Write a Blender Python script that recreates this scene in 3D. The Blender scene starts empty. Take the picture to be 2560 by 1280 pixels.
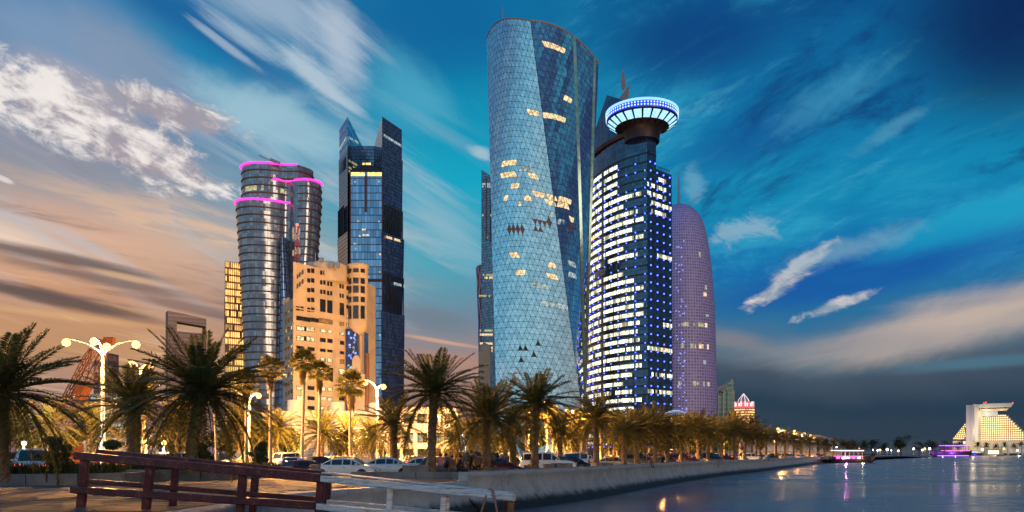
import bpy, math, random
from mathutils import Vector, Matrix, Euler
R = math.radians
PI = math.pi
random.seed(7)
S = bpy.context.scene
COL = S.collection

# ------------------------------------------------------------------ camera
CAM_Z, F, HZ = 2.9, 2000.0, 1134.0          # eye height, focal length and horizon (photo pixels)
cam_d = bpy.data.cameras.new("camera")
cam = bpy.data.objects.new("camera", cam_d)
COL.objects.link(cam)
cam.location = (0, 0, CAM_Z)
cam.rotation_euler = (PI / 2, 0, 0)
cam_d.sensor_width = 36.0
cam_d.lens = 36.0 * F / 2560.0
cam_d.shift_y = (HZ - 640.0) / 2560.0
cam_d.clip_start = 0.2
cam_d.clip_end = 30000.0
S.camera = cam

# ------------------------------------------------------------------ exposure
S.view_settings.view_transform = 'Standard'
S.view_settings.look = 'None'
S.view_settings.exposure = 0.0
S.view_settings.gamma = 1.0
S.view_settings.use_curve_mapping = False
S.render.engine = 'CYCLES'
S.cycles.use_denoising = True
S.cycles.max_bounces = 6
S.cycles.diffuse_bounces = 3
S.cycles.glossy_bounces = 4
S.cycles.transparent_max_bounces = 6
S.cycles.sample_clamp_indirect = 6.0
S.cycles.caustics_reflective = False
S.cycles.caustics_refractive = False


def srgb(h):
    h = h.lstrip('#')
    out = []
    for i in (0, 2, 4):
        c = int(h[i:i + 2], 16) / 255.0
        out.append(c / 12.92 if c <= 0.04045 else ((c + 0.055) / 1.055) ** 2.4)
    return (out[0], out[1], out[2], 1.0)


# ------------------------------------------------------------------ node helper
class NT:
    def __init__(s, nt):
        s.nt = nt

    def node(s, t, **kw):
        n = s.nt.nodes.new(t)
        for k, v in kw.items():
            setattr(n, k, v)
        return n

    def put(s, sock, v):
        if v is None:
            return
        if hasattr(v, 'is_linked') or hasattr(v, 'links'):
            s.nt.links.new(v, sock)
        else:
            sock.default_value = v

    def m(s, op, a, b=None, c=None, clamp=False):
        n = s.node('ShaderNodeMath', operation=op, use_clamp=clamp)
        s.put(n.inputs[0], a)
        if b is not None:
            s.put(n.inputs[1], b)
        if c is not None:
            s.put(n.inputs[2], c)
        return n.outputs[0]

    def sep(s, v):
        n = s.node('ShaderNodeSeparateXYZ')
        s.put(n.inputs[0], v)
        return n.outputs

    def comb(s, x, y, z):
        n = s.node('ShaderNodeCombineXYZ')
        s.put(n.inputs[0], x), s.put(n.inputs[1], y), s.put(n.inputs[2], z)
        return n.outputs[0]

    def smooth(s, v, lo, hi, to0=0.0, to1=1.0):
        n = s.node('ShaderNodeMapRange', interpolation_type='SMOOTHSTEP')
        s.put(n.inputs[0], v)
        n.inputs[1].default_value, n.inputs[2].default_value = lo, hi
        n.inputs[3].default_value, n.inputs[4].default_value = to0, to1
        return n.outputs[0]

    def noise(s, vec, scale=1.0, detail=6.0, rough=0.55, dist=0.0):
        n = s.node('ShaderNodeTexNoise')
        s.put(n.inputs['Vector'], vec)
        n.inputs['Scale'].default_value = scale
        n.inputs['Detail'].default_value = detail
        n.inputs['Roughness'].default_value = rough
        n.inputs['Distortion'].default_value = dist
        return n.outputs[0]

    def mix(s, f, a, b, blend='MIX'):
        n = s.node('ShaderNodeMix', data_type='RGBA', blend_type=blend)
        s.put(n.inputs[0], f), s.put(n.inputs[6], a), s.put(n.inputs[7], b)
        return n.outputs[2]

    def ramp(s, f, stops, interp='LINEAR'):
        n = s.node('ShaderNodeValToRGB')
        cr = n.color_ramp
        cr.interpolation = interp
        while len(cr.elements) < len(stops):
            cr.elements.new(0.5)
        for e, (p, c) in zip(cr.elements, stops):
            e.position = p
            e.color = srgb(c) if isinstance(c, str) else c
        s.put(n.inputs[0], f)
        return n.outputs[0]


# ------------------------------------------------------------------ sky
SUN_EL, SUN_AZ = R(9.0), R(150.0)            # low warm dusk light from behind the right shoulder
world = bpy.data.worlds.new("World")
S.world = world
world.use_nodes = True
wn = world.node_tree
wn.nodes.clear()
W = NT(wn)
tc = W.node('ShaderNodeTexCoord')
dx, dy, dz = W.sep(tc.outputs['Generated'])
front = W.smooth(dy, 0.0, 0.35)


def rot(al):
    c, s_ = math.cos(R(al)), math.sin(R(al))
    a = W.m('ADD', W.m('MULTIPLY', dx, c), W.m('MULTIPLY', dz, s_))
    b = W.m('SUBTRACT', W.m('MULTIPLY', dz, c), W.m('MULTIPLY', dx, s_))
    return a, b


def field(al, sa, sb, detail=7.0, rough=0.6, dist=0.4, off=0.0):
    a, b = rot(al)
    v = W.comb(W.m('MULTIPLY', a, sa), W.m('ADD', W.m('MULTIPLY', dy, sa), off), W.m('MULTIPLY', b, sb))
    return W.noise(v, 1.0, detail, rough, dist)


def blob(px, py, rx, ry, al, n=None, amp=0.0, lo=0.0, hi=0.6):
    u, v = (px - 1280) / F, (HZ - py) / F
    k = 1 / math.sqrt(1 + u * u + v * v)
    c, s_ = math.cos(R(al)), math.sin(R(al))
    ca, cb = (u * c + v * s_) * k, (v * c - u * s_) * k
    a, b = rot(al)
    q = W.m('ADD', W.m('POWER', W.m('MULTIPLY', W.m('SUBTRACT', a, ca), F / rx / k), 2.0),
            W.m('POWER', W.m('MULTIPLY', W.m('SUBTRACT', b, cb), F / ry / k), 2.0))
    d = W.m('SUBTRACT', 1.0, W.m('SQRT', q))
    if n is not None:
        d = W.m('ADD', d, W.m('MULTIPLY', W.m('SUBTRACT', n, 0.5), amp))
    return W.m('MULTIPLY', W.smooth(d, lo, hi), front)


def over(base, col, f, op=1.0):
    return W.mix(W.m('MULTIPLY', f, op, clamp=True), base, srgb(col) if isinstance(col, str) else col)


big = field(-14, 2.2, 3.6, 5, 0.55, 0.6)
dzw = W.m('ADD', dz, W.m('MULTIPLY', W.m('SUBTRACT', big, 0.5), 0.10))
rL = W.ramp(dzw, [(0.0, '#94737c'), (0.05, '#a3827f'), (0.10, '#c08e64'), (0.17, '#c99470'), (0.235, '#d9b095'),
                  (0.29, '#94959f'), (0.36, '#6c86a8'), (0.44, '#4d82b0'), (0.52, '#1678a8'), (1.0, '#0a5696')])
rC = W.ramp(dzw, [(0.0, '#85666a'), (0.05, '#9a7468'), (0.10, '#a5857c'), (0.16, '#6f8598'), (0.23, '#46a2b8'),
                  (0.32, '#08a4c2'), (0.40, '#028eb4'), (0.48, '#036ea0'), (1.0, '#034e8a')])
rR = W.ramp(dzw, [(0.0, '#46505c'), (0.015, '#263a4e'), (0.055, '#16344e'), (0.095, '#3d4d61'), (0.125, '#587386'), (0.16, '#246c9a'),
                  (0.21, '#0268aa'), (0.29, '#0688b4'), (0.38, '#0471a6'), (0.47, '#02528a'), (0.56, '#023876'), (1.0, '#022c64')])
sky = W.mix(W.smooth(dx, -0.46, -0.06), rL, rC)
sky = W.mix(W.smooth(dx, 0.0, 0.22), sky, rR)
sky = W.mix(W.smooth(dx, 0.48, 0.9), sky, W.ramp(dzw, [(0.0, '#1b2c44'), (0.12, '#2c4a66'), (0.25, '#04396e'), (0.5, '#022a5c'), (1.0, '#021f4c')]))
rB = W.ramp(dzw, [(0.0, '#8a8f9c'), (0.10, '#a9c3d2'), (0.22, '#a3cfe2'), (0.36, '#74b9dc'), (0.5, '#2c8cc2'), (1.0, '#0a5596')])
sky = W.mix(W.m('MULTIPLY', W.smooth(dy, 0.35, -0.25), W.smooth(dx, 0.45, -0.05)), sky, rB)
# soft darker and lighter drifts over the whole dome
driftA = field(20, 2.6, 7.0, 9, 0.66, 0.9)
driftB = field(26, 6.5, 17.0, 8, 0.64, 0.7, 7.0)
drift = W.m('ADD', W.m('MULTIPLY', driftA, 0.62), W.m('MULTIPLY', driftB, 0.38))
rightside = W.smooth(dx, 0.0, 0.16)
up = W.smooth(dz, 0.15, 0.25)
ru = W.m('MULTIPLY', rightside, up)
sky = over(sky, '#023672', W.m('MULTIPLY', W.smooth(drift, 0.49, 0.36), ru), 0.85)
sky = over(sky, '#2ea6c8', W.m('MULTIPLY', W.smooth(drift, 0.48, 0.62), ru), 0.68)
wisp = field(22, 7.0, 40.0, 9, 0.68, 0.7, 13.0)
sky = over(sky, '#5cb4cf', W.m('MULTIPLY', W.m('MULTIPLY', W.smooth(wisp, 0.53, 0.70), W.smooth(drift, 0.44, 0.58)), ru), 0.5)
sky = over(sky, '#011f54', blob(2560, 40, 420, 300, -30, drift, 1.2, 0.0, 0.8), 0.9)
sky = over(sky, '#023c7c', blob(1740, 100, 300, 110, 0, drift, 2.0, 0.0, 0.8), 0.75)
sky = over(sky, '#034a90', blob(1900, 340, 260, 90, 15, drift, 2.2, 0.0, 0.8), 0.6)
sky = over(sky, '#0355a2', blob(2130, 690, 420, 80, 10, drift, 1.0, 0.0, 0.7), 0.85)
sky = over(sky, '#0a9cc4', blob(2400, 560, 260, 60, 14, drift, 1.6, 0.0, 0.8), 0.6)
sky = over(sky, '#045e9a', blob(480, 60, 330, 80, -24, big, 1.0, 0.0, 0.8), 0.85)
sky = over(sky, '#0480ae', blob(540, 190, 250, 80, -28, big, 1.0, 0.0, 0.8), 0.75)
sky = over(sky, '#03609a', blob(1080, 70, 260, 130, 0, big, 0.8, 0.0, 0.8), 0.6)
# high cirrus streaks, left
streakL = field(-27, 2.6, 26.0, 8, 0.6, 0.6, 3.0)
streakF = field(-31, 5.5, 75.0, 9, 0.68, 0.5, 9.0)
veil = field(-20, 3.5, 6.0, 7, 0.6, 0.8, 5.0)
veilF = field(-16, 9.0, 17.0, 8, 0.64, 0.9, 2.0)
vf = W.m('ADD', W.m('MULTIPLY', veil, 0.6), W.m('MULTIPLY', veilF, 0.4))
leftside = W.smooth(dx, 0.02, -0.14)
midband = W.m('MULTIPLY', W.smooth(dz, 0.13, 0.22), W.smooth(dz, 0.44, 0.30))
sky = over(sky, '#b9c3cf', W.m('MULTIPLY', W.m('MULTIPLY', W.smooth(streakL, 0.48, 0.66), leftside), midband), 0.6)
sky = over(sky, '#7f9bbb', blob(120, 100, 330, 150, -15, vf, 1.2, 0.0, 0.9), 0.8)
sky = over(sky, '#8598b2', blob(330, 170, 190, 110, -35, vf, 1.2, 0.0, 0.8), 0.75)
sky = over(sky, '#b6a9ae', blob(170, 205, 180, 70, -20, vf, 1.2, 0.0, 0.8), 0.6)
sky = over(sky, '#a8cbd8', blob(720, 330, 260, 80, -18, vf, 2.2, 0.0, 0.8), 0.7)
sky = over(sky, '#9fc4d3', blob(640, 270, 170, 60, 12, vf, 2.2, 0.0, 0.9), 0.5)
sky = over(sky, '#58b4cd', blob(1030, 230, 170, 110, -20, vf, 2.4, 0.0, 0.9), 0.5)
sky = over(sky, '#8fb6c8', blob(1110, 560, 190, 60, -34, streakL, 2.0, 0.0, 0.9), 0.75)
sky = over(sky, '#c0ced6', blob(1205, 385, 44, 18, -20, fr0 := field(-20, 14, 30, 8, 0.66, 0.8, 1.0), 2.4, 0.0, 0.9), 0.6)
# the plume
sn = W.m('ADD', W.m('MULTIPLY', streakF, 0.42), W.m('ADD', W.m('MULTIPLY', streakL, 0.18), W.m('MULTIPLY', veilF, 0.40)))
sky = over(sky, '#9db3ca', blob(690, 20, 310, 100, -14, sn, 2.2, 0.0, 1.0), 0.88)
sky = over(sky, '#b3c2d3', blob(850, 110, 80, 160, 14, sn, 1.7, 0.0, 1.0), 0.88)
sky = over(sky, '#b9cbd8', blob(800, 205, 150, 40, -36, sn, 2.6, 0.0, 0.8), 0.85)
sky = over(sky, '#a8bed0', blob(600, 85, 150, 26, -26, sn, 2.8, 0.0, 0.8), 0.75)
sky = over(sky, '#b4c6d4', blob(560, 110, 110, 12, -30, sn, 2.8, 0.0, 0.8), 0.6)
# mackerel cloud
fl = field(-22, 13, 27, 9, 0.68, 0.9, 2.0)
fl2 = field(-22, 40, 80, 6, 0.62, 0.6, 1.0)
fluff = W.m('ADD', W.m('MULTIPLY', fl, 0.6), W.m('MULTIPLY', fl2, 0.4))
mk = blob(170, 290, 350, 105, -19, fluff, 2.6, 0.0, 0.55)
mk2 = blob(420, 278, 190, 48, -9, fluff, 2.6, 0.0, 0.55)
mk3 = blob(340, 372, 220, 58, -22, fluff, 2.8, 0.0, 0.5)
shade = W.smooth(W.m('SUBTRACT', fluff, W.m('MULTIPLY', W.m('SUBTRACT', veil, 0.5), 0.6)), 0.40, 0.60)
mcol = W.mix(shade, srgb('#a39aa4'), srgb('#f3ebe6'))
for mk_ in (mk, mk2, mk3):
    sky = over(sky, mcol, mk_, 0.95)
sky = over(sky, '#8f8c9d', blob(120, 385, 260, 22, -24, fluff, 1.6, 0.0, 0.8), 0.55)
sky = over(sky, '#e9dcd4', blob(5, 446, 26, 9, -20, fluff, 1.0, 0.0, 0.6), 0.8)
# sunset bands
bandsA = field(-11, 1.9, 20.0, 9, 0.66, 0.8, 11.0)
bandsB = field(-7, 5.0, 46.0, 8, 0.64, 0.8, 5.0)
bb_ = W.m('ADD', W.m('MULTIPLY', bandsA, 0.6), W.m('MULTIPLY', bandsB, 0.4))
lowleft = W.m('MULTIPLY', W.smooth(dx, -0.06, -0.26), W.m('MULTIPLY', W.smooth(dz, 0.03, 0.10), W.smooth(dz, 0.34, 0.22)))
lowleft = W.m('MULTIPLY', lowleft, front)
sky = over(sky, '#f0c49c', W.m('MULTIPLY', W.smooth(bb_, 0.51, 0.64), lowleft), 0.75)
sky = over(sky, '#7c6468', W.m('MULTIPLY', W.smooth(bb_, 0.48, 0.37), lowleft), 0.75)
band = field(-9, 2.4, 30.0, 8, 0.6, 0.7, 4.0)
sky = over(sky, '#f3d9c4', blob(10, 590, 200, 48, -14, band, 1.3, 0.0, 1.0), 0.8)
sky = over(sky, '#d8a98f', blob(330, 600, 330, 40, -18, band, 1.6, 0.0, 1.0), 0.6)
sky = over(sky, '#62504f', blob(120, 640, 330, 26, -8, band, 1.5, 0.0, 0.7), 0.85)
sky = over(sky, '#6d5a58', blob(260, 700, 330, 24, -9, band, 1.6, 0.0, 0.7), 0.75)
sky = over(sky, '#5b4845', blob(120, 745, 330, 26, -10, band, 1.4, 0.0, 0.7), 0.9)
sky = over(sky, '#7a615d', blob(480, 770, 230, 20, -10, band, 1.6, 0.0, 0.7), 0.7)
sky = over(sky, '#e3b78c', blob(300, 690, 130, 12, -9, band, 2.2, 0.0, 0.8), 0.65)
sky = over(sky, '#dcab78', blob(160, 790, 300, 14, -4, band, 1.8, 0.0, 0.8), 0.6)
sky = over(sky, '#d7a587', blob(1100, 853, 150, 7, -9, band, 1.2, 0.0, 0.9), 0.85)
sky = over(sky, '#6f7c8a', blob(1090, 800, 130, 40, -10, band, 1.2, 0.0, 0.9), 0.7)
sky = over(sky, '#b58573', blob(1110, 905, 190, 32, -4, band, 1.0, 0.0, 0.9), 0.6)
# clouds, right
band2 = field(7, 2.6, 22.0, 7, 0.58, 0.6, 6.0)
sky = over(sky, '#c4b0a4', blob(2420, 795, 430, 92, 12, W.m('ADD', W.m('MULTIPLY', band2, 0.6), W.m('MULTIPLY', driftB, 0.4)), 1.7, 0.0, 1.0), 0.95)
sky = over(sky, '#928f95', blob(2080, 866, 440, 44, 3, band2, 1.2, 0.0, 1.1), 0.6)
sky = over(sky, '#8d8287', blob(1830, 850, 130, 34, -12, band2, 0.8, 0.0, 0.9), 0.6)
sky = over(sky, '#4d7a90', blob(2480, 905, 300, 22, 3, band2, 1.0, 0.0, 0.9), 0.6)
fr = field(30, 13, 30, 9, 0.66, 0.8, 1.0)
fr2 = W.m('ADD', W.m('MULTIPLY', fr, 0.6), W.m('MULTIPLY', fl2, 0.4))
ccol = W.mix(W.smooth(fr2, 0.4, 0.62), srgb('#8b9eb0'), srgb('#d9d2cf'))
sky = over(sky, ccol, blob(1975, 690, 135, 30, 38, fr2, 2.2, 0.0, 0.6), 0.85)
sky = over(sky, ccol, blob(1925, 738, 60, 20, 12, fr2, 2.0, 0.0, 0.6), 0.85)
sky = over(sky, ccol, blob(2090, 764, 100, 20, 18, fr2, 2.2, 0.0, 0.6), 0.9)
sky = over(sky, '#7ea9bf', blob(2100, 630, 190, 42, 14, fr2, 2.0, 0.0, 0.9), 0.55)
sky = over(sky, '#9db9c8', blob(1860, 578, 130, 44, 10, fluff, 4.5, 0.15, 1.0), 0.6)
sky = over(sky, '#4ba0c0', blob(2060, 255, 200, 60, 24, fr2, 2.0, 0.0, 0.9), 0.4)
sky = over(sky, '#5fa6c2', blob(2250, 310, 120, 26, 28, fr2, 2.2, 0.0, 0.9), 0.4)
sky = over(sky, '#7fb4cc', blob(1735, 455, 34, 60, 14, fr2, 3.6, 0.1, 1.0), 0.45)

nish = W.node('ShaderNodeTexSky', sky_type='NISHITA')
nish.sun_disc = False
nish.sun_elevation = SUN_EL
nish.sun_rotation = SUN_AZ
bg1 = W.node('ShaderNodeBackground')
wn.links.new(sky, bg1.inputs[0])
bg1.inputs[1].default_value = 0.97
bg2 = W.node('ShaderNodeBackground')
wn.links.new(nish.outputs[0], bg2.inputs[0])
bg2.inputs[1].default_value = 0.004
add = W.node('ShaderNodeAddShader')
wn.links.new(bg1.outputs[0], add.inputs[0])
wn.links.new(bg2.outputs[0], add.inputs[1])
wout = W.node('ShaderNodeOutputWorld')
wn.links.new(add.outputs[0], wout.inputs[0])
world.cycles.sampling_method = 'MANUAL'
world.cycles.sample_map_resolution = 512

# ------------------------------------------------------------------ sun
sun_d = bpy.data.lights.new("sun", 'SUN')
sun_d.energy = 0.75
sun_d.angle = R(20)
sun_d.color = (1.0, 0.72, 0.45)
sun = bpy.data.objects.new("sun", sun_d)
COL.objects.link(sun)
_d = Vector((math.sin(SUN_AZ) * math.cos(SUN_EL), math.cos(SUN_AZ) * math.cos(SUN_EL), math.sin(SUN_EL)))
sun.rotation_euler = _d.to_track_quat('Z', 'Y').to_euler()

# ================================================================== helpers
def P(px, py, D):
    """the point that photo pixel (px, py) shows at distance D along the view axis"""
    return Vector(((px - 1280.0) / F * D, D, CAM_Z + (HZ - py) / F * D))


def GX(px, D):
    return (px - 1280.0) / F * D


def ZY(py, D):
    return CAM_Z + (HZ - py) / F * D


class MB:
    """collects faces; build() links them as ONE mesh object"""

    def __init__(s):
        s.v, s.f, s.mi, s.uv, s.sm = [], [], [], [], []

    def face(s, pts, mi=0, uv=None, sm=False):
        b = len(s.v)
        s.v.extend(tuple(p) for p in pts)
        s.f.append(tuple(range(b, b + len(pts))))
        s.mi.append(mi)
        s.uv.append(uv)
        s.sm.append(sm)

    def grid(s, rows, closed=False, mi=0, sm=True, uvf=None, flip=False):
        """rows of shared vertices, skinned; closed wraps each row"""
        b = len(s.v)
        n = len(rows[0])
        for r in rows:
            s.v.extend(tuple(p) for p in r)
        for i in range(len(rows) - 1):
            for j in range(n if closed else n - 1):
                k = (j + 1) % n
                q = (b + i * n + j, b + i * n + k, b + (i + 1) * n + k, b + (i + 1) * n + j)
                s.f.append(q[::-1] if flip else q)
                s.mi.append(mi)
                s.sm.append(sm)
                if uvf:
                    u = [uvf(i, j), uvf(i, j + 1), uvf(i + 1, j + 1), uvf(i + 1, j)]
                    s.uv.append(u[::-1] if flip else u)
                else:
                    s.uv.append(None)

    def box(s, c, d, rz=0.0, mi=0, M=None):
        cx, cy, cz = c
        hx, hy, hz = d[0] / 2, d[1] / 2, d[2] / 2
        co, si = math.cos(rz), math.sin(rz)
        p = []
        for z in (-hz, hz):
            for x, y in ((-hx, -hy), (hx, -hy), (hx, hy), (-hx, hy)):
                q = Vector((cx + x * co - y * si, cy + x * si + y * co, cz + z))
                p.append(M @ q if M else q)
        b = len(s.v)
        s.v.extend(tuple(q) for q in p)
        for q in ((3, 2, 1, 0), (4, 5, 6, 7), (0, 1, 5, 4), (1, 2, 6, 5), (2, 3, 7, 6), (3, 0, 4, 7)):
            s.f.append(tuple(b + k for k in q))
            s.mi.append(mi), s.uv.append(None), s.sm.append(False)

    def beam(s, a, b, w, h, mi=0, up=Vector((0, 0, 1)), bev=0.0):
        """a rectangular bar from a to b"""
        a, b = Vector(a), Vector(b)
        d = (b - a).normalized()
        x = d.cross(up)
        if x.length < 1e-4:
            x = d.cross(Vector((0, 1, 0)))
        x.normalize()
        y = x.cross(d)
        hw, hh = w / 2, h / 2
        if bev:
            pr = [(-hw + bev, -hh), (hw - bev, -hh), (hw, -hh + bev), (hw, hh - bev), (hw - bev, hh), (-hw + bev, hh), (-hw, hh - bev), (-hw, -hh + bev)]
        else:
            pr = [(-hw, -hh), (hw, -hh), (hw, hh), (-hw, hh)]
        r0 = [a + x * p + y * q for p, q in pr]
        r1 = [b + x * p + y * q for p, q in pr]
        s.grid([r0, r1], closed=True, mi=mi, sm=False, flip=True)
        s.face(r0, mi), s.face(r1[::-1], mi)

    def tube(s, pts, r, n=8, mi=0, sm=True, cap=True):
        pts = [Vector(p) for p in pts]
        rs = r if isinstance(r, (list, tuple)) else [r] * len(pts)
        rows = []
        for i, p in enumerate(pts):
            d = (pts[min(i + 1, len(pts) - 1)] - pts[max(i - 1, 0)]).normalized()
            x = d.cross(Vector((0, 0, 1)))
            if x.length < 1e-3:
                x = Vector((1, 0, 0))
            x.normalize()
            y = d.cross(x)
            rows.append([p + (x * math.cos(t) + y * math.sin(t)) * rs[i] for t in [2 * PI * k / n for k in range(n)]])
        s.grid(rows, closed=True, mi=mi, sm=sm)
        if cap:
            s.face(rows[0][::-1], mi), s.face(rows[-1], mi)

    def lathe(s, prof, c=(0, 0, 0), n=24, mi=0, sm=True, M=None):
        rows = []
        for r, z in prof:
            row = [Vector((c[0] + r * math.cos(2 * PI * k / n), c[1] + r * math.sin(2 * PI * k / n), c[2] + z)) for k in range(n)]
            rows.append([M @ q for q in row] if M else row)
        s.grid(rows, closed=True, mi=mi, sm=sm)

    def prism(s, poly, z0, z1, mi=0, cap=True, uv=True):
        """vertical walls on a ground polygon (counter-clockwise)"""
        n = len(poly)
        u = 0.0
        for i in range(n):
            a, b = poly[i], poly[(i + 1) % n]
            L = math.hypot(b[0] - a[0], b[1] - a[1])
            za = z1[i] if isinstance(z1, (list, tuple)) else z1
            zb = z1[(i + 1) % n] if isinstance(z1, (list, tuple)) else z1
            s.face([(a[0], a[1], z0), (b[0], b[1], z0), (b[0], b[1], zb), (a[0], a[1], za)], mi,
                   [(u, z0), (u + L, z0), (u + L, zb), (u, za)])
            u += L
        if cap:
            s.face([(p[0], p[1], z1[i] if isinstance(z1, (list, tuple)) else z1) for i, p in enumerate(poly)], mi)

    def build(s, name, mats, parent=None, kind=None):
        me = s.mesh(name, mats)
        return link(name, me, parent, kind)

    def mesh(s, name, mats):
        me = bpy.data.meshes.new(name)
        me.from_pydata(s.v, [], s.f)
        mats = mats if isinstance(mats, (list, tuple)) else [mats]
        for m_ in mats:
            me.materials.append(m_)
        if len(mats) > 1:
            me.polygons.foreach_set('material_index', s.mi)
        me.polygons.foreach_set('use_smooth', s.sm)
        if any(u is not None for u in s.uv):
            lay = me.uv_layers.new(name='UVMap')
            flat = []
            for f, u in zip(s.f, s.uv):
                for k in range(len(f)):
                    flat.extend(u[k] if u else (0.0, 0.0))
            lay.data.foreach_set('uv', flat)
        me.validate()
        return me


def link(name, me, parent=None, kind=None, loc=None):
    o = bpy.data.objects.new(name, me)
    COL.objects.link(o)
    if parent is not None:
        o.parent = parent
    if kind:
        o['kind'] = kind
    if loc is not None:
        o.location = loc
    return o


def tag(o, label=None, cat=None, group=None, kind=None):
    if label:
        o['label'] = label
    if cat:
        o['category'] = cat
    if group:
        o['group'] = group
    if kind:
        o['kind'] = kind
    return o


def thing(name, label, cat, loc=(0, 0, 0), rz=0.0, group=None):
    o = bpy.data.objects.new(name, None)
    COL.objects.link(o)
    o.empty_display_size = 0.3
    o.location = loc
    o.rotation_euler = (0, 0, rz)
    return tag(o, label, cat, group)


def copy_tree(o, parent=None):
    c = o.copy()
    COL.objects.link(c)
    c.parent = parent
    for ch in KIDS.get(o.name, [k for k in o.children]):
        copy_tree(ch, c)
    return c


KIDS = {}


def copy_thing(o, label, loc=None, rz=None, scale=None):
    c = copy_tree(o)
    c['label'] = label
    if loc is not None:
        c.location = loc
    if rz is not None:
        c.rotation_euler = (0, 0, rz)
    if scale is not None:
        c.scale = (scale,) * 3
    return c


# ================================================================== materials
def new_mat(name):
    m_ = bpy.data.materials.new(name)
    m_.use_nodes = True
    m_.node_tree.nodes.clear()
    return m_, NT(m_.node_tree)


def finish(m_, n, shader, emis_sampling=None):
    o = n.node('ShaderNodeOutputMaterial')
    n.nt.links.new(shader, o.inputs[0])
    return m_


def principled(n, col, rough=0.6, metal=0.0, spec=0.5, normal=None, emis=None, es=0.0):
    b = n.node('ShaderNodeBsdfPrincipled')
    n.put(b.inputs['Base Color'], col)
    n.put(b.inputs['Roughness'], rough)
    n.put(b.inputs['Metallic'], metal)
    n.put(b.inputs['Specular IOR Level'], spec)
    if normal is not None:
        n.put(b.inputs['Normal'], normal)
    if emis is not None:
        n.put(b.inputs['Emission Color'], emis)
        n.put(b.inputs['Emission Strength'], es)
    return b.outputs[0]


def C4(c):
    return srgb(c) if isinstance(c, str) else (c[0], c[1], c[2], 1.0)


def simple(name, col, rough=0.6, metal=0.0, var=0.25, scale=3.0, bump=0.0, spec=0.5, bscale=None):
    m_, n = new_mat(name)
    tc_ = n.node('ShaderNodeTexCoord').outputs['Object']
    nz = n.noise(tc_, scale, 6, 0.6, 0.3)
    c = C4(col)
    lo = tuple(x * (1 - var) for x in c[:3]) + (1,)
    hi = tuple(min(1, x * (1 + var)) for x in c[:3]) + (1,)
    cc = n.mix(n.smooth(nz, 0.3, 0.7), lo, hi)
    nm = None
    if bump:
        b = n.node('ShaderNodeBump')
        b.inputs['Strength'].default_value = bump
        b.inputs['Distance'].default_value = 0.03
        n.put(b.inputs['Height'], n.noise(tc_, bscale or scale * 8, 5, 0.6))
        nm = b.outputs[0]
    rr = n.m('ADD', n.m('MULTIPLY', nz, 0.2), rough - 0.1, clamp=True)
    return finish(m_, n, principled(n, cc, rr, metal, spec, nm))


def glow(name, col, strength, sample=False, var=0.0, scale=0.6):
    m_, n = new_mat(name)
    e = n.node('ShaderNodeEmission')
    c = C4(col)
    if var:
        tc_ = n.node('ShaderNodeTexCoord').outputs['Object']
        nz = n.noise(tc_, scale, 3, 0.7)
        n.put(e.inputs[1], n.m('MULTIPLY', n.smooth(nz, 0.35, 0.65, 1 - var, 1 + var), strength))
    else:
        e.inputs[1].default_value = strength
    e.inputs[0].default_value = c
    finish(m_, n, e.outputs[0])
    if not sample:
        try:
            m_.cycles.emission_sampling = 'NONE'
        except Exception:
            pass
    return m_


def facade(name, glass, frame, pw, ph, lw=0.12, lh=0.2, rough=0.08, metal=0.55, tilt=0.012, var=0.25, gv=0.0):
    """glazed curtain wall from UV in metres: mullion grid, each pane a little different in tint and tilt"""
    m_, n = new_mat(name)
    uv = n.node('ShaderNodeUVMap')
    u, v, _ = n.sep(uv.outputs[0])
    us, vs = n.m('DIVIDE', u, pw), n.m('DIVIDE', v, ph)
    fu, fv = n.m('FRACT', us), n.m('FRACT', vs)
    line = n.m('MAXIMUM', n.m('LESS_THAN', fu, lw / pw), n.m('LESS_THAN', fv, lh / ph))
    cell = n.comb(n.m('FLOOR', us), n.m('FLOOR', vs), 0.0)
    wn_ = n.node('ShaderNodeTexWhiteNoise', noise_dimensions='3D')
    n.put(wn_.inputs[0], cell)
    g = C4(glass)
    lo = tuple(x * (1 - var) for x in g[:3]) + (1,)
    hi = tuple(min(1, x * (1 + var)) for x in g[:3]) + (1,)
    col = n.mix(wn_.outputs[0], lo, hi)
    geo = n.node('ShaderNodeNewGeometry')
    off = n.node('ShaderNodeVectorMath', operation='SUBTRACT')
    n.put(off.inputs[0], wn_.outputs[1])
    off.inputs[1].default_value = (0.5, 0.5, 0.5)
    sc = n.node('ShaderNodeVectorMath', operation='SCALE')
    n.put(sc.inputs[0], off.outputs[0])
    sc.inputs['Scale'].default_value = tilt * 2
    ad = n.node('ShaderNodeVectorMath', operation='ADD')
    n.put(ad.inputs[0], geo.outputs['Normal'])
    n.put(ad.inputs[1], sc.outputs[0])
    nr = n.node('ShaderNodeVectorMath', operation='NORMALIZE')
    n.put(nr.inputs[0], ad.outputs[0])
    s1 = principled(n, col, rough, metal, 0.8, nr.outputs[0])
    s2 = principled(n, C4(frame), 0.5, 0.2)
    mx = n.node('ShaderNodeMixShader')
    n.put(mx.inputs[0], line)
    n.put(mx.inputs[1], s1)
    n.put(mx.inputs[2], s2)
    return finish(m_, n, mx.outputs[0])


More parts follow.
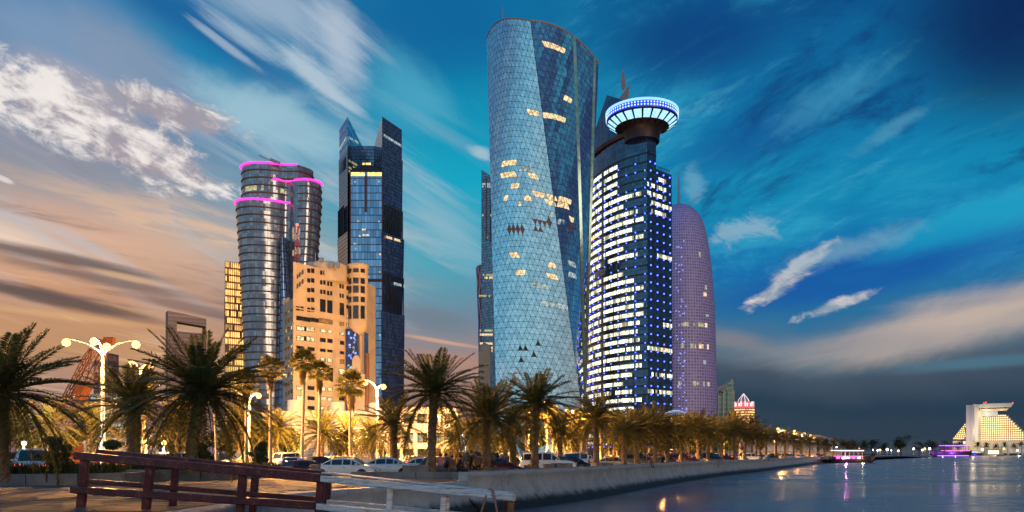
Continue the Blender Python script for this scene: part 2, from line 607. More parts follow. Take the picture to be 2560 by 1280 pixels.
def leaf_mat(name, col, var=0.35, trans=0.35, scale=1.5):
    m_, n = new_mat(name)
    tc_ = n.node('ShaderNodeTexCoord').outputs['Object']
    oi = n.node('ShaderNodeObjectInfo')
    nz = n.noise(tc_, scale, 3, 0.6)
    c = C4(col)
    lo = tuple(x * (1 - var) for x in c[:3]) + (1,)
    hi = tuple(min(1, x * (1 + var)) for x in c[:3]) + (1,)
    cc = n.mix(n.smooth(n.m('ADD', n.m('MULTIPLY', nz, 0.6), n.m('MULTIPLY', oi.outputs['Random'], 0.4)), 0.25, 0.75), lo, hi)
    p = principled(n, cc, 0.5, 0.0, 0.35)
    t = n.node('ShaderNodeBsdfTranslucent')
    n.put(t.inputs[0], cc)
    mx = n.node('ShaderNodeMixShader')
    mx.inputs[0].default_value = trans
    n.put(mx.inputs[1], p), n.put(mx.inputs[2], t.outputs[0])
    return finish(m_, n, mx.outputs[0])


M = {}
M['concrete'] = simple('concrete', (0.30, 0.30, 0.31), 0.8, var=0.3, scale=1.2, bump=0.25)
M['kerb_stone'] = simple('kerb_stone', (0.22, 0.22, 0.23), 0.8, var=0.25, scale=2.0, bump=0.3)
M['asphalt'] = simple('asphalt', (0.055, 0.052, 0.05), 0.75, var=0.3, scale=0.6, bump=0.2)
M['soil'] = simple('soil', (0.07, 0.05, 0.03), 0.95, var=0.4, scale=2.0, bump=0.5)
M['white_paint'] = simple('white_paint', (0.75, 0.74, 0.72), 0.5, var=0.08)
M['dark_metal'] = simple('dark_metal', (0.03, 0.03, 0.035), 0.4, 0.6, var=0.2)
M['grey_metal'] = simple('grey_metal', (0.35, 0.35, 0.36), 0.4, 0.7, var=0.15)
M['rubber'] = simple('rubber', (0.018, 0.018, 0.018), 0.8, var=0.2)
M['glass_dark'] = simple('glass_dark', (0.02, 0.025, 0.03), 0.06, 0.0, var=0.2, spec=0.9)
M['pole_paint'] = simple('pole_paint', (0.62, 0.58, 0.5), 0.45, var=0.1)
M['win_warm'] = glow('win_warm', (1.0, 0.72, 0.40), 1.05, var=0.5, scale=0.9)
M['win_white'] = glow('win_white', (1.0, 0.95, 0.70), 1.25, var=0.8, scale=1.5)
M['win_dim'] = glow('win_dim', (0.85, 0.80, 0.45), 0.55, var=0.5, scale=0.8)
M['win_cool'] = glow('win_cool', (0.65, 0.85, 0.85), 0.55, var=0.5, scale=0.8)
M['tail'] = glow('tail', (1.0, 0.04, 0.02), 5.0)
M['tail_off'] = simple('tail_off', (0.25, 0.01, 0.01), 0.2, var=0.1)
M['head'] = glow('head', (1.0, 0.85, 0.6), 7.0)
M['head_off'] = simple('head_off', (0.5, 0.52, 0.55), 0.1, 0.3, var=0.1)
M['pink'] = glow('pink', (1.0, 0.035, 0.40), 2.8, sample=True)
M['led_blue'] = glow('led_blue', (0.06, 0.12, 1.0), 6.0)
M['leaf'] = leaf_mat('leaf', (0.115, 0.11, 0.034), trans=0.5)
M['leaf_dry'] = leaf_mat('leaf_dry', (0.16, 0.11, 0.045))
M['leaf_shrub'] = leaf_mat('leaf_shrub', (0.04, 0.06, 0.02), trans=0.2)
M['bark'] = simple('bark', (0.15, 0.105, 0.07), 0.9, var=0.45, scale=6, bump=0.6)
M['bark_pale'] = simple('bark_pale', (0.34, 0.27, 0.19), 0.9, var=0.25, scale=4, bump=0.5)

# ================================================================== waterfront setting
def spline(pts, step):
    """Catmull-Rom through the points, resampled at about `step` metres"""
    pts = [Vector((p[0], p[1], 0)) for p in pts]
    q = [pts[0] * 2 - pts[1]] + pts + [pts[-1] * 2 - pts[-2]]
    dense = []
    for i in range(1, len(q) - 2):
        for k in range(24):
            t = k / 24
            a, b, c, d = q[i - 1], q[i], q[i + 1], q[i + 2]
            dense.append(0.5 * ((2 * b) + (c - a) * t + (2 * a - 5 * b + 4 * c - d) * t * t + (3 * b - a - 3 * c + d) * t ** 3))
    dense.append(pts[-1])
    out, acc = [dense[0]], 0.0
    for a, b in zip(dense, dense[1:]):
        L = (b - a).length
        acc += L
        st = step(b) if callable(step) else step
        if acc >= st:
            out.append(b)
            acc = 0.0
    if (out[-1] - dense[-1]).length > 0.3:
        out.append(dense[-1])
    return out


def normals(path):
    ns = []
    for i in range(len(path)):
        d = (path[min(i + 1, len(path) - 1)] - path[max(i - 1, 0)]).normalized()
        ns.append(Vector((d.y, -d.x, 0)))          # to the right of travel
    return ns


COAST = [(-2.3, 40.0), (1.3, 46.0), (6.5, 57.5), (14.0, 76.0), (25.0, 101.0), (40.5, 132.0), (66.0, 186.0), (97.0, 252.0),
         (141.0, 340.0), (243.0, 527.0), (420.0, 850.0), (603.0, 1160.0), (1000.0, 1500.0), (1700.0, 1950.0)]
coast = spline(COAST, lambda p: 1.0 if p.y < 150 else (4.0 if p.y < 400 else 25.0))
cn = normals(coast)
QUAY = [(-2.3, 40.0), (-3.3, 37.2), (-4.9, 34.0), (-6.5, 30.8), (-7.6, 27.5), (-8.0, 24.0), (-7.8, 20.0), (-7.2, 12.0), (-6.6, -4.0)]
quay = spline(QUAY, 1.0)
qn = [-n_ for n_ in normals(quay)]

# water ------------------------------------------------------------
wm, n = new_mat('sea_water')
tco = n.node('ShaderNodeTexCoord').outputs['Object']
x_, y_, z_ = n.sep(tco)
w1 = n.noise(n.comb(n.m('MULTIPLY', x_, 0.16), n.m('MULTIPLY', y_, 0.55), 0.0), 1.0, 5, 0.6, 0.4)
w2 = n.noise(n.comb(n.m('MULTIPLY', x_, 0.03), n.m('MULTIPLY', y_, 0.05), 3.0), 1.0, 4, 0.55, 0.6)
bp = n.node('ShaderNodeBump')
bp.inputs['Strength'].default_value = 0.13
bp.inputs['Distance'].default_value = 0.5
n.put(bp.inputs['Height'], n.m('ADD', w1, n.m('MULTIPLY', w2, 2.0)))
wcol = n.mix(n.smooth(w2, 0.35, 0.65), (0.004, 0.055, 0.105, 1), (0.014, 0.10, 0.165, 1))
finish(wm, n, principled(n, wcol, n.smooth(w2, 0.3, 0.7, 0.19, 0.30), 0.0, 0.38, bp.outputs[0]))
b = MB()
xs = [-400, -60, -8, 30, 120, 400, 1200, 4000, 9000]
ys = [-60, 10, 30, 60, 120, 300, 900, 2500, 9000]
b.grid([[(x, y, 0.0) for x in xs] for y in ys], sm=False)
b.build('water', wm, kind='structure')

# land -------------------------------------------------------------
import bmesh
gm, n = new_mat('ground_mix')
tco = n.node('ShaderNodeTexCoord').outputs['Object']
nz = n.noise(tco, 0.05, 6, 0.6, 0.3)
nz2 = n.noise(tco, 1.2, 5, 0.6)
gc = n.mix(n.smooth(nz, 0.42, 0.58), (0.06, 0.055, 0.05, 1), (0.05, 0.065, 0.025, 1))
gc = n.mix(n.m('MULTIPLY', nz2, 0.5), gc, (0.10, 0.085, 0.06, 1))
finish(gm, n, principled(n, gc, 0.9))


def sheet(name, pts, z, mat_, kind='structure', skirt=0.0, parent=None):
    bm = bmesh.new()
    vs = [bm.verts.new((p[0], p[1], z)) for p in pts]
    f = bm.faces.new(vs)
    if f.normal.z < 0:
        f.normal_flip()
    f.normal_update()
    if f.normal.z < 0:
        f.normal_flip()
    bmesh.ops.triangulate(bm, faces=[f])
    if skirt:
        k = len(vs)
        lo = [bm.verts.new((p[0], p[1], z - skirt)) for p in pts]
        for i in range(k):
            bm.faces.new((vs[i], vs[(i + 1) % k], lo[(i + 1) % k], lo[i]))
    me = bpy.data.meshes.new(name)
    bm.to_mesh(me)
    bm.free()
    me.materials.append(mat_)
    return link(name, me, parent, kind)


inner = [p - n_ * 0.3 for p, n_ in zip(coast, cn)]
qin = [p - n_ * 0.3 for p, n_ in zip(quay, qn)]
land = [(p.x, p.y) for p in inner[::2]] + [(inner[-1].x, inner[-1].y), (9000, 6000), (9000, 9500), (-9000, 9500), (-9000, -60), (-7.0, -60)] + \
       [(p.x, p.y) for p in reversed(qin[1:])]
sheet('ground', land, 1.14, gm)

# promenade: raised paved strip along the sea wall, and the plaza in front
PROM_W = 6.5
pw = [(p, n_) for p, n_ in zip(coast, cn) if p.y < 330]
prom = [((p - n_ * 0.3).x, (p - n_ * 0.3).y) for p, n_ in pw]
prom_in = [((p - n_ * PROM_W).x, (p - n_ * PROM_W).y) for p, n_ in pw]
pvm, n = new_mat('plaza_paving')
tco = n.node('ShaderNodeTexCoord').outputs['Object']
nz = n.noise(tco, 0.8, 6, 0.62, 0.4)
nz2 = n.noise(tco, 9.0, 5, 0.6)
pc = n.mix(n.smooth(nz, 0.35, 0.65), (0.085, 0.075, 0.07, 1), (0.16, 0.14, 0.13, 1))
pc = n.mix(n.m('MULTIPLY', nz2, 0.35), pc, (0.12, 0.10, 0.09, 1))
bmp = n.node('ShaderNodeBump')
bmp.inputs['Strength'].default_value = 0.3
bmp.inputs['Distance'].default_value = 0.02
n.put(bmp.inputs['Height'], nz2)
finish(pvm, n, principled(n, pc, 0.7, 0, 0.4, bmp.outputs[0]))
plaza_poly = prom + prom_in[::-1] + [(-9.0, 47.0), (-15.0, 56.0), (-40.0, 56.0), (-60.0, 50.0), (-60.0, -40.0), (-6.9, -40.0)] + \
    [(p.x, p.y) for p in reversed(qin[1:])]
plaza = sheet('promenade_pavement', plaza_poly, 1.46, pvm, skirt=0.4)

# paving slabs that can be told apart, and a boardwalk strip at the front left
slab_m = simple('slab_stone', (0.15, 0.13, 0.12), 0.75, var=0.35, scale=0.9, bump=0.3, bscale=14)
slab_m2 = simple('slab_sand', (0.24, 0.21, 0.18), 0.8, var=0.25, scale=1.5, bump=0.4, bscale=20)
slab_m3 = simple('slab_warm', (0.22, 0.13, 0.09), 0.75, var=0.3, scale=1.0, bump=0.3, bscale=16)
rnd = random.Random(3)


def inside_quay(x, y):
    best = min(range(len(quay)), key=lambda i: (quay[i].x - x) ** 2 + (quay[i].y - y) ** 2)
    return (Vector((x, y, 0)) - quay[best]).dot(qn[best]) < -0.75 and y < quay[0].y + 4


sb = MB()
sb.box((0, 0, 0), (1.46, 1.46, 0.06))
slab_mesh = [sb.mesh('slab', m_) for m_ in (slab_m, slab_m2, slab_m3)]
cnt = 0
for iy in range(0, 16):
    for ix in range(0, 20):
        x, y = -24.5 + ix * 1.5 + 0.35 * (iy % 2), 27.5 + iy * 1.5
        if not inside_quay(x + 0.5, y - 0.5) and not (x > -9 and y > 40 and x < -3.5 and y < 45):
            continue
        if x < -17 and y > 34.5 or x < -14.0 and y > 41:
            continue
        k = 2 if (y > 38 and x > -14) else (0 if rnd.random() < 0.75 else 1)
        o = link('slab', slab_mesh[k], plaza, loc=(x, y, 1.455 + rnd.uniform(-0.008, 0.008)))
        o.rotation_euler = (rnd.uniform(-.003, .003), rnd.uniform(-.003, .003), rnd.uniform(-.01, .01))
        cnt += 1
wood_m, n = new_mat('weathered_planks')
tco = n.node('ShaderNodeTexCoord').outputs['Object']
oi = n.node('ShaderNodeObjectInfo').outputs['Random']
mp = n.node('ShaderNodeMapping')
mp.inputs['Scale'].default_value = (1.0, 16.0, 16.0)
n.put(mp.inputs[0], tco)
gr = n.noise(mp.outputs[0], 1.0, 6, 0.65, 0.5)
wc = n.mix(n.smooth(gr, 0.3, 0.7), (0.05, 0.034, 0.025, 1), (0.13, 0.09, 0.07, 1))
wc = n.mix(n.m('MULTIPLY', oi, 0.5), wc, (0.14, 0.12, 0.11, 1))
finish(wood_m, n, principled(n, wc, 0.75, 0, 0.3))
bw = thing('boardwalk', 'weathered timber boardwalk on the plaza under the red railing', 'boardwalk', (-14.5, 22.5, 1.46), R(-4))
pb = MB()
pb.box((0, 0, 0), (5.9, 0.34, 0.06))
pm = pb.mesh('plank', wood_m)
for r_ in range(2):
    for k in range(26):
        o = link('plank', pm, bw, loc=(-2.6 + r_ * 6.0 + rnd.uniform(-.03, .03), -4.7 + k * 0.36, 0.035 + rnd.uniform(-.006, .006)))

# sea wall ----------------------------------------------------------
swm, n = new_mat('sea_wall_concrete')
geo = n.node('ShaderNodeNewGeometry')
px_, py_, pz_ = n.sep(geo.outputs['Position'])
nz = n.noise(geo.outputs['Position'], 0.7, 7, 0.65, 0.6)
nzf = n.noise(geo.outputs['Position'], 6.0, 6, 0.65, 0.3)
drip = n.noise(n.comb(n.m('MULTIPLY', px_, 1.1), n.m('MULTIPLY', py_, 1.1), n.m('MULTIPLY', pz_, 0.9)), 1.0, 6, 0.7, 0.8)
sc_ = n.mix(n.smooth(nz, 0.3, 0.7), (0.27, 0.30, 0.32, 1), (0.41, 0.43, 0.44, 1))
sc_ = n.mix(n.m('MULTIPLY', n.smooth(nzf, 0.45, 0.7), 0.35), sc_, (0.20, 0.20, 0.20, 1))
tide = n.smooth(n.m('ADD', pz_, n.m('MULTIPLY', n.m('SUBTRACT', drip, 0.5), 0.8)), 0.72, 0.28)
sc_ = n.mix(tide, sc_, (0.018, 0.02, 0.018, 1))
sc_ = n.mix(n.m('MULTIPLY', n.smooth(drip, 0.58, 0.70), 0.45), sc_, (0.10, 0.10, 0.10, 1))
bmp = n.node('ShaderNodeBump')
bmp.inputs['Strength'].default_value = 0.35
bmp.inputs['Distance'].default_value = 0.05
n.put(bmp.inputs['Height'], n.m('ADD', nzf, drip))
finish(swm, n, principled(n, sc_, 0.7, 0, 0.4, bmp.outputs[0]))

PROF = [(-0.50, 1.40), (-0.50, 1.93), (-0.46, 1.97), (0.04, 1.985), (0.13, 1.94), (0.16, 1.84), (0.12, 1.72), (0.05, 1.62), (0.04, 1.35),
        (0.12, 1.05), (0.28, 0.72), (0.52, 0.42), (0.80, 0.22), (1.0, 0.16), (1.06, 0.02), (1.2, -0.4)]
QPROF = [(-0.75, 1.44), (-0.75, 1.50), (0.06, 1.51), (0.13, 1.46), (0.15, 1.36), (0.10, 1.25), (0.06, 1.05), (0.10, 0.80), (0.22, 0.52),
         (0.42, 0.30), (0.62, 0.20), (0.70, 0.0), (0.8, -0.4)]


def wall_run(path, ns, prof, i0, i1, gap=0.035):
    b = MB()
    rows = []
    for i in range(i0, i1 + 1):
        p, q = path[i], ns[i]
        d = Vector((-q.y, q.x, 0))
        sh = d * (gap if i == i0 else (-gap if i == i1 else 0))
        rows.append([p + sh + q * o + Vector((0, 0, z)) for o, z in prof])
    b.grid(rows, sm=True, flip=False)
    b.face(rows[0][::-1])
    b.face(rows[-1])
    return b


sw = thing('sea_wall', 'long curved pale concrete sea wall beside the water', 'sea wall')
i = 0
ends = [k for k, p in enumerate(coast) if p.y < 1400][-1]
while i < ends:
    y = coast[i].y
    st = 3 if y < 150 else (4 if y < 400 else 6)
    j = min(i + st, ends)
    wall_run(coast, cn, PROF, i, j).build('wall_segment', swm, sw)
    i = j
qw = thing('quay_wall', 'low curved concrete quay edge behind the white railing', 'quay wall')
i = 0
while i < len(quay) - 1:
    j = min(i + 3, len(quay) - 1)
    wall_run(quay, qn, QPROF, i, j).build('quay_segment', swm, qw)
    i = j

# kerbed planters ----------------------------------------------------
blk_m = simple('planter_concrete', (0.17, 0.17, 0.18), 0.8, var=0.35, scale=0.8, bump=0.3, bscale=10)


def planter(label, path, h, z0=1.44, w=0.28, blen=1.9, name='planter_wall'):
    t = thing(name, label, 'planter wall')
    pts = spline(path, 0.25)
    acc, a = 0.0, pts[0]
    for p0, p1 in zip(pts, pts[1:]):
        acc += (p1 - p0).length
        if acc >= blen or p1 is pts[-1]:
            d = (p1 - a)
            L = d.length
            bb = MB()
            q = d.normalized() * 0.012
            bb.beam(a + q + Vector((0, 0, z0 + h / 2)), p1 - q + Vector((0, 0, z0 + h / 2)), w, h + rnd.uniform(-.01, .01), bev=0.02)
            bb.build('kerb_block', blk_m, t)
            a, acc = p1, 0.0
    return t


planter('low grey planter wall in front of the flower bed at the left edge', [(-32, 36.6), (-26, 35.9), (-20.5, 36.2), (-18.6, 37.5), (-18.4, 41.5)], 0.55)
planter('curved grey planter wall seen through the red railing', [(-23, 43.2), (-19.5, 42.8), (-16.8, 44.0), (-15.6, 47.5), (-15.2, 55.0)], 0.6)
planter('stepped grey planter wall below the white sedans', [(-9.3, 46.5), (-6.0, 45.6), (-2.6, 45.4)], 0.42)
planter('long dark kerb wall between palms and sea wall', [(-2.4, 46.2), (0.3, 50.5), (3.2, 56.5), (7.5, 66.0), (13.0, 79.0), (22.0, 101), (36, 131)], 0.48, blen=2.4)


def block(label, px, py, w, d, h, D, rz=0.0, group=None):
    p = P(px, py, D)
    b = MB()
    b.box((0, 0, h / 2), (w, d, h))
    b.box((0, 0, h + 0.03), (w + 0.06, d + 0.06, 0.06))
    o = b.build('concrete_block', blk_m)
    o.location = (p.x, p.y, 1.44)
    o.rotation_euler = (0, 0, rz)
    return tag(o, label, 'concrete block', group)


block('grey concrete block beside the tall palm right of the white sedans', 1040, 1170, 1.5, 0.9, 0.72, 46.6, R(4))
block('small grey concrete block at the rear of the front white sedan', 789, 1160, 0.5, 0.5, 0.7, 50, 0)
block('orange lit concrete block in front of the white SUV', 1405, 1155, 1.5, 0.8, 0.66, 62.5, R(30))
block('small dark concrete block under the white SUV door', 1372, 1155, 0.7, 0.5, 0.6, 62, R(30))
block('grey concrete block right of the silver car on the kerb', 1505, 1150, 1.9, 0.8, 0.6, 70, R(33))
block('grey concrete block at the foot of the second row palm', 1326, 1157, 0.7, 0.6, 0.55, 59, R(30))
block('far concrete block on the kerb past the seated person', 1787, 1150, 2.4, 1.0, 0.7, 105, R(28))

# beds ---------------------------------------------------------------
soil = M['soil']
sheet('planting_bed', [(-34, 36.9), (-26, 36.2), (-20.7, 36.5), (-18.9, 37.6), (-18.7, 43.0), (-34, 43.4)], 1.86, soil, kind='structure')
sheet('planting_bed', [(-34, 43.5), (-19.5, 43.1), (-17.0, 44.3), (-15.9, 47.5), (-15.5, 55), (-34, 55)], 1.92, soil, kind='structure')
lm = simple('lawn', (0.05, 0.075, 0.02), 0.95, var=0.4, scale=2.5, bump=0.6, bscale=40)
strip_o, strip_i = [], []
for p, n_ in zip(coast, cn):
    if 44 < p.y < 330:
        strip_o.append((p - n_ * 4.2).xy)
        strip_i.append((p - n_ * 7.6).xy)
sheet('lawn', strip_o + strip_i[::-1], 1.62, lm, skirt=0.5)

# road ---------------------------------------------------------------
MEDIAN = [(-120, -30), (-75, 20), (-52, 48), (-36, 70), (-16, 100), (22, 168), (43, 207), (60, 236), (96, 292), (127, 350), (200, 470), (380, 760)]
med = spline(MEDIAN, 4.0)
mn = normals(med)


def strip(name, o0, o1, z, mat_):
    b = MB()
    b.grid([[p + n_ * o0 + Vector((0, 0, z)), p + n_ * o1 + Vector((0, 0, z))] for p, n_ in zip(med, mn)], sm=False)
    return b.build(name, mat_, kind='structure')


strip('road', 2.2, 14.0, 1.148, M['asphalt'])
strip('road', -14.0, -2.2, 1.148, M['asphalt'])
mk_ = simple('lane_paint', (0.7, 0.68, 0.6), 0.6, var=0.15, scale=4)
for off in (6.0, 10.0, -6.0, -10.0):
    b = MB()
    for k in range(0, len(med) - 1, 2):
        p, n_ = med[k], mn[k]
        d = Vector((-n_.y, n_.x, 0))
        c = p + n_ * off
        b.face([c - n_ * .08 + Vector((0, 0, 1.153)), c + n_ * .08 + Vector((0, 0, 1.153)), c + n_ * .08 + d * 2.4 + Vector((0, 0, 1.153)), c - n_ * .08 + d * 2.4 + Vector((0, 0, 1.153))][::-1])
    b.build('lane_marking', mk_, kind='structure')
b = MB()
rows = [[p + n_ * -2.2 + Vector((0, 0, 1.13)), p + n_ * -2.2 + Vector((0, 0, 1.28)), p + n_ * 2.2 + Vector((0, 0, 1.28)), p + n_ * 2.2 + Vector((0, 0, 1.13))] for p, n_ in zip(med, mn)]
b.grid(rows, sm=False)
b.build('road_median', lm, kind='structure')
# parking apron between promenade and road
b = MB()
rows = []
for p, n_ in zip(med, mn):
    rows.append([p + n_ * 14.0 + Vector((0, 0, 1.144)), p + n_ * 26.0 + Vector((0, 0, 1.144))])
b.grid(rows, sm=False)
b.build('parking_lane', M['asphalt'], kind='structure')

# ================================================================== buildings
rb = random.Random(11)


class Face:
    """vertical facade plane through two ground points; maps photo pixels onto it"""

    def __init__(s, a, b):
        s.a, s.b = Vector((a[0], a[1])), Vector((b[0], b[1]))
        s.d = (s.b - s.a)
        s.L = s.d.length
        s.d /= s.L
        s.n = Vector((s.d.y, -s.d.x))               # towards the viewer when a is left of b

    def s_of(s, px):
        u = (px - 1280) / F
        # a + d*t = k*(u,1)
        return (u * s.a.y - s.a.x) / (s.d.x - u * s.d.y)

    def z_of(s, px, py):
        p = s.a + s.d * s.s_of(px)
        return CAM_Z + (HZ - py) / F * p.y

    def p(s, t, z, out=0.0):
        q = s.a + s.d * t + s.n * out
        return Vector((q.x, q.y, z))


def win_on(face, s0, s1, z0, z1, parent, pane_m, frame_m, fr=0.12, out=0.06, mull=0, name='window'):
    """a window part: frame standing proud, with a pane set back in it"""
    b = MB()
    bars = [((s0, z0), (s1, z0)), ((s0, z1), (s1, z1)), ((s0, z0), (s0, z1)), ((s1, z0), (s1, z1))]
    for k in range(mull):
        sm = s0 + (s1 - s0) * (k + 1) / (mull + 1)
        bars.append(((sm, z0), (sm, z1)))
    up = Vector((face.n.x, face.n.y, 0))
    for (sa, za), (sb_, zb) in bars:
        b.beam(face.p(sa, za, out * 0.5), face.p(sb_, zb, out * 0.5), fr, out + 0.1, up=up)
    w = b.build(name, frame_m, parent)
    b = MB()
    b.face([face.p(s0, z0, 0.03), face.p(s1, z0, 0.03), face.p(s1, z1, 0.03), face.p(s0, z1, 0.03)])
    b.build('pane', pane_m, w)
    return w


def curve_poly(pts, n=6):
    """closed Catmull-Rom plan outline"""
    out = []
    k = len(pts)
    for i in range(k):
        a, b, c, d = (Vector(pts[(i + j - 1) % k]) for j in range(4))
        for q in range(n):
            t = q / n
            out.append(0.5 * ((2 * b) + (c - a) * t + (2 * a - 5 * b + 4 * c - d) * t * t + (3 * b - a - 3 * c + d) * t ** 3))
    return out


# ------------------------------------------------ central twisted glass tower
gl_m, n = new_mat('tower_glass')
oi = n.node('ShaderNodeObjectInfo').outputs['Random']
geo = n.node('ShaderNodeNewGeometry')
rpi = geo.outputs['Random Per Island']
gcol = n.mix(rpi, (0.42, 0.60, 0.67, 1), (0.68, 0.87, 0.92, 1))
finish(gl_m, n, principled(n, gcol, 0.05, 0.92, 0.6))
fr_m = simple('tower_lattice', (0.012, 0.03, 0.045), 0.5, 0.3, var=0.2)
br_m = simple('tower_vent_panel', (0.14, 0.09, 0.08), 0.5, 0.0, var=0.2)
dk_m = simple('tower_open_panel', (0.012, 0.012, 0.014), 0.6, 0.0, var=0.2)
TC = Vector((12.3, 331.0))
RB, RT, A0, A1 = 25.2, 23.5, R(45), R(-12.6)
ZT = 169.3


def t_corner(k, t):
    def c(r, a, k):
        a = a + k * PI / 2
        return Vector((TC.x + r * math.sin(a), TC.y - r * math.cos(a)))
    return c(RB, A0, k) * (1 - t) + c(RT, A1, k) * t


def t_top(p):
    """sloping roof line: higher toward the left and front"""
    return ZT - (p.x - TC.x) * 0.315 + (p.y - TC.y) * 0.07


def t_point(k, u, t, out=0.0):
    a, b = t_corner(k - 1, t), t_corner(k, t)       # left to right as the viewer sees it
    d = b - a
    nn = Vector((d.y, -d.x)).normalized()
    bul = (1.7 + .9 * t) * 4 * u * (1 - u) * (0.5 + 0.5 * t)
    p = a + d * u + nn * (bul + out)
    zb = (3.4, 2.4, 0.0, 0.0)[k % 4] * 4 * u * (1 - u) * (1.25 - .5 * u)
    return Vector((p.x, p.y, t * (t_top(a + d * u) + zb)))


tower = thing('twisted_glass_tower', 'tall twisted glass tower with triangular pane lattice in the middle', 'tower', (0, 0, 0))
b = MB()
NR = 30
for k in range(4):
    b.grid([[t_point(k, j / 10, i / NR) for j in range(11)] for i in range(NR + 1)], sm=False)
roof = [t_point(k, j / 10, 1.0) - Vector((0, 0, 1.5)) for k in range(4) for j in range(10)]
b.face(roof)
b.build('facade_frame', fr_m, tower)
# panes: rows of triangles
WARM = [(1318, 291, 1348, 281), (1256, 416, 1292, 406), (1252, 443, 1290, 431), (1278, 466, 1298, 456), (1320, 446, 1346, 440), (1330, 495, 1383, 485), (1294, 508, 1303, 501), (1276, 636, 1298, 626),
        (1368, 662, 1392, 660), (1369, 690, 1396, 688), (1290, 680, 1313, 672), (1362, 514, 1384, 510), (1310, 500, 1328, 495), (1262, 500, 1272, 494), (1354, 284, 1412, 302), (1358, 112, 1414, 132), (1386, 486, 1428, 500),
        (1388, 512, 1422, 526), (1408, 247, 1428, 256), (1420, 550, 1434, 556)]
COOL = [(1354, 764, 1424, 762), (1420, 660, 1438, 672), (1420, 688, 1440, 696), (1354, 716, 1372, 714), (1396, 560, 1412, 562), (1376, 540, 1392, 539), (1330, 716, 1352, 713), (1298, 420, 1330, 412)]
BROWN = [(1264, 564, 1314, 594), (1330, 548, 1384, 576), (1414, 562, 1440, 574)]
DARK = [(1300, 858, 1314, 880), (1338, 852, 1350, 872), (1294, 890, 1300, 908), (1302, 888, 1312, 902), (1330, 886, 1348, 902)]


def proj(p):
    return 1280 + p.x / p.y * F, HZ - (p.z - CAM_Z) / p.y * F


def strip_rows(strips, nz):
    """the lattice row each lit storey lies in"""
    out = []
    for a, b_, c, d in strips:
        best = None
        for k in (0, 1):
            for i in range(nz):
                for q in range(21):
                    px, py = proj(t_point(k, q / 20, (i + .5) / nz))
                    e = abs(px - (a + c) / 2) * 1.0 + abs(py - (b_ + d) / 2)
                    if t_point(k, q / 20, (i + .5) / nz).y < TC.y + 8 and (best is None or e < best[0]):
                        best = (e, k, i)
        out.append((best[1], best[2], a, c))
    return out


def on_strips(k, i, p, rows):
    px = proj(p)[0]
    return any(k == k_ and i == i_ and a <= px <= c for k_, i_, a, c in rows)


def in_boxes(p, boxes):
    px, py = 1280 + p.x / p.y * F, HZ - (p.z - CAM_Z) / p.y * F
    return any(a <= px <= c and b_ <= py <= d for a, b_, c, d in boxes)


rest = MB()
singles = []
WROWS, CROWS = strip_rows(WARM, 76), strip_rows(COOL, 76)
for k, nu, nz in ((0, 15, 76), (1, 15, 76), (2, 15, 76)):
    for i in range(nz):
        t0, t1 = i / nz, (i + 1) / nz
        sh0, sh1 = (0.5 if i % 2 else 0.0), (0.0 if i % 2 else 0.5)
        for j in range(-1, nu + 1):
            for up_ in (0, 1):
                if up_:
                    tri = [((j + sh0) / nu, t0), ((j + 1 + sh0) / nu, t0), ((j + 0.5 + sh0) / nu, t1)]
                else:
                    tri = [((j + 0.5 + sh0) / nu, t1), ((j + 1 + sh0) / nu, t0), ((j + 1.5 + sh0) / nu, t1)]
                tri = [(min(max(u, 0.0), 1.0), t) for u, t in tri]
                us = [u for u, _ in tri]
                if max(us) - min(us) < 0.3 / nu:
                    continue
                pts = [t_point(k, u, t, 0.10) for u, t in tri]
                c = (pts[0] + pts[1] + pts[2]) / 3
                e = Vector((rb.uniform(-1, 1), rb.uniform(-1, 1), rb.uniform(-1, 1))) * 0.012
                nn = (pts[1] - pts[0]).cross(pts[2] - pts[0]).normalized()
                sh = [c + (q - c) * 0.915 for q in pts]
                sh = [q + nn * e.x * 1.4 * (1 if z == 0 else -0.5) + nn * e.y * 1.2 * (z == 1) for z, q in enumerate(sh)]
                if k < 2:
                    kind = 'w' if on_strips(k, i, c, WROWS) and rb.random() < .96 else 'c' if on_strips(k, i, c, CROWS) and rb.random() < .92 else 'b' if in_boxes(c, BROWN) and not up_ == (i % 2) else 'd' if in_boxes(c, DARK) and up_ else None
                    if kind:
                        singles.append((kind, c, sh))
                        continue
                rest.face(sh)
mm = {'w': M['win_warm'], 'c': M['win_cool'], 'b': br_m, 'd': dk_m, 'g': gl_m}
order = {'w': 1, 'c': 2, 'b': 3, 'd': 4}
rb.shuffle(singles)
for kind, c, sh in singles[300:]:
    rest.face(sh, order[kind])
rest.build('pane_field', [gl_m, M['win_warm'], M['win_cool'], br_m, dk_m], tower, kind='stuff')
for kind, c, sh in singles[:300]:
    bb = MB()
    nn = (sh[1] - sh[0]).cross(sh[2] - sh[0]).normalized()
    if nn.y > 0:
        nn = -nn
    bb.face([q + nn * 0.02 for q in sh])
    bb.build('pane', mm[kind], tower)
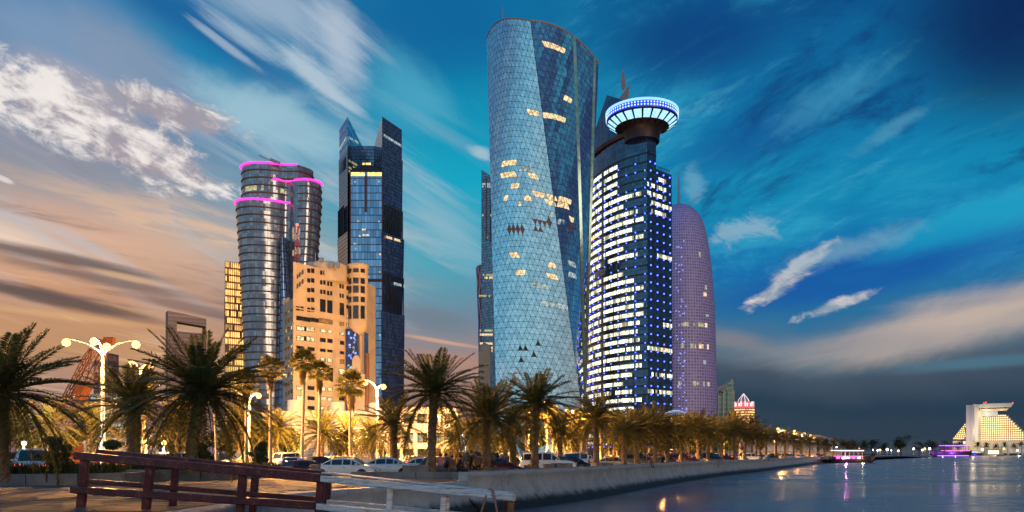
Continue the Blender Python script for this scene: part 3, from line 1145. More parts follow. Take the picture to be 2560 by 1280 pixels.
# edge fins on the dark face, parapet and mast
fin_m = simple('pale_fin_glass', (0.17, 0.29, 0.30), 0.2, 0.6, var=0.25, scale=0.4)
for u0, u1 in ((0.545, 0.61), (0.90, 0.955)):
    b = MB()
    rows = []
    for i in range(61):
        t = i / 60
        rows.append([t_point(1, u0, t, 0.0), t_point(1, (u0 + u1) / 2, t, 0.9), t_point(1, u1, t, 0.0)])
    b.grid(rows, sm=False)
    b.build('edge_fin', fin_m, tower)
par_m = simple('parapet_cap', (0.28, 0.2, 0.17), 0.5, var=0.2)
for k in (0, 1):
    b = MB()
    for j in range(20):
        p0, p1 = t_point(k, j / 20, 1.0), t_point(k, (j + 1) / 20, 1.0)
        b.beam(p0 + Vector((0, 0, 0.25)), p1 + Vector((0, 0, 0.25)), 0.5, 0.5)
    b.build('parapet', par_m, tower)
b = MB()
b.tube([(GX(1257, 326), 326, ZT - 2), (GX(1257, 326), 326, ZT + 16)], [0.35, 0.12], 6)
b.build('mast', M['grey_metal'], tower)

# ------------------------------------------------ office tower with glowing disc
disc_t = thing('disc_top_tower', 'blue lit office tower crowned by a glowing saucer shaped disc', 'tower')
wtc_m = facade('deep_blue_glazing', (0.05, 0.12, 0.20), (0.012, 0.02, 0.035), 1.5, 2.08, 0.10, 0.10, 0.08, 0.6, 0.02, 0.3)
wtc_sl = simple('floor_slab_dark', (0.03, 0.035, 0.05), 0.4, 0.3, var=0.2)
arc = spline([(40.6, 434), (43.2, 419), (48.5, 404.5), (55.6, 393.5), (65.0, 385.0)], 0.8)
right = [Vector((65.0, 385.0, 0)), Vector((79.3, 398.0, 0))]
plan = [(p.x, p.y) for p in arc] + [(79.3, 398.0), (82.5, 422), (60, 455)]
PITCH = 4.16


def flare(x, y, z):
    """the shaft widens a little toward the ground"""
    k = 1.0 + 0.035 * max(0.0, (150 - z)) / 150
    return Vector((60 + (x - 60) * k, 410 + (y - 410) * k, z))


def shaft(name, plan_, z0, z1, mat_, parent, steps=10):
    b = MB()
    per = [0.0]
    for i in range(len(plan_)):
        a, c = plan_[i], plan_[(i + 1) % len(plan_)]
        per.append(per[-1] + math.hypot(c[0] - a[0], c[1] - a[1]))
    pl = list(plan_) + [plan_[0]]
    zs = [z0 + (z1 - z0) * i / steps for i in range(steps + 1)]
    b.grid([[flare(x, y, z) for x, y in pl] for z in zs], sm=False, uvf=lambda i, j: (per[j], zs[i]))
    b.face([flare(x, y, z1) for x, y in plan_])
    return b.build(name, mat_, parent)


shaft('shaft', plan, 0.5, 141.5, wtc_m, disc_t)
neck_plan = [(p.x, p.y) for p in arc] + [(70.2, 389.7), (73, 415), (58, 440)]
shaft('neck', neck_plan, 141.5, 158.4, wtc_m, disc_t, 3)
# left wing with slanted crest
wing = [(40.0, 436), (43.0, 419.5), (48.0, 405.2), (55.0, 397), (56.5, 401), (50, 430)]
b = MB()
b.prism(wing, 141.5, [163.0, 171.0, 184.5, 178.5, 176.0, 163.0])
b.build('crest_wing', wtc_m, disc_t)
# windows: facade stations along the arc and the right side
st_arc = [(arc[i], arc[i + 1]) for i in range(len(arc) - 1)]
rL_ = random.Random(21)
lit_all = []
for fl_ in range(1, 36):
    z = 2.2 + fl_ * PITCH
    # slab edge ring: one part per floor
    bb = MB()
    line = [Vector((p.x, p.y, 0)) for p in arc] + ([Vector((79.3, 398, 0))] if z < 140 else [Vector((70.2, 389.7, 0))])
    for a, c in zip(line, line[1:]):
        d = (c - a).normalized()
        nn = Vector((d.y, -d.x, 0))
        pa, pc = flare(a.x, a.y, z), flare(c.x, c.y, z)
        bb.face([pa + nn * .22 + Vector((0, 0, -.35)), pc + nn * .22 + Vector((0, 0, -.35)), pc + nn * .22 + Vector((0, 0, .35)), pa + nn * .22 + Vector((0, 0, .35))])
        bb.face([pa + nn * .22 + Vector((0, 0, -.35)), pa + Vector((0, 0, -.35)), pc + Vector((0, 0, -.35)), pc + nn * .22 + Vector((0, 0, -.35))])
    bb.build('floor_slab', wtc_sl, disc_t)
    if fl_ > 34:
        continue
    # lit windows on the curved side
    on, run = True, 0
    n_c = len(st_arc)
    start = 6 + rL_.randint(-3, 4) if fl_ < 27 else 5
    stop = n_c - rL_.randint(3, 9) if fl_ < 31 else n_c - 18
    if fl_ in (8, 21, 24, 29):
        stop = int(n_c * 0.72)
    for c in range(n_c):
        if run <= 0:
            on = rL_.random() < 0.92
            run = rL_.randint(7, 22) if on else rL_.randint(1, 3)
        run -= 1
        if not on or c > stop:
            continue
        if c < start and rL_.random() < 0.5:
            continue
        if c in (19, 20, 41) or fl_ in (22,) and c > 12:
            continue
        a, e = st_arc[c]
        d = (e - a).normalized()
        nn = Vector((d.y, -d.x, 0))
        lit_all.append((a, e, nn, z + 0.85, z + 2.75, 0.09, c))
# right face: a few lit floors
rd = (right[1] - right[0])
rn = Vector((rd.y, -rd.x, 0)).normalized()
for fl_, lo, hi in ((4, 0, 1), (7, 0, 1), (12, 0, 1), (15, .55, 1), (23, .35, 1), (28, .1, .75), (29, .1, 1), (30, 0, .7), (31, 0, .7), (32, 0.4, .7), (9, 0.1, 1)):
    z = 2.2 + fl_ * PITCH
    for q in range(13):
        f0, f1 = q / 13, (q + .9) / 13
        if lo <= f0 <= hi and rL_.random() < .88 and z < 140:
            lit_all.append((right[0] + rd * f0, right[0] + rd * f1, rn, z + .7, z + 2.6, .09, 99))
near = sorted(range(len(lit_all)), key=lambda i: (lit_all[i][0].y, -lit_all[i][3]))
single_set = set(near[::3][:300])
rest = MB()
wmats = [M['win_white'], M['win_white'], M['win_white'], M['win_dim'], glow('win_white_hot', (1.0, 0.93, 0.72), 2.3, var=0.7, scale=1.7)]
for i, (a, e, nn, z0, z1, out, c) in enumerate(lit_all):
    w = 0.06
    q = [flare(a.x + (e.x - a.x) * w, a.y + (e.y - a.y) * w, z0) + nn * out, flare(a.x + (e.x - a.x) * (1 - w), a.y + (e.y - a.y) * (1 - w), z0) + nn * out]
    q += [flare(e.x, e.y, z1) + nn * out - (e - a) * w, flare(a.x, a.y, z1) + nn * out + (e - a) * w]
    mi = rL_.choice([0, 1, 2, 4, 4, 3]) if c != 99 else rL_.choice([0, 3, 4])
    if i in single_set:
        bb = MB()
        bb.face(q)
        bb.build('window', wmats[mi], disc_t)
    else:
        rest.face(q, mi)
rest.build('window_field', wmats, disc_t, kind='stuff')
# blue point lights
led = MB()
for fl_ in range(1, 35):
    z = 2.2 + fl_ * PITCH + 0.1
    cols = (0.12, 0.38, 0.64, 0.9)
    if z < 140:
        for c in cols:
            p = right[0] + rd * c
            led.box(flare(p.x, p.y, z) + rn * .35, (.62, .62, .62))
    else:
        for c in (0.1, 0.3):
            p = right[0] + rd * c
            led.box(flare(p.x, p.y, z) + rn * .35, (.62, .62, .62))
    for c in range(2, len(st_arc), 5):
        a, e = st_arc[c]
        d = (e - a).normalized()
        nn = Vector((d.y, -d.x, 0))
        if rL_.random() < 0.8:
            led.box(flare(a.x, a.y, z - .2) + nn * .35, (.5, .5, .5))
for k in range(26):
    t = rL_.random()
    p = Vector((41.0, 431, 0)).lerp(Vector((55, 398, 0)), t)
    led.box((p.x - .5, p.y - .6, rL_.uniform(150, 164 + 16 * t)), (.5, .5, .5))
led.build('facade_light', M['led_blue'], disc_t, kind='stuff')
amb = MB()
for k in range(14):
    a, e = st_arc[int(2 + k * 1.1)]
    d = (e - a).normalized()
    amb.box(flare(a.x, a.y, 2.2 + 27 * PITCH + 1.2) + Vector((d.y, -d.x, 0)) * .4, (.7, .7, .5))
amb.build('amber_light', glow('amber_lamp', (1, 0.35, 0.05), 3.0), disc_t, kind='stuff')
# ledge under the disc
ledge_m = simple('ledge_red_brown', (0.10, 0.035, 0.03), 0.5, var=0.3)
b = MB()
lp = [arc[i] for i in range(10, len(arc))] + [Vector((71.6, 391, 0))]
for a, c in zip(lp, lp[1:]):
    d = (c - a).normalized()
    nn = Vector((d.y, -d.x, 0))
    zz = 158.5
    b.face([flare(a.x, a.y, zz) + nn * 1.2, flare(c.x, c.y, zz) + nn * 1.2, flare(c.x, c.y, zz + 1.6) + nn * 1.6, flare(a.x, a.y, zz + 1.6) + nn * 1.6])
    b.face([flare(a.x, a.y, zz) - nn, flare(c.x, c.y, zz) - nn, flare(c.x, c.y, zz) + nn * 1.2, flare(a.x, a.y, zz) + nn * 1.2])
    b.face([flare(a.x, a.y, zz + 1.6) + nn * 1.6, flare(c.x, c.y, zz + 1.6) + nn * 1.6, flare(c.x, c.y, zz + 1.6) - nn, flare(a.x, a.y, zz + 1.6) - nn])
b.build('crown_ledge', ledge_m, disc_t)
DCX, DCY = 63.6, 391.5
body_blue = simple('disc_blue_wall', (0.02, 0.05, 0.5), 0.25, 0.0, var=0.2)
db_m, n = new_mat('disc_wall_lit')
finish(db_m, n, principled(n, (0.02, 0.06, 0.5, 1), 0.3, 0, 0.5, None, (0.0, 0.06, 1.0, 1), 0.75))
b = MB()
b.lathe([(0.5, 172.5), (9, 171.0), (15.5, 169.6), (17.2, 169.0)], (DCX, DCY, 0), 64)
b.lathe([(17.2, 169.0), (17.5, 167.4), (17.2, 165.6)], (DCX, DCY, 0), 64)
b.build('disc_wall', db_m, disc_t)
b = MB()
b.lathe([(17.35, 168.5), (17.75, 168.7), (17.75, 169.6), (17.3, 169.8)], (DCX, DCY, 0), 64)
b.build('rim_light', glow('rim_light', (0.22, 0.45, 1.0), 2.0, sample=True), disc_t)
lamp_w = glow('disc_lamp', (0.45, 0.62, 1.0), 2.2)
lb = MB()
lb.box((0, 0, 0), (0.3, 0.62, 0.62))
lmesh = lb.mesh('lamp', lamp_w)
for k in range(72):
    a = 2 * PI * k / 72
    if math.sin(a) > 0.35:
        continue
    for z, r_ in ((167.7, 17.45), (166.5, 17.4)):
        o = link('lamp', lmesh, disc_t, loc=(DCX + r_ * math.cos(a), DCY + r_ * math.sin(a), z))
        o.rotation_euler = (0, 0, a)
b = MB()
b.lathe([(17.2, 165.6), (16.9, 165.1), (13.0, 162.3), (9.8, 161.0), (8.8, 159.6), (8.4, 155)], (DCX, DCY, 0), 64)
b.build('disc_soffit', simple('soffit_brown', (0.02, 0.011, 0.013), 0.5, var=0.3), disc_t)
panel_m = facade('soffit_panel_grid', (0.3, 0.6, 0.8), (0.02, 0.1, 0.2), .5, .5)
pl_m = glow('soffit_light', (0.36, 0.70, 1.0), 1.5, var=0.3, scale=1.5)
NPAN = 22
for k in range(NPAN):
    a0, a1 = 2 * PI * (k + .10) / NPAN, 2 * PI * (k + .90) / NPAN
    if math.sin((a0 + a1) / 2) > 0.5:
        continue
    b = MB()
    rows = []
    for r_, z in ((16.75, 164.85), (15.0, 163.6), (13.1, 162.2)):
        rows.append([Vector((DCX + r_ * math.cos(a0 + (a1 - a0) * q / 3), DCY + r_ * math.sin(a0 + (a1 - a0) * q / 3), z - .12)) for q in range(4)])
    b.grid(rows, sm=False)
    b.build('soffit_panel', pl_m, disc_t)
    am = 2 * PI * k / NPAN
    b = MB()
    b.beam((DCX + 17.0 * math.cos(am), DCY + 17.0 * math.sin(am), 164.9), (DCX + 11 * math.cos(am), DCY + 11 * math.sin(am), 161.0), 0.6, 0.8)
    b.build('soffit_rib', M['dark_metal'], disc_t)
fin2 = simple('crown_fin', (0.22, 0.17, 0.17), 0.5, 0.1, var=0.25)
for pts in ([(1534, 262), (1552, 240), (1575, 209), (1571, 240), (1566, 300)], [(1553, 226), (1552, 205), (1557, 170), (1563, 200), (1565, 216), (1560, 226)]):
    b = MB()
    f_, g_ = [P(x, y, 402) for x, y in pts], [P(x, y, 404.5) for x, y in pts]
    b.face(f_), b.face(g_[::-1])
    for i in range(len(f_)):
        j = (i + 1) % len(f_)
        b.face([f_[i], g_[i], g_[j], f_[j]])
    b.build('crown_fin', fin2, disc_t)
pw_m = MB()
for k in range(16):
    x = 71 + k * .5
    pw_m.beam((x, 391.5 + k * .45, 141.5), (x, 391.5 + k * .45, 143.6), 0.12, 0.12)
pw_m.beam((71, 391.5, 143.6), (79, 398.5, 143.6), .15, .15)
pw_m.build('roof_rail', M['dark_metal'], disc_t)
b = MB()
b.box((0, 0, 0), (.8, .8, .8))
for z in (2.2 + 12.5 * PITCH,):
    p = right[0] + rd * .62
    o = b.build('aviation_light', M['tail'], disc_t)
    o.location = flare(p.x, p.y, z) + rn * .5

# ------------------------------------------------ bullet shaped mesh tower
bul = thing('bullet_shaped_tower', 'rounded mauve tower wrapped in a fine lattice screen', 'tower')
bm_, n = new_mat('lattice_screen')
uv = n.node('ShaderNodeUVMap').outputs[0]
u, v, _ = n.sep(uv)
fu, fv = n.m('FRACT', n.m('DIVIDE', u, 2.0)), n.m('FRACT', n.m('DIVIDE', v, 2.0))
hole = n.m('MULTIPLY', n.m('GREATER_THAN', fu, 0.38), n.m('GREATER_THAN', fv, 0.38))
cellv = n.comb(n.m('FLOOR', n.m('DIVIDE', u, 2.0)), n.m('FLOOR', n.m('DIVIDE', v, 2.0)), 0.0)
wn_ = n.node('ShaderNodeTexWhiteNoise', noise_dimensions='3D')
n.put(wn_.inputs[0], cellv)
hc = n.mix(wn_.outputs[0], (0.13, 0.11, 0.28, 1), (0.28, 0.24, 0.52, 1))
sc2 = n.mix(hole, (0.42, 0.37, 0.72, 1), hc)  # lavender light on the tower is put into the screen colour
finish(bm_, n, principled(n, sc2, 0.5, 0.0, 0.5))
AX, AD = GX(1697, 545), 545.0
prof = []
for py, r_ in ((1066, 93), (1000, 93), (920, 91.5), (840, 89.5), (760, 87), (700, 82.5), (640, 76.5), (600, 70), (565, 61.5), (545, 53), (530, 42), (520, 30), (513, 15), (511, 0.5)):
    prof.append((r_ * AD / F, ZY(py, AD)))
# densify
dp = []
for (r0, z0), (r1, z1) in zip(prof, prof[1:]):
    for q in range(3):
        dp.append((r0 + (r1 - r0) * q / 3, z0 + (z1 - z0) * q / 3))
dp.append(prof[-1])
b = MB()
NB = 96
ul = [0.0]
for (r0, z0), (r1, z1) in zip(dp, dp[1:]):
    ul.append(ul[-1] + math.hypot(r1 - r0, z1 - z0))
b.grid([[Vector((AX + r_ * math.cos(2 * PI * k / NB), AD + r_ * math.sin(2 * PI * k / NB), z)) for k in range(NB + 1)] for r_, z in dp],
       sm=True, uvf=lambda i, j: (j * 2 * PI * 25 / NB, ul[i]))
b.build('screen_wall', bm_, bul)
b = MB()
b.tube([(AX, AD, ZY(516, AD)), (AX, AD, ZY(470, AD)), (AX, AD, ZY(430, AD))], [1.1, 0.7, 0.12], 8)
b.build('spire', simple('spire_metal', (0.3, 0.27, 0.36), .4, .4), bul)


def bul_pt(px, py, out=0.25):
    z = ZY(py, AD - 22)
    r_ = 25
    for (r0, z0), (r1, z1) in zip(dp, dp[1:]):
        if z0 <= z <= z1:
            r_ = r0 + (r1 - r0) * (z - z0) / (z1 - z0)
    x = GX(px, AD - 20)
    c = max(-1, min(1, (x - AX) / r_))
    a = math.acos(c)
    return Vector((AX + (r_ + out) * math.cos(a), AD - (r_ + out) * math.sin(a), z))


pmat = [M['win_warm'], M['win_dim'], M['win_cool']]
rq = random.Random(5)
for x0, x1, y in ((1746, 1776, 787), (1700, 1770, 812), (1698, 1768, 866), (1728, 1770, 960), (1758, 1772, 716), (1758, 1772, 734), (1692, 1706, 960), (1756, 1764, 906), (1748, 1764, 634)):
    x = x0
    while x < x1:
        w = rq.choice([3, 5, 7, 9])
        if rq.random() < .72:
            h = rq.choice([3, 5, 6])
            bb = MB()
            bb.face([bul_pt(x, y + h), bul_pt(x + w, y + h), bul_pt(x + w, y - h), bul_pt(x, y - h)])
            bb.build('window', rq.choice([M['win_dim'], M['win_dim'], M['win_warm'], M['win_cool']]), bul)
        x += w + rq.choice([1, 2, 4])
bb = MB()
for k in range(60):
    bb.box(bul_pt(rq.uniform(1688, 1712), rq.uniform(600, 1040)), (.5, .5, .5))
bb.build('reflected_light', glow('blue_reflection_glow', (0.3, 0.4, 1), 1.6), bul, kind='stuff')  # blue reflections on the screen, painted as small glowing cubes
# LED dome in front of it
dome = thing('led_dome', 'low dark dome dotted with small white lights behind the palms', 'dome')
dc = P(1690, 1064, 330)
b = MB()
prd = [(9.2 * math.cos(a), 9.2 * math.sin(a)) for a in [PI / 2 * k / 10 for k in range(11)]]
b.lathe(prd, (dc.x, dc.y, dc.z - 3.0), 40)
b.build('dome_shell', simple('dome_dark', (0.02, 0.03, 0.07), .3, .3), dome)
b = MB()
for k in range(2, 10):
    a = PI / 2 * k / 10
    for q in range(40):
        t = 2 * PI * q / 40
        if math.sin(t) < 0.2:
            b.box((dc.x + 9.3 * math.cos(a) * math.cos(t), dc.y + 9.3 * math.cos(a) * math.sin(t), dc.z - 3.0 + 9.3 * math.sin(a)), (.3, .3, .3))
b.build('dome_light', glow('dome_led', (.5, .65, 1), .8), dome, kind='stuff')
b = MB()
b.lathe([(9.6, 0), (9.6, dc.z - 3.0)], (dc.x, dc.y, 0.6), 40)
b.build('drum', M['dark_metal'], dome)

# ------------------------------------------------ wavy tower with pink neon
E_D = 420.0
EX, K = GX(686, E_D + 8), (E_D + 6) / F
wavy = thing('wavy_neon_tower', 'curved grey glass tower with pink neon lines along its terraces', 'tower')
wg_m = facade('wavy_glazing', (0.25, 0.27, 0.32), (0.09, 0.085, 0.11), 1.45, 4.0, 0.10, 0.0, 0.16, 0.45, 0.03, 0.3)
band_m = simple('floor_band_brown', (0.13, 0.055, 0.04), 0.5, 0.1, var=0.25)


def e_scale(z):
    return 0.775 + 0.225 * max(0.0, min(1.0, (z - 25) / 112.0)) ** 1.5


# plan outlines in photo pixels across (x) and metres-like pixels deep (y, negative toward the viewer)
E_MAIN = [(-96, 30), (-103, 0), (-88, -32), (-55, -48), (-20, -40), (8, -22), (30, -6), (52, -20), (80, -26), (102, -6), (108, 28), (95, 62), (40, 84), (-40, 80), (-80, 62)]
E_MID = [(-89, 30), (-90, 4), (-72, -24), (-45, -36), (-18, -34), (8, -22), (30, -6), (52, -20), (80, -26), (102, -6), (108, 28), (95, 62), (40, 84), (-40, 80), (-78, 60)]
E_TOP = [(-89, 30), (-90, 4), (-72, -24), (-45, -36), (-18, -34), (8, -24), (30, -18), (56, -20), (60, -19), (76, 4), (84, 24), (80, 50), (30, 76), (-40, 76), (-78, 58)]
EY = E_D + 12


def e_ring(plan_, z, grow=0.0):
    s_ = e_scale(z)
    out = []
    for p in curve_poly(plan_, 5):
        q = Vector((p.x * s_, p.y * s_ * 0.8))
        if grow:
            q += q.normalized() * grow / K
        out.append(Vector((EX + q.x * K, EY + q.y * K, z)))
    return out


def e_body(name, plan_, z0, z1, tilt=0.0):
    b = MB()
    ns = max(2, int((z1 - z0) / 4))
    rows = []
    for i in range(ns + 1):
        z = z0 + (z1 - z0) * i / ns
        r_ = e_ring(plan_, z)
        rows.append(r_ + [r_[0]])
    per = [0.0]
    for a, c in zip(rows[0], rows[0][1:]):
        per.append(per[-1] + (c - a).length)
    zs = [z0 + (z1 - z0) * i / ns for i in range(ns + 1)]
    b.grid(rows, sm=True, uvf=lambda i, j: (per[j], zs[i]))
    b.face(rows[-1][:-1])
    return b.build(name, wg_m, wavy)


ZA, ZB, ZC = ZY(502, E_D + 6), ZY(450, E_D + 8), ZY(408, E_D + 6)
e_body('lower_body', E_MAIN, 0.6, ZA)
e_body('middle_body', E_MID, ZA, ZB)
e_body('upper_body', E_TOP, ZB, ZC)
zz = 8.0
while zz < ZC - 1:
    plan_ = E_MAIN if zz < ZA else (E_MID if zz < ZB else E_TOP)
    b = MB()
    r0, r1 = e_ring(plan_, zz, 0.35), e_ring(plan_, zz + 0.75, 0.35)
    ri = e_ring(plan_, zz, -.2)
    b.grid([ri, r0, r1, e_ring(plan_, zz + .75, -.2)], closed=True, sm=False)
    b.build('floor_band', band_m, wavy)
    zz += 4.05


def e_neon(plan_, z, x0, x1, mat_):
    pts = [p for p in e_ring(plan_, z, 0.5)]
    n_ = len(pts)
    sel = [p for p in pts if p.y < EY + 26 * K and x0 <= (p.x - EX) / K <= x1]
    sel.sort(key=lambda p: p.x)
    b = MB()
    b.tube(sel, 0.55, 6)
    b.build('neon_line', mat_, wavy)


e_neon(E_MAIN, ZA + .4, -110, 38, M['pink'])
e_neon(E_MID, ZB + .3, -6, 112, M['pink'])
e_neon(E_TOP, ZC + .3, -95, 58, M['pink'])
b = MB()
for zf, x0, x1 in ((ZC - 14.5, -74, -40), (ZC - 14.5, -30, -22), (ZC - 15, 10, 24)):
    r0 = [p for p in e_ring(E_MID, zf, 0.2) if p.y < EY and x0 <= (p.x - EX) / K <= x1]
    r1 = [p for p in e_ring(E_MID, zf + 2.6, 0.2) if p.y < EY and x0 - 1 <= (p.x - EX) / K <= x1 + 1]
    r0.sort(key=lambda p: p.x), r1.sort(key=lambda p: p.x)
    for a, c, d, e in zip(r0, r0[1:], r1[1:], r1):
        w = MB()
        w.face([a, c, d, e])
        w.build('lit_window', M['win_dim'], wavy)
# inner fold: lower front lobe between the two curves
FOLD = [(4, -16), (18, -34), (40, -40), (58, -26), (62, 10), (30, 30), (6, 20)]
b = MB()
rows = []
zt_ = ZY(575, E_D - 10)
for i in range(13):
    z = 0.6 + (zt_ - 0.6) * i / 12
    w = 1.0 - 0.75 * (i / 12) ** 1.3
    r_ = [Vector((EX + (26 + (p.x - 26) * w) * K * .95, EY + (p.y - 6) * K, z)) for p in curve_poly(FOLD, 4)]
    rows.append(r_ + [r_[0]])
b.grid(rows, sm=True, uvf=lambda i, j: (j * 1.0, 0.6 + (zt_ - .6) * i / 12))
b.build('fold_bay', facade('fold_glazing', (0.12, 0.20, 0.34), (0.10, 0.05, 0.05), 1.4, 4.05, .1, .7, .08, .7, .02, .25), wavy)
b = MB()
b.beam(P(648, 388, E_D + 5), P(690, 408, E_D + 5), .5, .5)
b.beam(P(676, 398, E_D + 5), P(700, 408, E_D + 5), 1.2, 1.2)
b.build('roof_crane_arm', M['grey_metal'], wavy)

# ------------------------------------------------ twin horned blue tower
horn = thing('twin_horned_tower', 'dark blue tower with two sloping glass horns left of the middle', 'tower')
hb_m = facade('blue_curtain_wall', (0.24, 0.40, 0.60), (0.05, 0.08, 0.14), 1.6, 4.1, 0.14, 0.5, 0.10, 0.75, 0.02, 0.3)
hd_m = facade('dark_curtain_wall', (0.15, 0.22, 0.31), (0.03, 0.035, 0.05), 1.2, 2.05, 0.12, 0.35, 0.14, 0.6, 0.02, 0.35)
hr_m = simple('red_brown_mullion', (0.11, 0.04, 0.035), 0.5, 0.2, var=0.2)


def xy(px, D):
    return (GX(px, D), D)


core_f = Face(xy(875, 445), xy(957, 445))
zc = ZY(430, 445)
b = MB()
b.prism([xy(875, 445), xy(957, 445), xy(957, 485), xy(875, 485)], 0.6, zc)
b.build('core', hb_m, horn)


def wing_seg(name, pl, z0, z1s, mat_, g0=0.0, g1=0.0, cx=None):
    """a stacked module whose foot steps outward"""
    b = MB()
    c = Vector((sum(p[0] for p in pl) / len(pl), sum(p[1] for p in pl) / len(pl)))
    n_ = len(pl)
    u = 0
    for i in range(n_):
        a, d = Vector(pl[i]), Vector(pl[(i + 1) % n_])
        ea, ed = (a - c).normalized(), (d - c).normalized()
        L = (d - a).length
        b.face([(*(a + ea * g0), z0), (*(d + ed * g0), z0), (*(d + ed * g1), z1s[(i + 1) % n_]), (*(a + ea * g1), z1s[i])], 0,
               [(u, z0), (u + L, z0), (u + L, z1s[(i + 1) % n_]), (u, z1s[i])])
        u += L
    b.face([(*(Vector(p) + (Vector(p) - c).normalized() * g1), z1s[i]) for i, p in enumerate(pl)])
    return b.build(name, mat_, horn)


RW = [xy(955.5, 446), xy(1004, 463), xy(996, 488), xy(934, 492)]
LW = [xy(849, 463), xy(869, 446.5), xy(906, 490), xy(862, 495)]
zr = [ZY(292, 446), ZY(325, 463), ZY(330, 488), ZY(372, 492)]
zl = [ZY(325, 463), ZY(292, 446.5), ZY(366, 490), ZY(340, 495)]
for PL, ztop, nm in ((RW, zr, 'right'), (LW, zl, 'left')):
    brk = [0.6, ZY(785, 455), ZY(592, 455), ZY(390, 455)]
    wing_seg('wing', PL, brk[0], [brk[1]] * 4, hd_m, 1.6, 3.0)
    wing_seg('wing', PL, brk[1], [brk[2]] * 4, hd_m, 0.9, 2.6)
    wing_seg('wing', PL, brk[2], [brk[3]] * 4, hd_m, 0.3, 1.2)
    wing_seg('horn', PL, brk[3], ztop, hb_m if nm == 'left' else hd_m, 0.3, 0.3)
# recessed link between the horns, crown steps and lit band
b = MB()
b.prism([xy(895, 489), xy(945, 489), xy(945, 500), xy(895, 500)], zc - 10, ZY(365, 489))
b.build('link_block', hd_m, horn)
for k, (x0, x1, y0, y1, D0) in enumerate(((879, 953, 430, 419, 449), (890, 944, 419, 411, 454), (900, 934, 411, 402, 458))):
    b = MB()
    b.prism([xy(x0, D0), xy(x1, D0), xy(x1, 484), xy(x0, 484)], ZY(y0, 449) - 1, ZY(y1, 449))
    b.build('crown_step', M['dark_metal'], horn)
warmg = glow('crown_glow', (1.0, 0.72, 0.18), 1.9, var=0.35, scale=.8)
b2 = MB()
for k in range(22):
    if k == 10 or k == 11:
        continue
    s0, s1 = core_f.s_of(876.5 + k * 3.55), core_f.s_of(879.4 + k * 3.55)
    bb = MB()
    bb.face([core_f.p(s0, ZY(440, 445), .15), core_f.p(s1, ZY(440, 445), .15), core_f.p(s1, ZY(431, 445), .15), core_f.p(s0, ZY(431, 445), .15)])
    bb.build('lit_window', warmg, horn)
for x in (909, 917, 924):
    bb = MB()
    bb.box((GX(x, 457.5), 457.5, ZY(409.5, 457.5)), (1.2, .4, 1.0))
    bb.build('crown_lamp', warmg, horn)
b = MB()
b.box((GX(914.5, 444.6), 444.7, (ZY(441, 445) + ZY(530, 445)) / 2), (1.1, .8, ZY(441, 445) - ZY(530, 445)))
b.build('center_fin', hr_m, horn)
for x in (876, 956):
    b = MB()
    b.box((GX(x, 444.8), 444.8, (zc + .6) / 2), (.5, .7, zc - .6))
    b.build('corner_mullion', hr_m, horn)
b = MB()
b.box((GX(935, 444.7), 444.6, ZY(700, 445)), (9.4, .5, 1.1))
b.build('belt_course', hr_m, horn)
rw_f = Face(RW[0], RW[1])
lw_f = Face(LW[0], LW[1])
li_f = Face(LW[1], LW[2])


def strip_win(f_, px0, px1, yf, h, mat_, step=4.0, prob=1.0, out=0.5):
    x = px0
    while x < px1 - 1:
        if rb.random() < prob:
            w = min(step * .86, px1 - x)
            s0, s1 = f_.s_of(x), f_.s_of(x + w)
            z = f_.z_of(x, yf(x))
            z2 = f_.z_of(x, yf(x) + h)
            bb = MB()
            bb.face([f_.p(s0, z2, out), f_.p(s1, z2, out), f_.p(s1, z, out), f_.p(s0, z, out)])
            bb.build('lit_window', mat_, horn)
        x += step


strip_win(rw_f, 958, 1002, lambda x: 335 + (x - 958) * 0.62, 6, M['win_cool'], 4.2, .95)
strip_win(lw_f, 850, 868, lambda x: 370 - (x - 850) * 1.7, 7, M['win_cool'], 3.0, 1.0)
for yy in (412, 420, 432, 438, 444):
    strip_win(rw_f, 963, 1002, lambda x, yy=yy: yy + (x - 963) * 0.66, 4, M['win_dim'], 4.6, .42)
strip_win(rw_f, 958, 996, lambda x: 590 + (x - 958) * 0.3, 6, M['win_warm'], 5, .6, 2.2)
strip_win(rw_f, 975, 1004, lambda x: 706 + (x - 975) * .25, 7, M['win_cool'], 4, .8, 2.6)
for yy, pr in ((340, .75), (398, .5), (408, .6), (415, .5), (424, .3)):
    strip_win(li_f, 871, 896, lambda x, yy=yy: yy + (x - 871) * .55, 4, M['win_dim'] if yy > 350 else M['win_cool'], 3.4, pr)
for x, y, m_, w in ((905, 572, 'win_warm', 9), (897, 588, 'win_warm', 5), (907, 586, 'win_warm', 16), (884, 607, 'win_cool', 9), (946, 452, 'win_cool', 3), (886, 453, 'win_warm', 4),
                    (888, 620, 'win_dim', 4), (949, 634, 'win_warm', 4), (946, 552, 'win_cool', 4), (893, 551, 'win_dim', 5), (890, 660, 'win_cool', 4), (948, 678, 'win_dim', 4),
                    (921, 690, 'win_dim', 4), (880, 738, 'win_dim', 4), (940, 760, 'win_cool', 4), (912, 800, 'win_dim', 4), (948, 836, 'win_cool', 4), (925, 880, 'win_dim', 5)):
    strip_win(core_f, x, x + w, lambda q, y=y: y, 4, M[m_], 3.6, 1.0, .2)
# louvre fins on both wings
lv = MB()
for f_, xs, y0, y1, o in ((rw_f, [962 + 5 * k for k in range(9)], 520, 590, 1.2), (rw_f, [960 + 5.2 * k for k in range(9)], 690, 785, 2.0), (lw_f, [851 + 2.6 * k for k in range(6)], 520, 590, 1.2),
                          (lw_f, [851 + 2.8 * k for k in range(6)], 402, 430, .4)):
    for x in xs:
        s0 = f_.s_of(x)
        lv.beam(f_.p(s0, ZY(y1, 455), o), f_.p(s0, ZY(y0, 455), o), .5, .7)
lv.build('louvre_fin', M['dark_metal'], horn, kind='stuff')

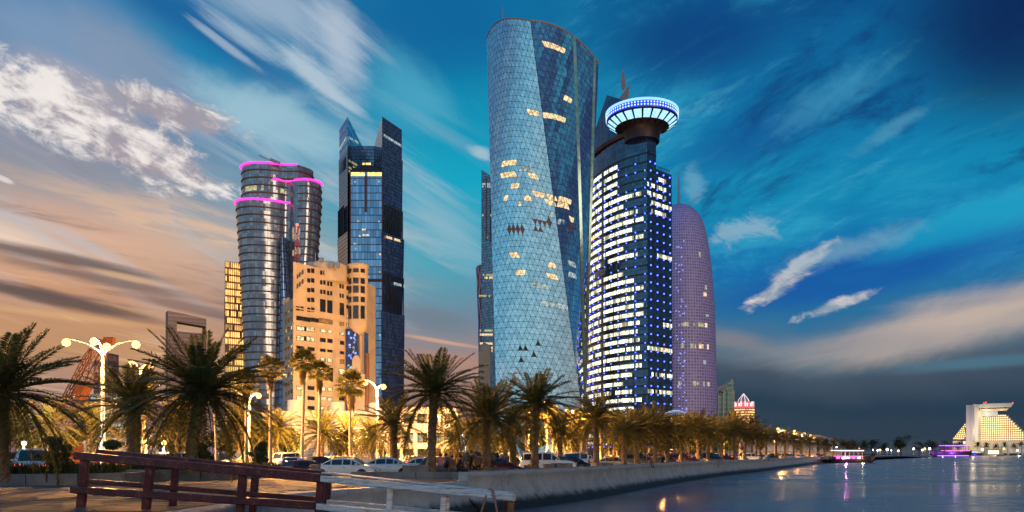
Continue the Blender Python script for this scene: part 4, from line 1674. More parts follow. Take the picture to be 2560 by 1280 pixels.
# its twin, mostly hidden by the glass tower
tw2 = thing('slant_topped_tower', 'dark slant topped tower half hidden behind the twisted glass tower', 'tower')
sf = Face(xy(1203.5, 610), xy(1247, 600))
b = MB()
b.prism([xy(1203.5, 610), xy(1262, 598), xy(1262, 640), xy(1206, 640)], .6, [ZY(424, 610), ZY(462, 598), ZY(462, 598), ZY(424, 610)])
b.build('shaft', hd_m, tw2)
b = MB()
b.prism([xy(1207.5, 606), xy(1262, 594), xy(1262, 606), xy(1210, 606)], .6, ZY(700, 600))
b.build('lower_module', hd_m, tw2)
for x0, x1, y, m_, pr in ((1206, 1238, 458, 'win_cool', 1), (1206, 1238, 464, 'win_cool', .8), (1206, 1238, 536, 'win_dim', .6), (1208, 1240, 685, 'win_dim', .8), (1208, 1240, 692, 'win_warm', .7), (1208, 1240, 740, 'win_dim', .7),
                          (1210, 1240, 826, 'win_dim', .7), (1210, 1240, 836, 'win_warm', .7), (1210, 1240, 858, 'win_warm', .8), (1210, 1240, 869, 'win_warm', .9), (1210, 1240, 876, 'win_warm', .9), (1216, 1230, 592, 'win_dim', .6)):
    x = x0
    while x < x1:
        if rb.random() < pr:
            s0, s1 = sf.s_of(x), sf.s_of(x + 3.4)
            z = sf.z_of(x, y)
            bb = MB()
            o = .3 if y < 700 else 5.0
            bb.face([sf.p(s0, z - 1.6, o), sf.p(s1, z - 1.6, o), sf.p(s1, z, o), sf.p(s0, z, o)])
            bb.build('lit_window', M[m_], tw2)
        x += 4
b = MB()
b.beam(P(1216, 445, 604), P(1216, 600, 604), 1.0, .8)
b.build('center_fin', hr_m, tw2)
# lattice tower sliver and pale tower behind
lat = thing('lattice_tower', 'narrow violet lattice tower edge left of the slant topped tower', 'tower')
b = MB()
cxl, cyl = GX(1222, 700), 716.0
prl = [(30 * .35 * (1 + .0), .6), (9.2, 60), (9.4, 110), (10.8, 158), (11.6, 170)]
b.lathe([(r_ * .98, z) for r_, z in prl], (cxl, cyl, 0), 24)
b.build('glass_core', M['glass_dark'], lat)
b = MB()
for k in range(12):
    for sg in (1, -1):
        pts = []
        for q in range(17):
            z = .6 + 169 * q / 16
            a = 2 * PI * k / 12 + sg * q * .16
            r_ = 11.8 - 2.4 * math.sin(PI * q / 16)
            pts.append((cxl + r_ * math.cos(a), cyl + r_ * math.sin(a), z))
        b.tube(pts, .38, 4, cap=False)
b.build('diagonal_lattice', simple('lattice_paint', (.5, .42, .75), .4), lat)
pale = thing('pale_classical_tower', 'slim pale stone tower low behind the slant topped tower', 'tower')
b = MB()
cp = P(1212, 860, 520)
b.prism([xy(1196, 520), xy(1226, 520), xy(1226, 528), xy(1196, 528)], .6, ZY(880, 520))
b.build('shaft', simple('pale_stone', (.5, .42, .33), .7), pale)
b = MB()
b.lathe([(4.2, ZY(880, 520)), (4.2, ZY(868, 520)), (2.6, ZY(860, 520)), (.2, ZY(855, 520))], (cp.x, 524, 0), 16)
b.build('cupola', simple('pale_cupola', (.55, .45, .35), .6), pale)
wmesh = MB()
wmesh.face([(-.5, 0, -.9), (.5, 0, -.9), (.5, 0, .9), (-.5, 0, .9)])
wme = wmesh.mesh('window', M['glass_dark'])
for r_ in range(14):
    for c in range(4):
        link('window', wme, pale, loc=(GX(1199 + c * 3.2, 520), 519.9, 60 - r_ * 4))

# ------------------------------------------------ golden fin tower
gold = thing('golden_office_tower', 'office block glowing with painted sunset gold left of the wavy neon tower', 'tower')
gf = Face(xy(562, 470), xy(626, 478))
zg = ZY(653, 470)
gstone = simple('gold_stone', (0.42, 0.27, 0.13), 0.55, var=0.2, scale=.2)
b = MB()
for k in range(5):
    z0, z1 = (0.6 if k == 0 else 8 + k * 21.5), (8 + (k + 1) * 21.5 if k < 4 else zg)
    o = 0.6 * (1 if k % 2 else 0)
    b.prism([(gf.a.x - o * .2, gf.a.y - o), (gf.b.x, gf.b.y - o), (gf.b.x, gf.b.y + 30), (gf.a.x - o, gf.a.y + 30)], z0, z1)
b.build('block', gstone, gold)
gl1 = glow('gold_reflection', (1.0, 0.58, 0.15), 1.9, var=0.4, scale=.12)  # sunset reflected in the glass, put in as glowing gold
gl2 = glow('gold_reflection_dim', (0.95, 0.48, 0.15), 1.0, var=0.5, scale=.12)
z = 6.0
fl_ = 0
while z < zg - 2:
    hot = fl_ % 7 in (1, 2, 4, 5) or z > zg - 28
    for q in range(14):
        if rb.random() < (.97 if hot else .85):
            s0, s1 = gf.L * (q + .12) / 14, gf.L * (q + .88) / 14
            bb = MB()
            bb.face([gf.p(s0, z, .75), gf.p(s1, z, .75), gf.p(s1, z + 3.0, .75), gf.p(s0, z + 3.0, .75)])
            if fl_ < 30 and q < 11:
                bb.build('lit_window', gl1 if (hot and rb.random() < .8) else gl2, gold)  # these panes glow to paint the sunset reflection
    z += 4.1
    fl_ += 1
b = MB()
for q in range(15):
    s_ = gf.L * q / 14
    b.beam(gf.p(s_, .6, .95), gf.p(s_, zg, .95), .28, .5)
b.build('vertical_fin', gstone, gold, kind='stuff')

# ------------------------------------------------ leaning slab with square hole, and the dark tower behind the lamp
slab = thing('slanted_roof_block', 'grey slanted roof block with a square opening behind the left palms', 'building')
D0 = 330
front = [xy(420, D0), xy(516, D0 + 8)]
sl_m = facade('slat_cladding', (.24, .15, .15), (.15, .09, .09), 40, 1.6, .0, .25, .4, .2, 0, .25)
ff = Face(*front)
b = MB()
zt0, zt1 = ZY(776, D0), ZY(797, D0 + 8)
s1, s2 = ff.s_of(442), ff.s_of(513)
hz0, hz1, hz2, hz3 = ff.z_of(446, 828), ff.z_of(442, 802), ff.z_of(513, 816), ff.z_of(513, 834)
A = [(0, .6), (ff.L, .6), (ff.L, zt1), (0, zt0)]


def fp(s_, z, o=0):
    return ff.p(s_, z, o)


quads = [[(0, .6), (ff.L, .6), (ff.L, hz3), (0, hz0)], [(0, hz0), (s1, hz0), (s1, hz1), (0, hz1)], [(s2, hz3), (ff.L, hz3), (ff.L, hz2), (s2, hz2)], [(0, hz1), (ff.L, hz2), (ff.L, zt1), (0, zt0)]]
for q in quads:
    b.face([fp(*p) for p in q], 0, q)
    b.face([fp(*p, o=-6) for p in q][::-1], 0, q[::-1])
b.face([fp(0, .6), fp(0, zt0), fp(0, zt0, -6), fp(0, .6, -6)])
b.face([fp(ff.L, .6), fp(ff.L, .6, -6), fp(ff.L, zt1, -6), fp(ff.L, zt1)])
b.face([fp(0, zt0), fp(ff.L, zt1), fp(ff.L, zt1, -6), fp(0, zt0, -6)])
b.build('slab_body', sl_m, slab)
rim = MB()
yel = simple('yellow_reveal', (.55, .42, .05), .6)
rim.face([fp(s1, hz1), fp(s2, hz2), fp(s2, hz2, -6), fp(s1, hz1, -6)])
rim.face([fp(s1, hz0), fp(s1, hz1), fp(s1, hz1, -6), fp(s1, hz0, -6)])
rim.face([fp(s1, hz0), fp(s2, hz3), fp(s2, hz3, -6), fp(s1, hz0, -6)])
rim.build('opening_reveal', yel, slab)
for k in range(9):
    z = 4 + k * 5.6
    b = MB()
    b.face([fp(.4, z, .1), fp(ff.s_of(424), z, .1), fp(ff.s_of(424), z + 3.6, .1), fp(.4, z + 3.6, .1)])
    b.build('window', M['glass_dark'], slab)
dkt = thing('dark_office_slab', 'dusky office tower behind the four globe street lamp', 'tower')
b = MB()
b.prism([xy(234, 300), xy(268, 296), xy(297, 304), xy(290, 320), xy(240, 320)], .6, ZY(902, 300))
b.prism([xy(268, 297), xy(297, 304.5), xy(290, 318), xy(270, 316)], ZY(902, 300), ZY(884, 300))
b.build('shaft', facade('dusk_cladding', (.30, .2, .18), (.16, .1, .09), 3, 3.6, .5, 1.4, .4, .2, 0, .3), dkt)
for k in range(10):
    b = MB()
    b.face([P(240 + k % 5 * 9, 930 + k // 5 * 60, 295.5), P(246 + k % 5 * 9, 930 + k // 5 * 60, 295.5), P(246 + k % 5 * 9, 924 + k // 5 * 60, 295.5), P(240 + k % 5 * 9, 924 + k // 5 * 60, 295.5)])
    b.build('lit_window', M['win_dim'], dkt)

# ------------------------------------------------ tan apartment block
tan_m = simple('tan_render', (0.62, 0.50, 0.35), 0.8, var=0.14, scale=.25, bump=.1, bscale=3)
tan = thing('tan_hotel_block', 'tan stone hotel block with round corner turret behind the fan palms', 'building')
QA, QB, QC = xy(707, 222), xy(733, 212), xy(880, 228)
TF, TL = Face(QB, QC), Face(QA, QB)
zlow, zup = TL.z_of(715, 757), TF.z_of(735, 655)


def zpt(zx, zy):
    return 690 + zx / 3.046, 620 + zy / 3.046


b = MB()
back = [(QC[0] + 4, QC[1] + 16), (QA[0] + 6, QA[1] + 22)]
b.prism([QA, QB, QC, *back], .6, zlow)
b.build('wall', tan_m, tan)
QU = xy(736, 213.5)
b = MB()
ql = Vector(QA).lerp(Vector(QB), .42)
b.prism([(ql.x + 1.2, ql.y + 1.6), QB, QC, *[(back[0][0], back[0][1]), (back[1][0] + 5, back[1][1] - 3)]], zlow, zup)
b.build('upper_wall', tan_m, tan)
b = MB()
for k in range(5):
    p = Vector(QA).lerp(Vector(QB), .03 + k * .1)
    b.box((p.x + .3, p.y + .3, zlow + .6), (.9, .9, 1.2))
b.build('parapet_merlons', tan_m, tan)
b = MB()
dpx = TF.p(TF.s_of(812), 0)
b.lathe([(5.4, zup - 3), (5.4, zup + 1.9), (5.1, zup + 2.3), (0.1, zup + 2.4)], (dpx.x - 0.4, dpx.y + 5.2, 0), 32)
b.build('roof_drum', tan_m, tan)
for zx, zy, w in ((300, 75, .25), (345, 90, 1.5)):
    px, py = zpt(zx, zy)
    b = MB()
    q = P(px, py, 214)
    b.box((q.x, q.y, q.z), (w * .7, w * .7, 2.6 if w < 1 else 1.1))
    b.build('roof_unit', M['grey_metal'], tan)
tc_p = TF.p(TF.s_of(876), 0)
TX, TY, TR = GX(893, 226), 227.5, 2.75
b = MB()
zt_, zb_ = ZY(658, 225), ZY(806, 225)
b.lathe([(.1, zb_ - 3.3), (1.5, zb_ - 2.8), (2.5, zb_ - 1.4), (TR, zb_), (TR, zt_ - .8), (TR + .25, zt_ - .6), (TR + .25, zt_), (.1, zt_ + 1.0)], (TX, TY, 0), 28)
b.build('turret', tan_m, tan)
fr_t = simple('bronze_frame', (.09, .06, .04), .5, .3)
for (za, zb2) in ((158, 185), (230, 270), (290, 340), (372, 410), (440, 537)):
    for a0, a1 in ((-62, -32), (-18, 12), (26, 50)):
        z1, z0 = ZY(620 + za / 3.046, 225), ZY(620 + zb2 / 3.046, 225)
        b = MB()
        pts0 = [Vector((TX + (TR + .07) * math.sin(R(a)), TY - (TR + .07) * math.cos(R(a)), z0)) for a in (a0, (a0 + a1) / 2, a1)]
        pts1 = [p + Vector((0, 0, z1 - z0)) for p in pts0]
        b.grid([pts0, pts1], sm=False)
        w = b.build('window', M['glass_dark'], tan)
        b = MB()
        for p, q in ((pts0[0], pts1[0]), (pts0[2], pts1[2]), (pts1[0], pts1[1]), (pts1[1], pts1[2]), (pts0[0], pts0[1]), (pts0[1], pts0[2])):
            b.beam(p, q, .12, .16)
        b.build('frame', fr_t, w)
WINS = []
for y0 in (158, 232, 306, 380, 455):
    WINS += [(238, 259, y0, y0 + 30, 'd'), (267, 290, y0, y0 + 31, 'd')]
for y0 in (172, 246, 318):
    WINS += [(336, 351, y0, y0 + 31, 'd'), (360, 375, y0 + 2, y0 + 33, 'd'), (389, 403, y0 + 9, y0 + 41, 'd'), (412, 426, y0 + 12, y0 + 43, 'd')]
for y0 in (205, 277, 348):
    WINS += [(484, 495, y0, y0 + 29, 'd'), (503, 514, y0 + 3, y0 + 32, 'd')]
for y0, k in ((222, 'd'), (292, 'd'), (363, 'd'), (434, 'd'), (505, 'w'), (575, 'w')):
    WINS.append((536, 549, y0, y0 + 27, k))
WINS += [(336, 376, 392, 495, 'd'), (390, 428, 400, 503, 'd'), (485, 516, 420, 520, 'd'), (153, 179, 445, 475, 'd'), (187, 209, 447, 477, 'd'),
         (155, 262, 524, 556, 'd'), (264, 322, 534, 564, 'd'), (324, 428, 542, 575, 'o'), (157, 214, 597, 629, 'w'), (216, 229, 600, 632, 'd'), (230, 292, 600, 635, 'w'),
         (157, 211, 670, 704, 'w'), (213, 228, 673, 706, 'd'), (230, 292, 677, 710, 'w'), (336, 376, 615, 643, 'w'), (391, 427, 620, 648, 'w'), (485, 515, 565, 592, 'o'), (485, 515, 635, 665, 'w'),
         (336, 376, 686, 716, 'd'), (391, 428, 693, 722, 'd'), (487, 516, 708, 736, 'd'), (155, 210, 747, 776, 'd'), (240, 292, 752, 782, 'd'), (336, 376, 760, 790, 'd'), (391, 428, 766, 794, 'd'), (487, 516, 779, 808, 'd'),
         (230, 292, 828, 868, 'o'), (155, 208, 824, 862, 'd'), (338, 376, 836, 866, 'w'), (391, 428, 840, 870, 'w'), (487, 516, 850, 880, 'o'), (336, 376, 912, 945, 'w'), (390, 432, 912, 1015, 'd'), (478, 528, 922, 962, 'w'),
         (155, 200, 1050, 1080, 'w'), (240, 290, 1052, 1080, 'd'), (338, 375, 1060, 1088, 'w'), (394, 430, 1062, 1090, 'w'), (157, 203, 1125, 1158, 'w'), (240, 292, 1130, 1158, 'd'), (338, 380, 1133, 1163, 'w'), (391, 430, 1136, 1164, 'w'),
         (240, 292, 1204, 1232, 'd'), (338, 380, 1206, 1236, 'w'), (394, 420, 1208, 1236, 'w'), (155, 205, 900, 935, 'd'), (240, 292, 905, 938, 'w'), (478, 528, 1000, 1040, 'w'), (478, 520, 1110, 1160, 'd')]
orange = glow('win_orange', (1.0, 0.42, 0.14), .55, var=.4)
pale_w = glow('win_pale', (1.0, 0.86, 0.45), .95, var=.6, scale=.9)
wp = {'d': M['glass_dark'], 'w': pale_w, 'o': orange}
for a, c, y0, y1, k in WINS:
    px0, pya = zpt(a, y0)
    px1, pyb = zpt(c, y1)
    s0, s1 = TF.s_of(px0), TF.s_of(px1)
    zc0, zc1 = TF.z_of((px0 + px1) / 2, pyb), TF.z_of((px0 + px1) / 2, pya)
    win_on(TF, s0, s1, zc0, zc1, tan, wp[k], fr_t, fr=.1, mull=1 if s1 - s0 > 2.5 else 0)
for row in range(11):
    for a, c in ((74, 84), (95, 104), (115, 126)):
        y0 = 480 + row * 69 - (a - 74) * .55
        px0, pya = zpt(a, y0)
        px1, pyb = zpt(c, y0 + 28)
        s0, s1 = TL.s_of(px0), TL.s_of(px1)
        win_on(TL, s0, s1, TL.z_of(px0, pyb), TL.z_of(px0, pya), tan, pale_w if rb.random() < .15 else M['glass_dark'], fr_t, fr=.08)
for y0 in (205, 278):
    for a, c in ((161, 168), (176, 187), (197, 209)):
        px0, pya = zpt(a, y0 - (a - 161) * .9)
        px1, pyb = zpt(c, y0 - (a - 161) * .9 + 30)
        win_on(TL, TL.s_of(px0), TL.s_of(px1), TL.z_of(px0, pyb), TL.z_of(px0, pya), tan, M['glass_dark'], fr_t, fr=.08)
# blue glass bay under the turret
bay = Face((GX(865, 226), 225.6), (GX(898, 229), 226.2))
zb0, zb1 = .8, ZY(822, 226)
b = MB()
b.prism([tuple(bay.a), tuple(bay.b), (bay.b.x + 1.5, bay.b.y + 9), (bay.a.x, bay.a.y + 9)], zb0, zb1)
b.build('glass_bay', facade('bay_glass', (.06, .08, .22), (.02, .02, .05), .9, 1.9, .1, .15, .08, .6, .03, .4), tan)
bl_m = glow('bay_blue', (.25, .35, 1.0), 1.6, var=.5)
for k in range(46):
    s_ = rb.uniform(.2, bay.L * .75)
    z = rb.uniform(zb0 + 6, zb1 - 1)
    bb = MB()
    bb.face([bay.p(s_, z, .12), bay.p(s_ + rb.uniform(.3, .7), z + rb.uniform(-.2, .2), .12), bay.p(s_ + .5, z + rb.uniform(.5, 1.2), .12), bay.p(s_, z + .5, .12)])
    bb.build('bay_light', rb.choice([bl_m, bl_m, M['win_cool']]), tan)
b = MB()
b.box((GX(899, 229), 231, (zb1 + .6) / 2), (1.6, 6, zb1 - .6))
b.build('side_pier', tan_m, tan)
gp = [zpt(x, y) for x, y in ((580, 960), (580, 850), (592, 828), (608, 816), (628, 820), (640, 850), (642, 960))]
b = MB()
f_ = [P(x, y, 221) for x, y in gp]
g_ = [P(x, y, 222.2) for x, y in gp]
b.face(f_)
for i in range(len(f_)):
    b.face([f_[i], g_[i], g_[(i + 1) % len(f_)], f_[(i + 1) % len(f_)]])
b.build('gable_portal', tan_m, tan)
b = MB()
b.prism([xy(872, 221), xy(912, 221), xy(912, 224), xy(872, 224)], .6, ZY(935, 221))
b.build('portal_block', tan_m, tan)
b = MB()
b.tube([P(918, 1080, 205), P(918, 884, 205)], .55, 10)
tag(b.build('flue_pipe', simple('rust_pipe', (.16, .07, .04), .6, .2)), 'tall brown pipe standing right of the tan hotel block', 'pipe')
for zy in (462, 590, 742, 885, 1030, 1185):
    b = MB()
    px, py = zpt(150, zy - 6)
    z = TF.z_of(px, py)
    for f_ in (TF, TL):
        b.beam(f_.p(0.02, z, .1), f_.p(f_.L * (.72 if f_ is TF and zy > 800 else 1) - .02, z, .1), .28, .3)
    b.build('string_course', tan_m, tan)
for zx, zy, w in ((262, 96, 1.3), (420, 128, 1.6), (470, 138, 1.0)):
    px, py = zpt(zx, zy)
    b = MB()
    q = P(px, py, 219)
    b.box((q.x, q.y, zup + .7), (w, w * .8, 1.4))
    b.box((q.x, q.y, zup + 1.5), (w * .6, w * .5, .2))
    b.build('air_unit', M['grey_metal'], tan)
# red and white mast on its roof
mast = thing('radio_mast', 'red and white lattice mast with red beacon on the tan hotel roof', 'mast', (0, 0, 0))
mred, mwh = simple('mast_red', (.45, .04, .03), .5), simple('mast_white', (.6, .55, .5), .5)
mz0, mz1 = ZY(672, 224), ZY(565, 224)
mx = GX(743, 224)
for k in range(6):
    z0, z1 = mz0 + (mz1 - mz0) * k / 6, mz0 + (mz1 - mz0) * (k + 1) / 6
    b = MB()
    for sx, sy in ((-.45, -.45), (.45, -.45), (.45, .45), (-.45, .45)):
        b.beam((mx + sx, 224 + sy, z0), (mx + sx, 224 + sy, z1), .14, .14)
    b.beam((mx - .45, 223.55, z0), (mx + .45, 223.55, z1), .1, .1)
    b.beam((mx + .45, 223.55, z0), (mx - .45, 223.55, z1), .1, .1)
    b.beam((mx - .45, 224.45, z0), (mx + .45, 224.45, z1), .1, .1)
    b.build('mast_section', mred if k % 2 else mwh, mast)
for k, (dx_, z) in enumerate(((-.9, .35), (.9, .4), (-.9, .75), (.8, .85), (0, .9), (-.9, .88))):
    b = MB()
    b.box((mx + dx_, 223.3, mz0 + (mz1 - mz0) * z), (.4, .3, 1.7))
    b.build('antenna_panel', mwh, mast)
b = MB()
b.box((mx, 224, mz1 + .35), (.6, .6, .6))
b.build('beacon', glow('beacon', (1, .12, .06), 4), mast)

# ================================================================== palms and other planting
rp = random.Random(42)


def frond_mesh(name, L, droop, nl, ll, lw, mat_, seed, vee=0.45):
    """one feather leaf: curved midrib with narrow leaflets on both sides, along +X from the origin"""
    r = random.Random(seed)
    b = MB()

    def rib(t):
        return Vector((L * t * (1 - 0.10 * droop * t), 0, -droop * L * 0.42 * t * t))

    pts = [rib(k / 7) for k in range(8)]
    b.tube(pts, [0.035 * (1 - k / 8) + .006 for k in range(8)], 3, cap=False)
    for k in range(nl):
        t = 0.12 + 0.88 * k / (nl - 1)
        p = rib(t)
        d = (rib(min(1, t + .02)) - rib(t - .02)).normalized()
        env = math.sin(PI * min(1, (t - .02) * 1.02)) ** 0.55 * (0.55 + .45 * (1 - t))
        for sg in (1, -1):
            l_ = ll * (0.35 + 0.75 * env) * r.uniform(.82, 1.12)
            side = Vector((0, sg, 0))
            up = side.cross(d) * sg
            dv = (d * r.uniform(.55, .8) + side * r.uniform(.75, 1.0) + Vector((0, 0, 1)) * vee * r.uniform(.3, 1.0)).normalized()
            wv = dv.cross(Vector((0, 0, 1))).normalized() * lw * .5
            tip = p + dv * l_ + Vector((0, 0, -l_ * .22))
            mid = p + dv * l_ * .45
            b.face([p, mid + wv, tip, mid - wv])
    return b.mesh(name, mat_)


FR_N = [frond_mesh('frond', 3.6, dr, 56, .64, .060, M['leaf'], i, .5) for i, dr in enumerate((.45, .75, 1.05, 1.5))]
FR_D = [frond_mesh('dry_frond', 3.0, 1.5, 30, .45, .04, M['leaf_dry'], 9, .1)]
FR_M = [frond_mesh('frond', 3.6, dr, 30, .68, .10, M['leaf'], 20 + i, .5) for i, dr in enumerate((.4, .7, 1.1))]


def trunk_mesh(h, r, lean=(0, 0), seed=0, mat_=None, rings=None, boots=True):
    rr = random.Random(seed)
    b = MB()
    n_ = 12
    rings = rings or int(h / .16)
    rows = []
    for i in range(rings + 1):
        t = i / rings
        c = Vector((lean[0] * t * t, lean[1] * t * t, h * t))
        row = []
        for k in range(n_):
            bump = 1.0
            if boots:
                bump = 1.0 + (0.16 if (k + (i // 2)) % 2 == 0 else -0.06) * (1 if i % 2 else .25) + rr.uniform(-.05, .05)
            rad = r * (1.18 - .25 * min(1, t * 4) + (.22 * max(0, (t - .82) / .18))) * bump
            a = 2 * PI * (k + .5 * (i % 2)) / n_
            row.append(c + Vector((rad * math.cos(a), rad * math.sin(a), 0)))
        rows.append(row)
    b.grid(rows, closed=True, sm=False)
    b.face(rows[-1])
    return b.mesh('trunk', mat_ or M['bark'])


def crown_specs(nf, seed, dry=3):
    r = random.Random(seed)
    out = []
    for k in range(nf):
        t = k / (nf - 1)
        yaw = k * 2.39996 + r.uniform(-.25, .25)
        pitch = 82 - 110 * t ** .85 + r.uniform(-7, 7)
        v = 0 if t < .2 else (1 if t < .5 else (2 if t < .8 else 3))
        out.append((yaw, R(pitch), v, r.uniform(.86, 1.1) * (.78 + .22 * min(1, t * 3))))
    return out


def date_palm(label, px, base_py, crown_py, D, R_px, seed, nf=52, lean=0.0, trunk_r=.26, group='date palms along the promenade', base_z=None, squash=1.0, rot=0.0):
    x = GX(px, D)
    z0 = base_z if base_z is not None else ZY(base_py, D)
    h = ZY(crown_py, D) - z0
    t = thing('date_palm', label, 'palm tree', (x - lean, D, z0), 0, group)
    link('trunk', trunk_mesh(h, trunk_r, (lean, 0), seed), t)
    sc = R_px / F * D / 3.3
    for yaw, pitch, v, s_ in crown_specs(int(nf * 1.2), seed):
        o = link('frond', FR_N[v], t, loc=(lean + .12 * math.cos(yaw), .12 * math.sin(yaw), h + rp.uniform(-.15, .2)))
        o.rotation_euler = Euler((0, -pitch, yaw + rot), 'XYZ')
        o.scale = (sc * s_,) * 3
    for k in range(4):
        yaw = rp.uniform(0, 2 * PI)
        o = link('dry_frond', FR_D[0], t, loc=(lean, 0, h - .25))
        o.rotation_euler = Euler((0, R(rp.uniform(30, 62)), yaw), 'XYZ')
        o.scale = (sc * .8,) * 3
    return t


date_palm('huge date palm cut by the left edge with long drooping fronds', 2, 1150, 985, 31, 205, 101, 60, trunk_r=.28, base_z=1.8)
date_palm('short orange lit date palm below the four globe lamp', 335, 1130, 1022, 50, 150, 102, 52, trunk_r=.42, base_z=1.9)
date_palm('leaning date palm with thick trunk and wide crown behind the red railing', 505, 1140, 985, 40, 190, 103, 60, lean=.55, trunk_r=.3, base_z=1.9)
date_palm('tall date palm at the right end of the parked white sedans', 1086, 1172, 985, 49, 136, 104, 58, lean=.2, trunk_r=.27, base_z=1.75)
date_palm('date palm rising over the black off-road car', 1216, 1166, 1048, 53, 112, 105, 54, trunk_r=.27, base_z=1.75)
date_palm('date palm in front of the twisted tower foot beside the white SUV', 1340, 1160, 1012, 57, 112, 106, 56, lean=.1, trunk_r=.27, base_z=1.75)
date_palm('date palm between the silver car and the disc topped tower', 1490, 1150, 1046, 71, 80, 107, 50, trunk_r=.26, base_z=1.7)
date_palm('smaller orange lit date palm behind the second white sedan', 985, 1140, 1062, 66, 92, 108, 46, trunk_r=.3, base_z=1.3, group='date palms beyond the parking lane')
date_palm('slim trunk date palm between the black off-road car and the white SUV', 1283, 1150, 1068, 64, 78, 109, 42, trunk_r=.26, base_z=1.6)


def merged_crown(name, meshes, specs, sc, mat_=None):
    b = MB()
    for yaw, pitch, v, s_ in specs:
        me = meshes[min(v, len(meshes) - 1)]
        X = Euler((0, -pitch, yaw), 'XYZ').to_matrix() * (sc * s_)
        base = len(b.v)
        b.v.extend(tuple(X @ q.co) for q in me.vertices)
        for p in me.polygons:
            b.f.append(tuple(base + i for i in p.vertices))
            b.mi.append(0), b.uv.append(None), b.sm.append(False)
    return b.mesh(name, mat_ or M['leaf'])


CR = [merged_crown('crown', FR_M, crown_specs(56, 300 + i), 1.0) for i in range(3)]
CRF = [merged_crown('crown', [frond_mesh('f', 3.6, dr, 14, .75, .15, M['leaf'], 40 + j, .5) for j, dr in enumerate((.5, .8, 1.2))], crown_specs(44, 400 + i), 1.0) for i in range(3)]
TRK = [trunk_mesh(4.2, .27, (0, 0), 50 + i, rings=16) for i in range(2)]


def small_palm(label, px, D, crown_py, R_px, base_z, group, far=False, x=None):
    z1 = ZY(crown_py, D)
    h = z1 - base_z
    t = thing('date_palm', label, 'palm tree', (GX(px, D) if x is None else x, D, base_z), rp.uniform(0, 6), group)
    o = link('trunk', rp.choice(TRK), t)
    o.scale = (1, 1, h / 4.2)
    o = link('crown', rp.choice(CRF if far else CR), t, loc=(0, 0, h))
    s_ = R_px / F * D / 2.75
    o.scale = (s_, s_, s_ * rp.uniform(.85, 1.05))
    return t


ORD = ['first', 'second', 'third', 'fourth', 'fifth', 'sixth', 'seventh', 'eighth', 'ninth', 'tenth', 'eleventh', 'twelfth', 'thirteenth', 'fourteenth', 'fifteenth', 'sixteenth', 'seventeenth', 'eighteenth',
       'nineteenth', 'twentieth', 'twenty-first', 'twenty-second', 'twenty-third', 'twenty-fourth', 'twenty-fifth', 'twenty-sixth', 'twenty-seventh', 'twenty-eighth', 'twenty-ninth', 'thirtieth']
row = [(1560, 78, 1082, 62), (1592, 86, 1074, 58), (1637, 90, 1070, 60), (1668, 98, 1084, 52), (1702, 104, 1078, 50), (1745, 112, 1072, 50), (1770, 122, 1086, 44), (1803, 130, 1082, 42), (1836, 138, 1078, 42),
       (1862, 148, 1086, 38), (1890, 158, 1088, 36), (1915, 170, 1092, 33), (1940, 184, 1094, 30), (1962, 198, 1097, 28), (1984, 214, 1100, 26), (2004, 232, 1102, 25), (2024, 252, 1105, 23), (2044, 276, 1107, 22),
       (2064, 302, 1109, 20), (2084, 330, 1110, 19), (2108, 366, 1112, 18), (2134, 410, 1113, 16), (2160, 460, 1114, 15)]
for k, (px, D, cy, rr_) in enumerate(row):
    small_palm('%s date palm of the seawall row counted from the silver car' % ORD[k], px, D, cy, rr_, 1.6 if D < 300 else 1.3, 'date palms along the promenade', far=D > 115)
# second rank beyond the parking lane, lit orange
row2 = [(805, 92, 1085, 66), (872, 96, 1090, 56), (930, 90, 1092, 52), (1140, 90, 1098, 62), (1180, 84, 1092, 60), (1262, 96, 1098, 52), (1400, 92, 1080, 56), (1440, 100, 1085, 56), (1535, 112, 1080, 52), (1585, 118, 1062, 48), (1610, 124, 1090, 46),
        (1655, 140, 1064, 42), (1722, 146, 1068, 42), (1780, 165, 1066, 38), (1835, 190, 1062, 34), (1880, 205, 1070, 32), (440, 92, 1066, 70), (600, 96, 1062, 64), (230, 84, 1068, 70), (120, 80, 1064, 70), (40, 86, 1075, 70), (690, 100, 1075, 60)]
near_what = {805: 'left of the fan palm pair trunks', 872: 'under the second street lamp', 930: 'in front of the white pavilion', 1140: 'beside the lit advertising board', 1180: 'behind the black off-road car',
             1262: 'behind the first round speed sign', 1400: 'behind the white SUV roof', 1440: 'left of the second round speed sign', 440: 'behind the leaning date palm', 600: 'left of the dark broadleaf trees', 230: 'below the crane jib',
             120: 'behind the spiral topiary', 40: 'behind the left white car', 690: 'right of the dark broadleaf trees'}
kk = 0
for px, D, cy, rr_ in row2:
    if px in near_what:
        lab = 'orange lit date palm ' + near_what[px]
    else:
        kk += 1
        lab = '%s orange lit roadside palm counted rightward from the disc tower foot' % ORD[kk - 1]
    small_palm(lab, px, D, cy, rr_, 1.15, 'date palms beyond the parking lane', far=False)

# fan palms ---------------------------------------------------------


def fan_leaf(seed, R_=0.85, nb=13):
    r = random.Random(seed)
    b = MB()
    b.tube([(0, 0, 0), (.55, 0, .05), (1.0, 0, 0)], [.02, .018, .015], 3, cap=False)
    for k in range(nb):
        a = R(-105 + 210 * k / (nb - 1))
        l_ = R_ * (.7 + .3 * math.cos(a * .6)) * r.uniform(.85, 1.05)
        d = Vector((math.cos(a), math.sin(a), 0))
        s_ = Vector((-d.y, d.x, 0)) * .075
        p = Vector((1.0, 0, 0))
        m_ = p + d * l_ * .55 + Vector((0, 0, -.03))
        b.face([p, m_ + s_, p + d * l_ + Vector((0, 0, -.28)), m_ - s_])
    return b.mesh('fan_leaf', M['leaf'])


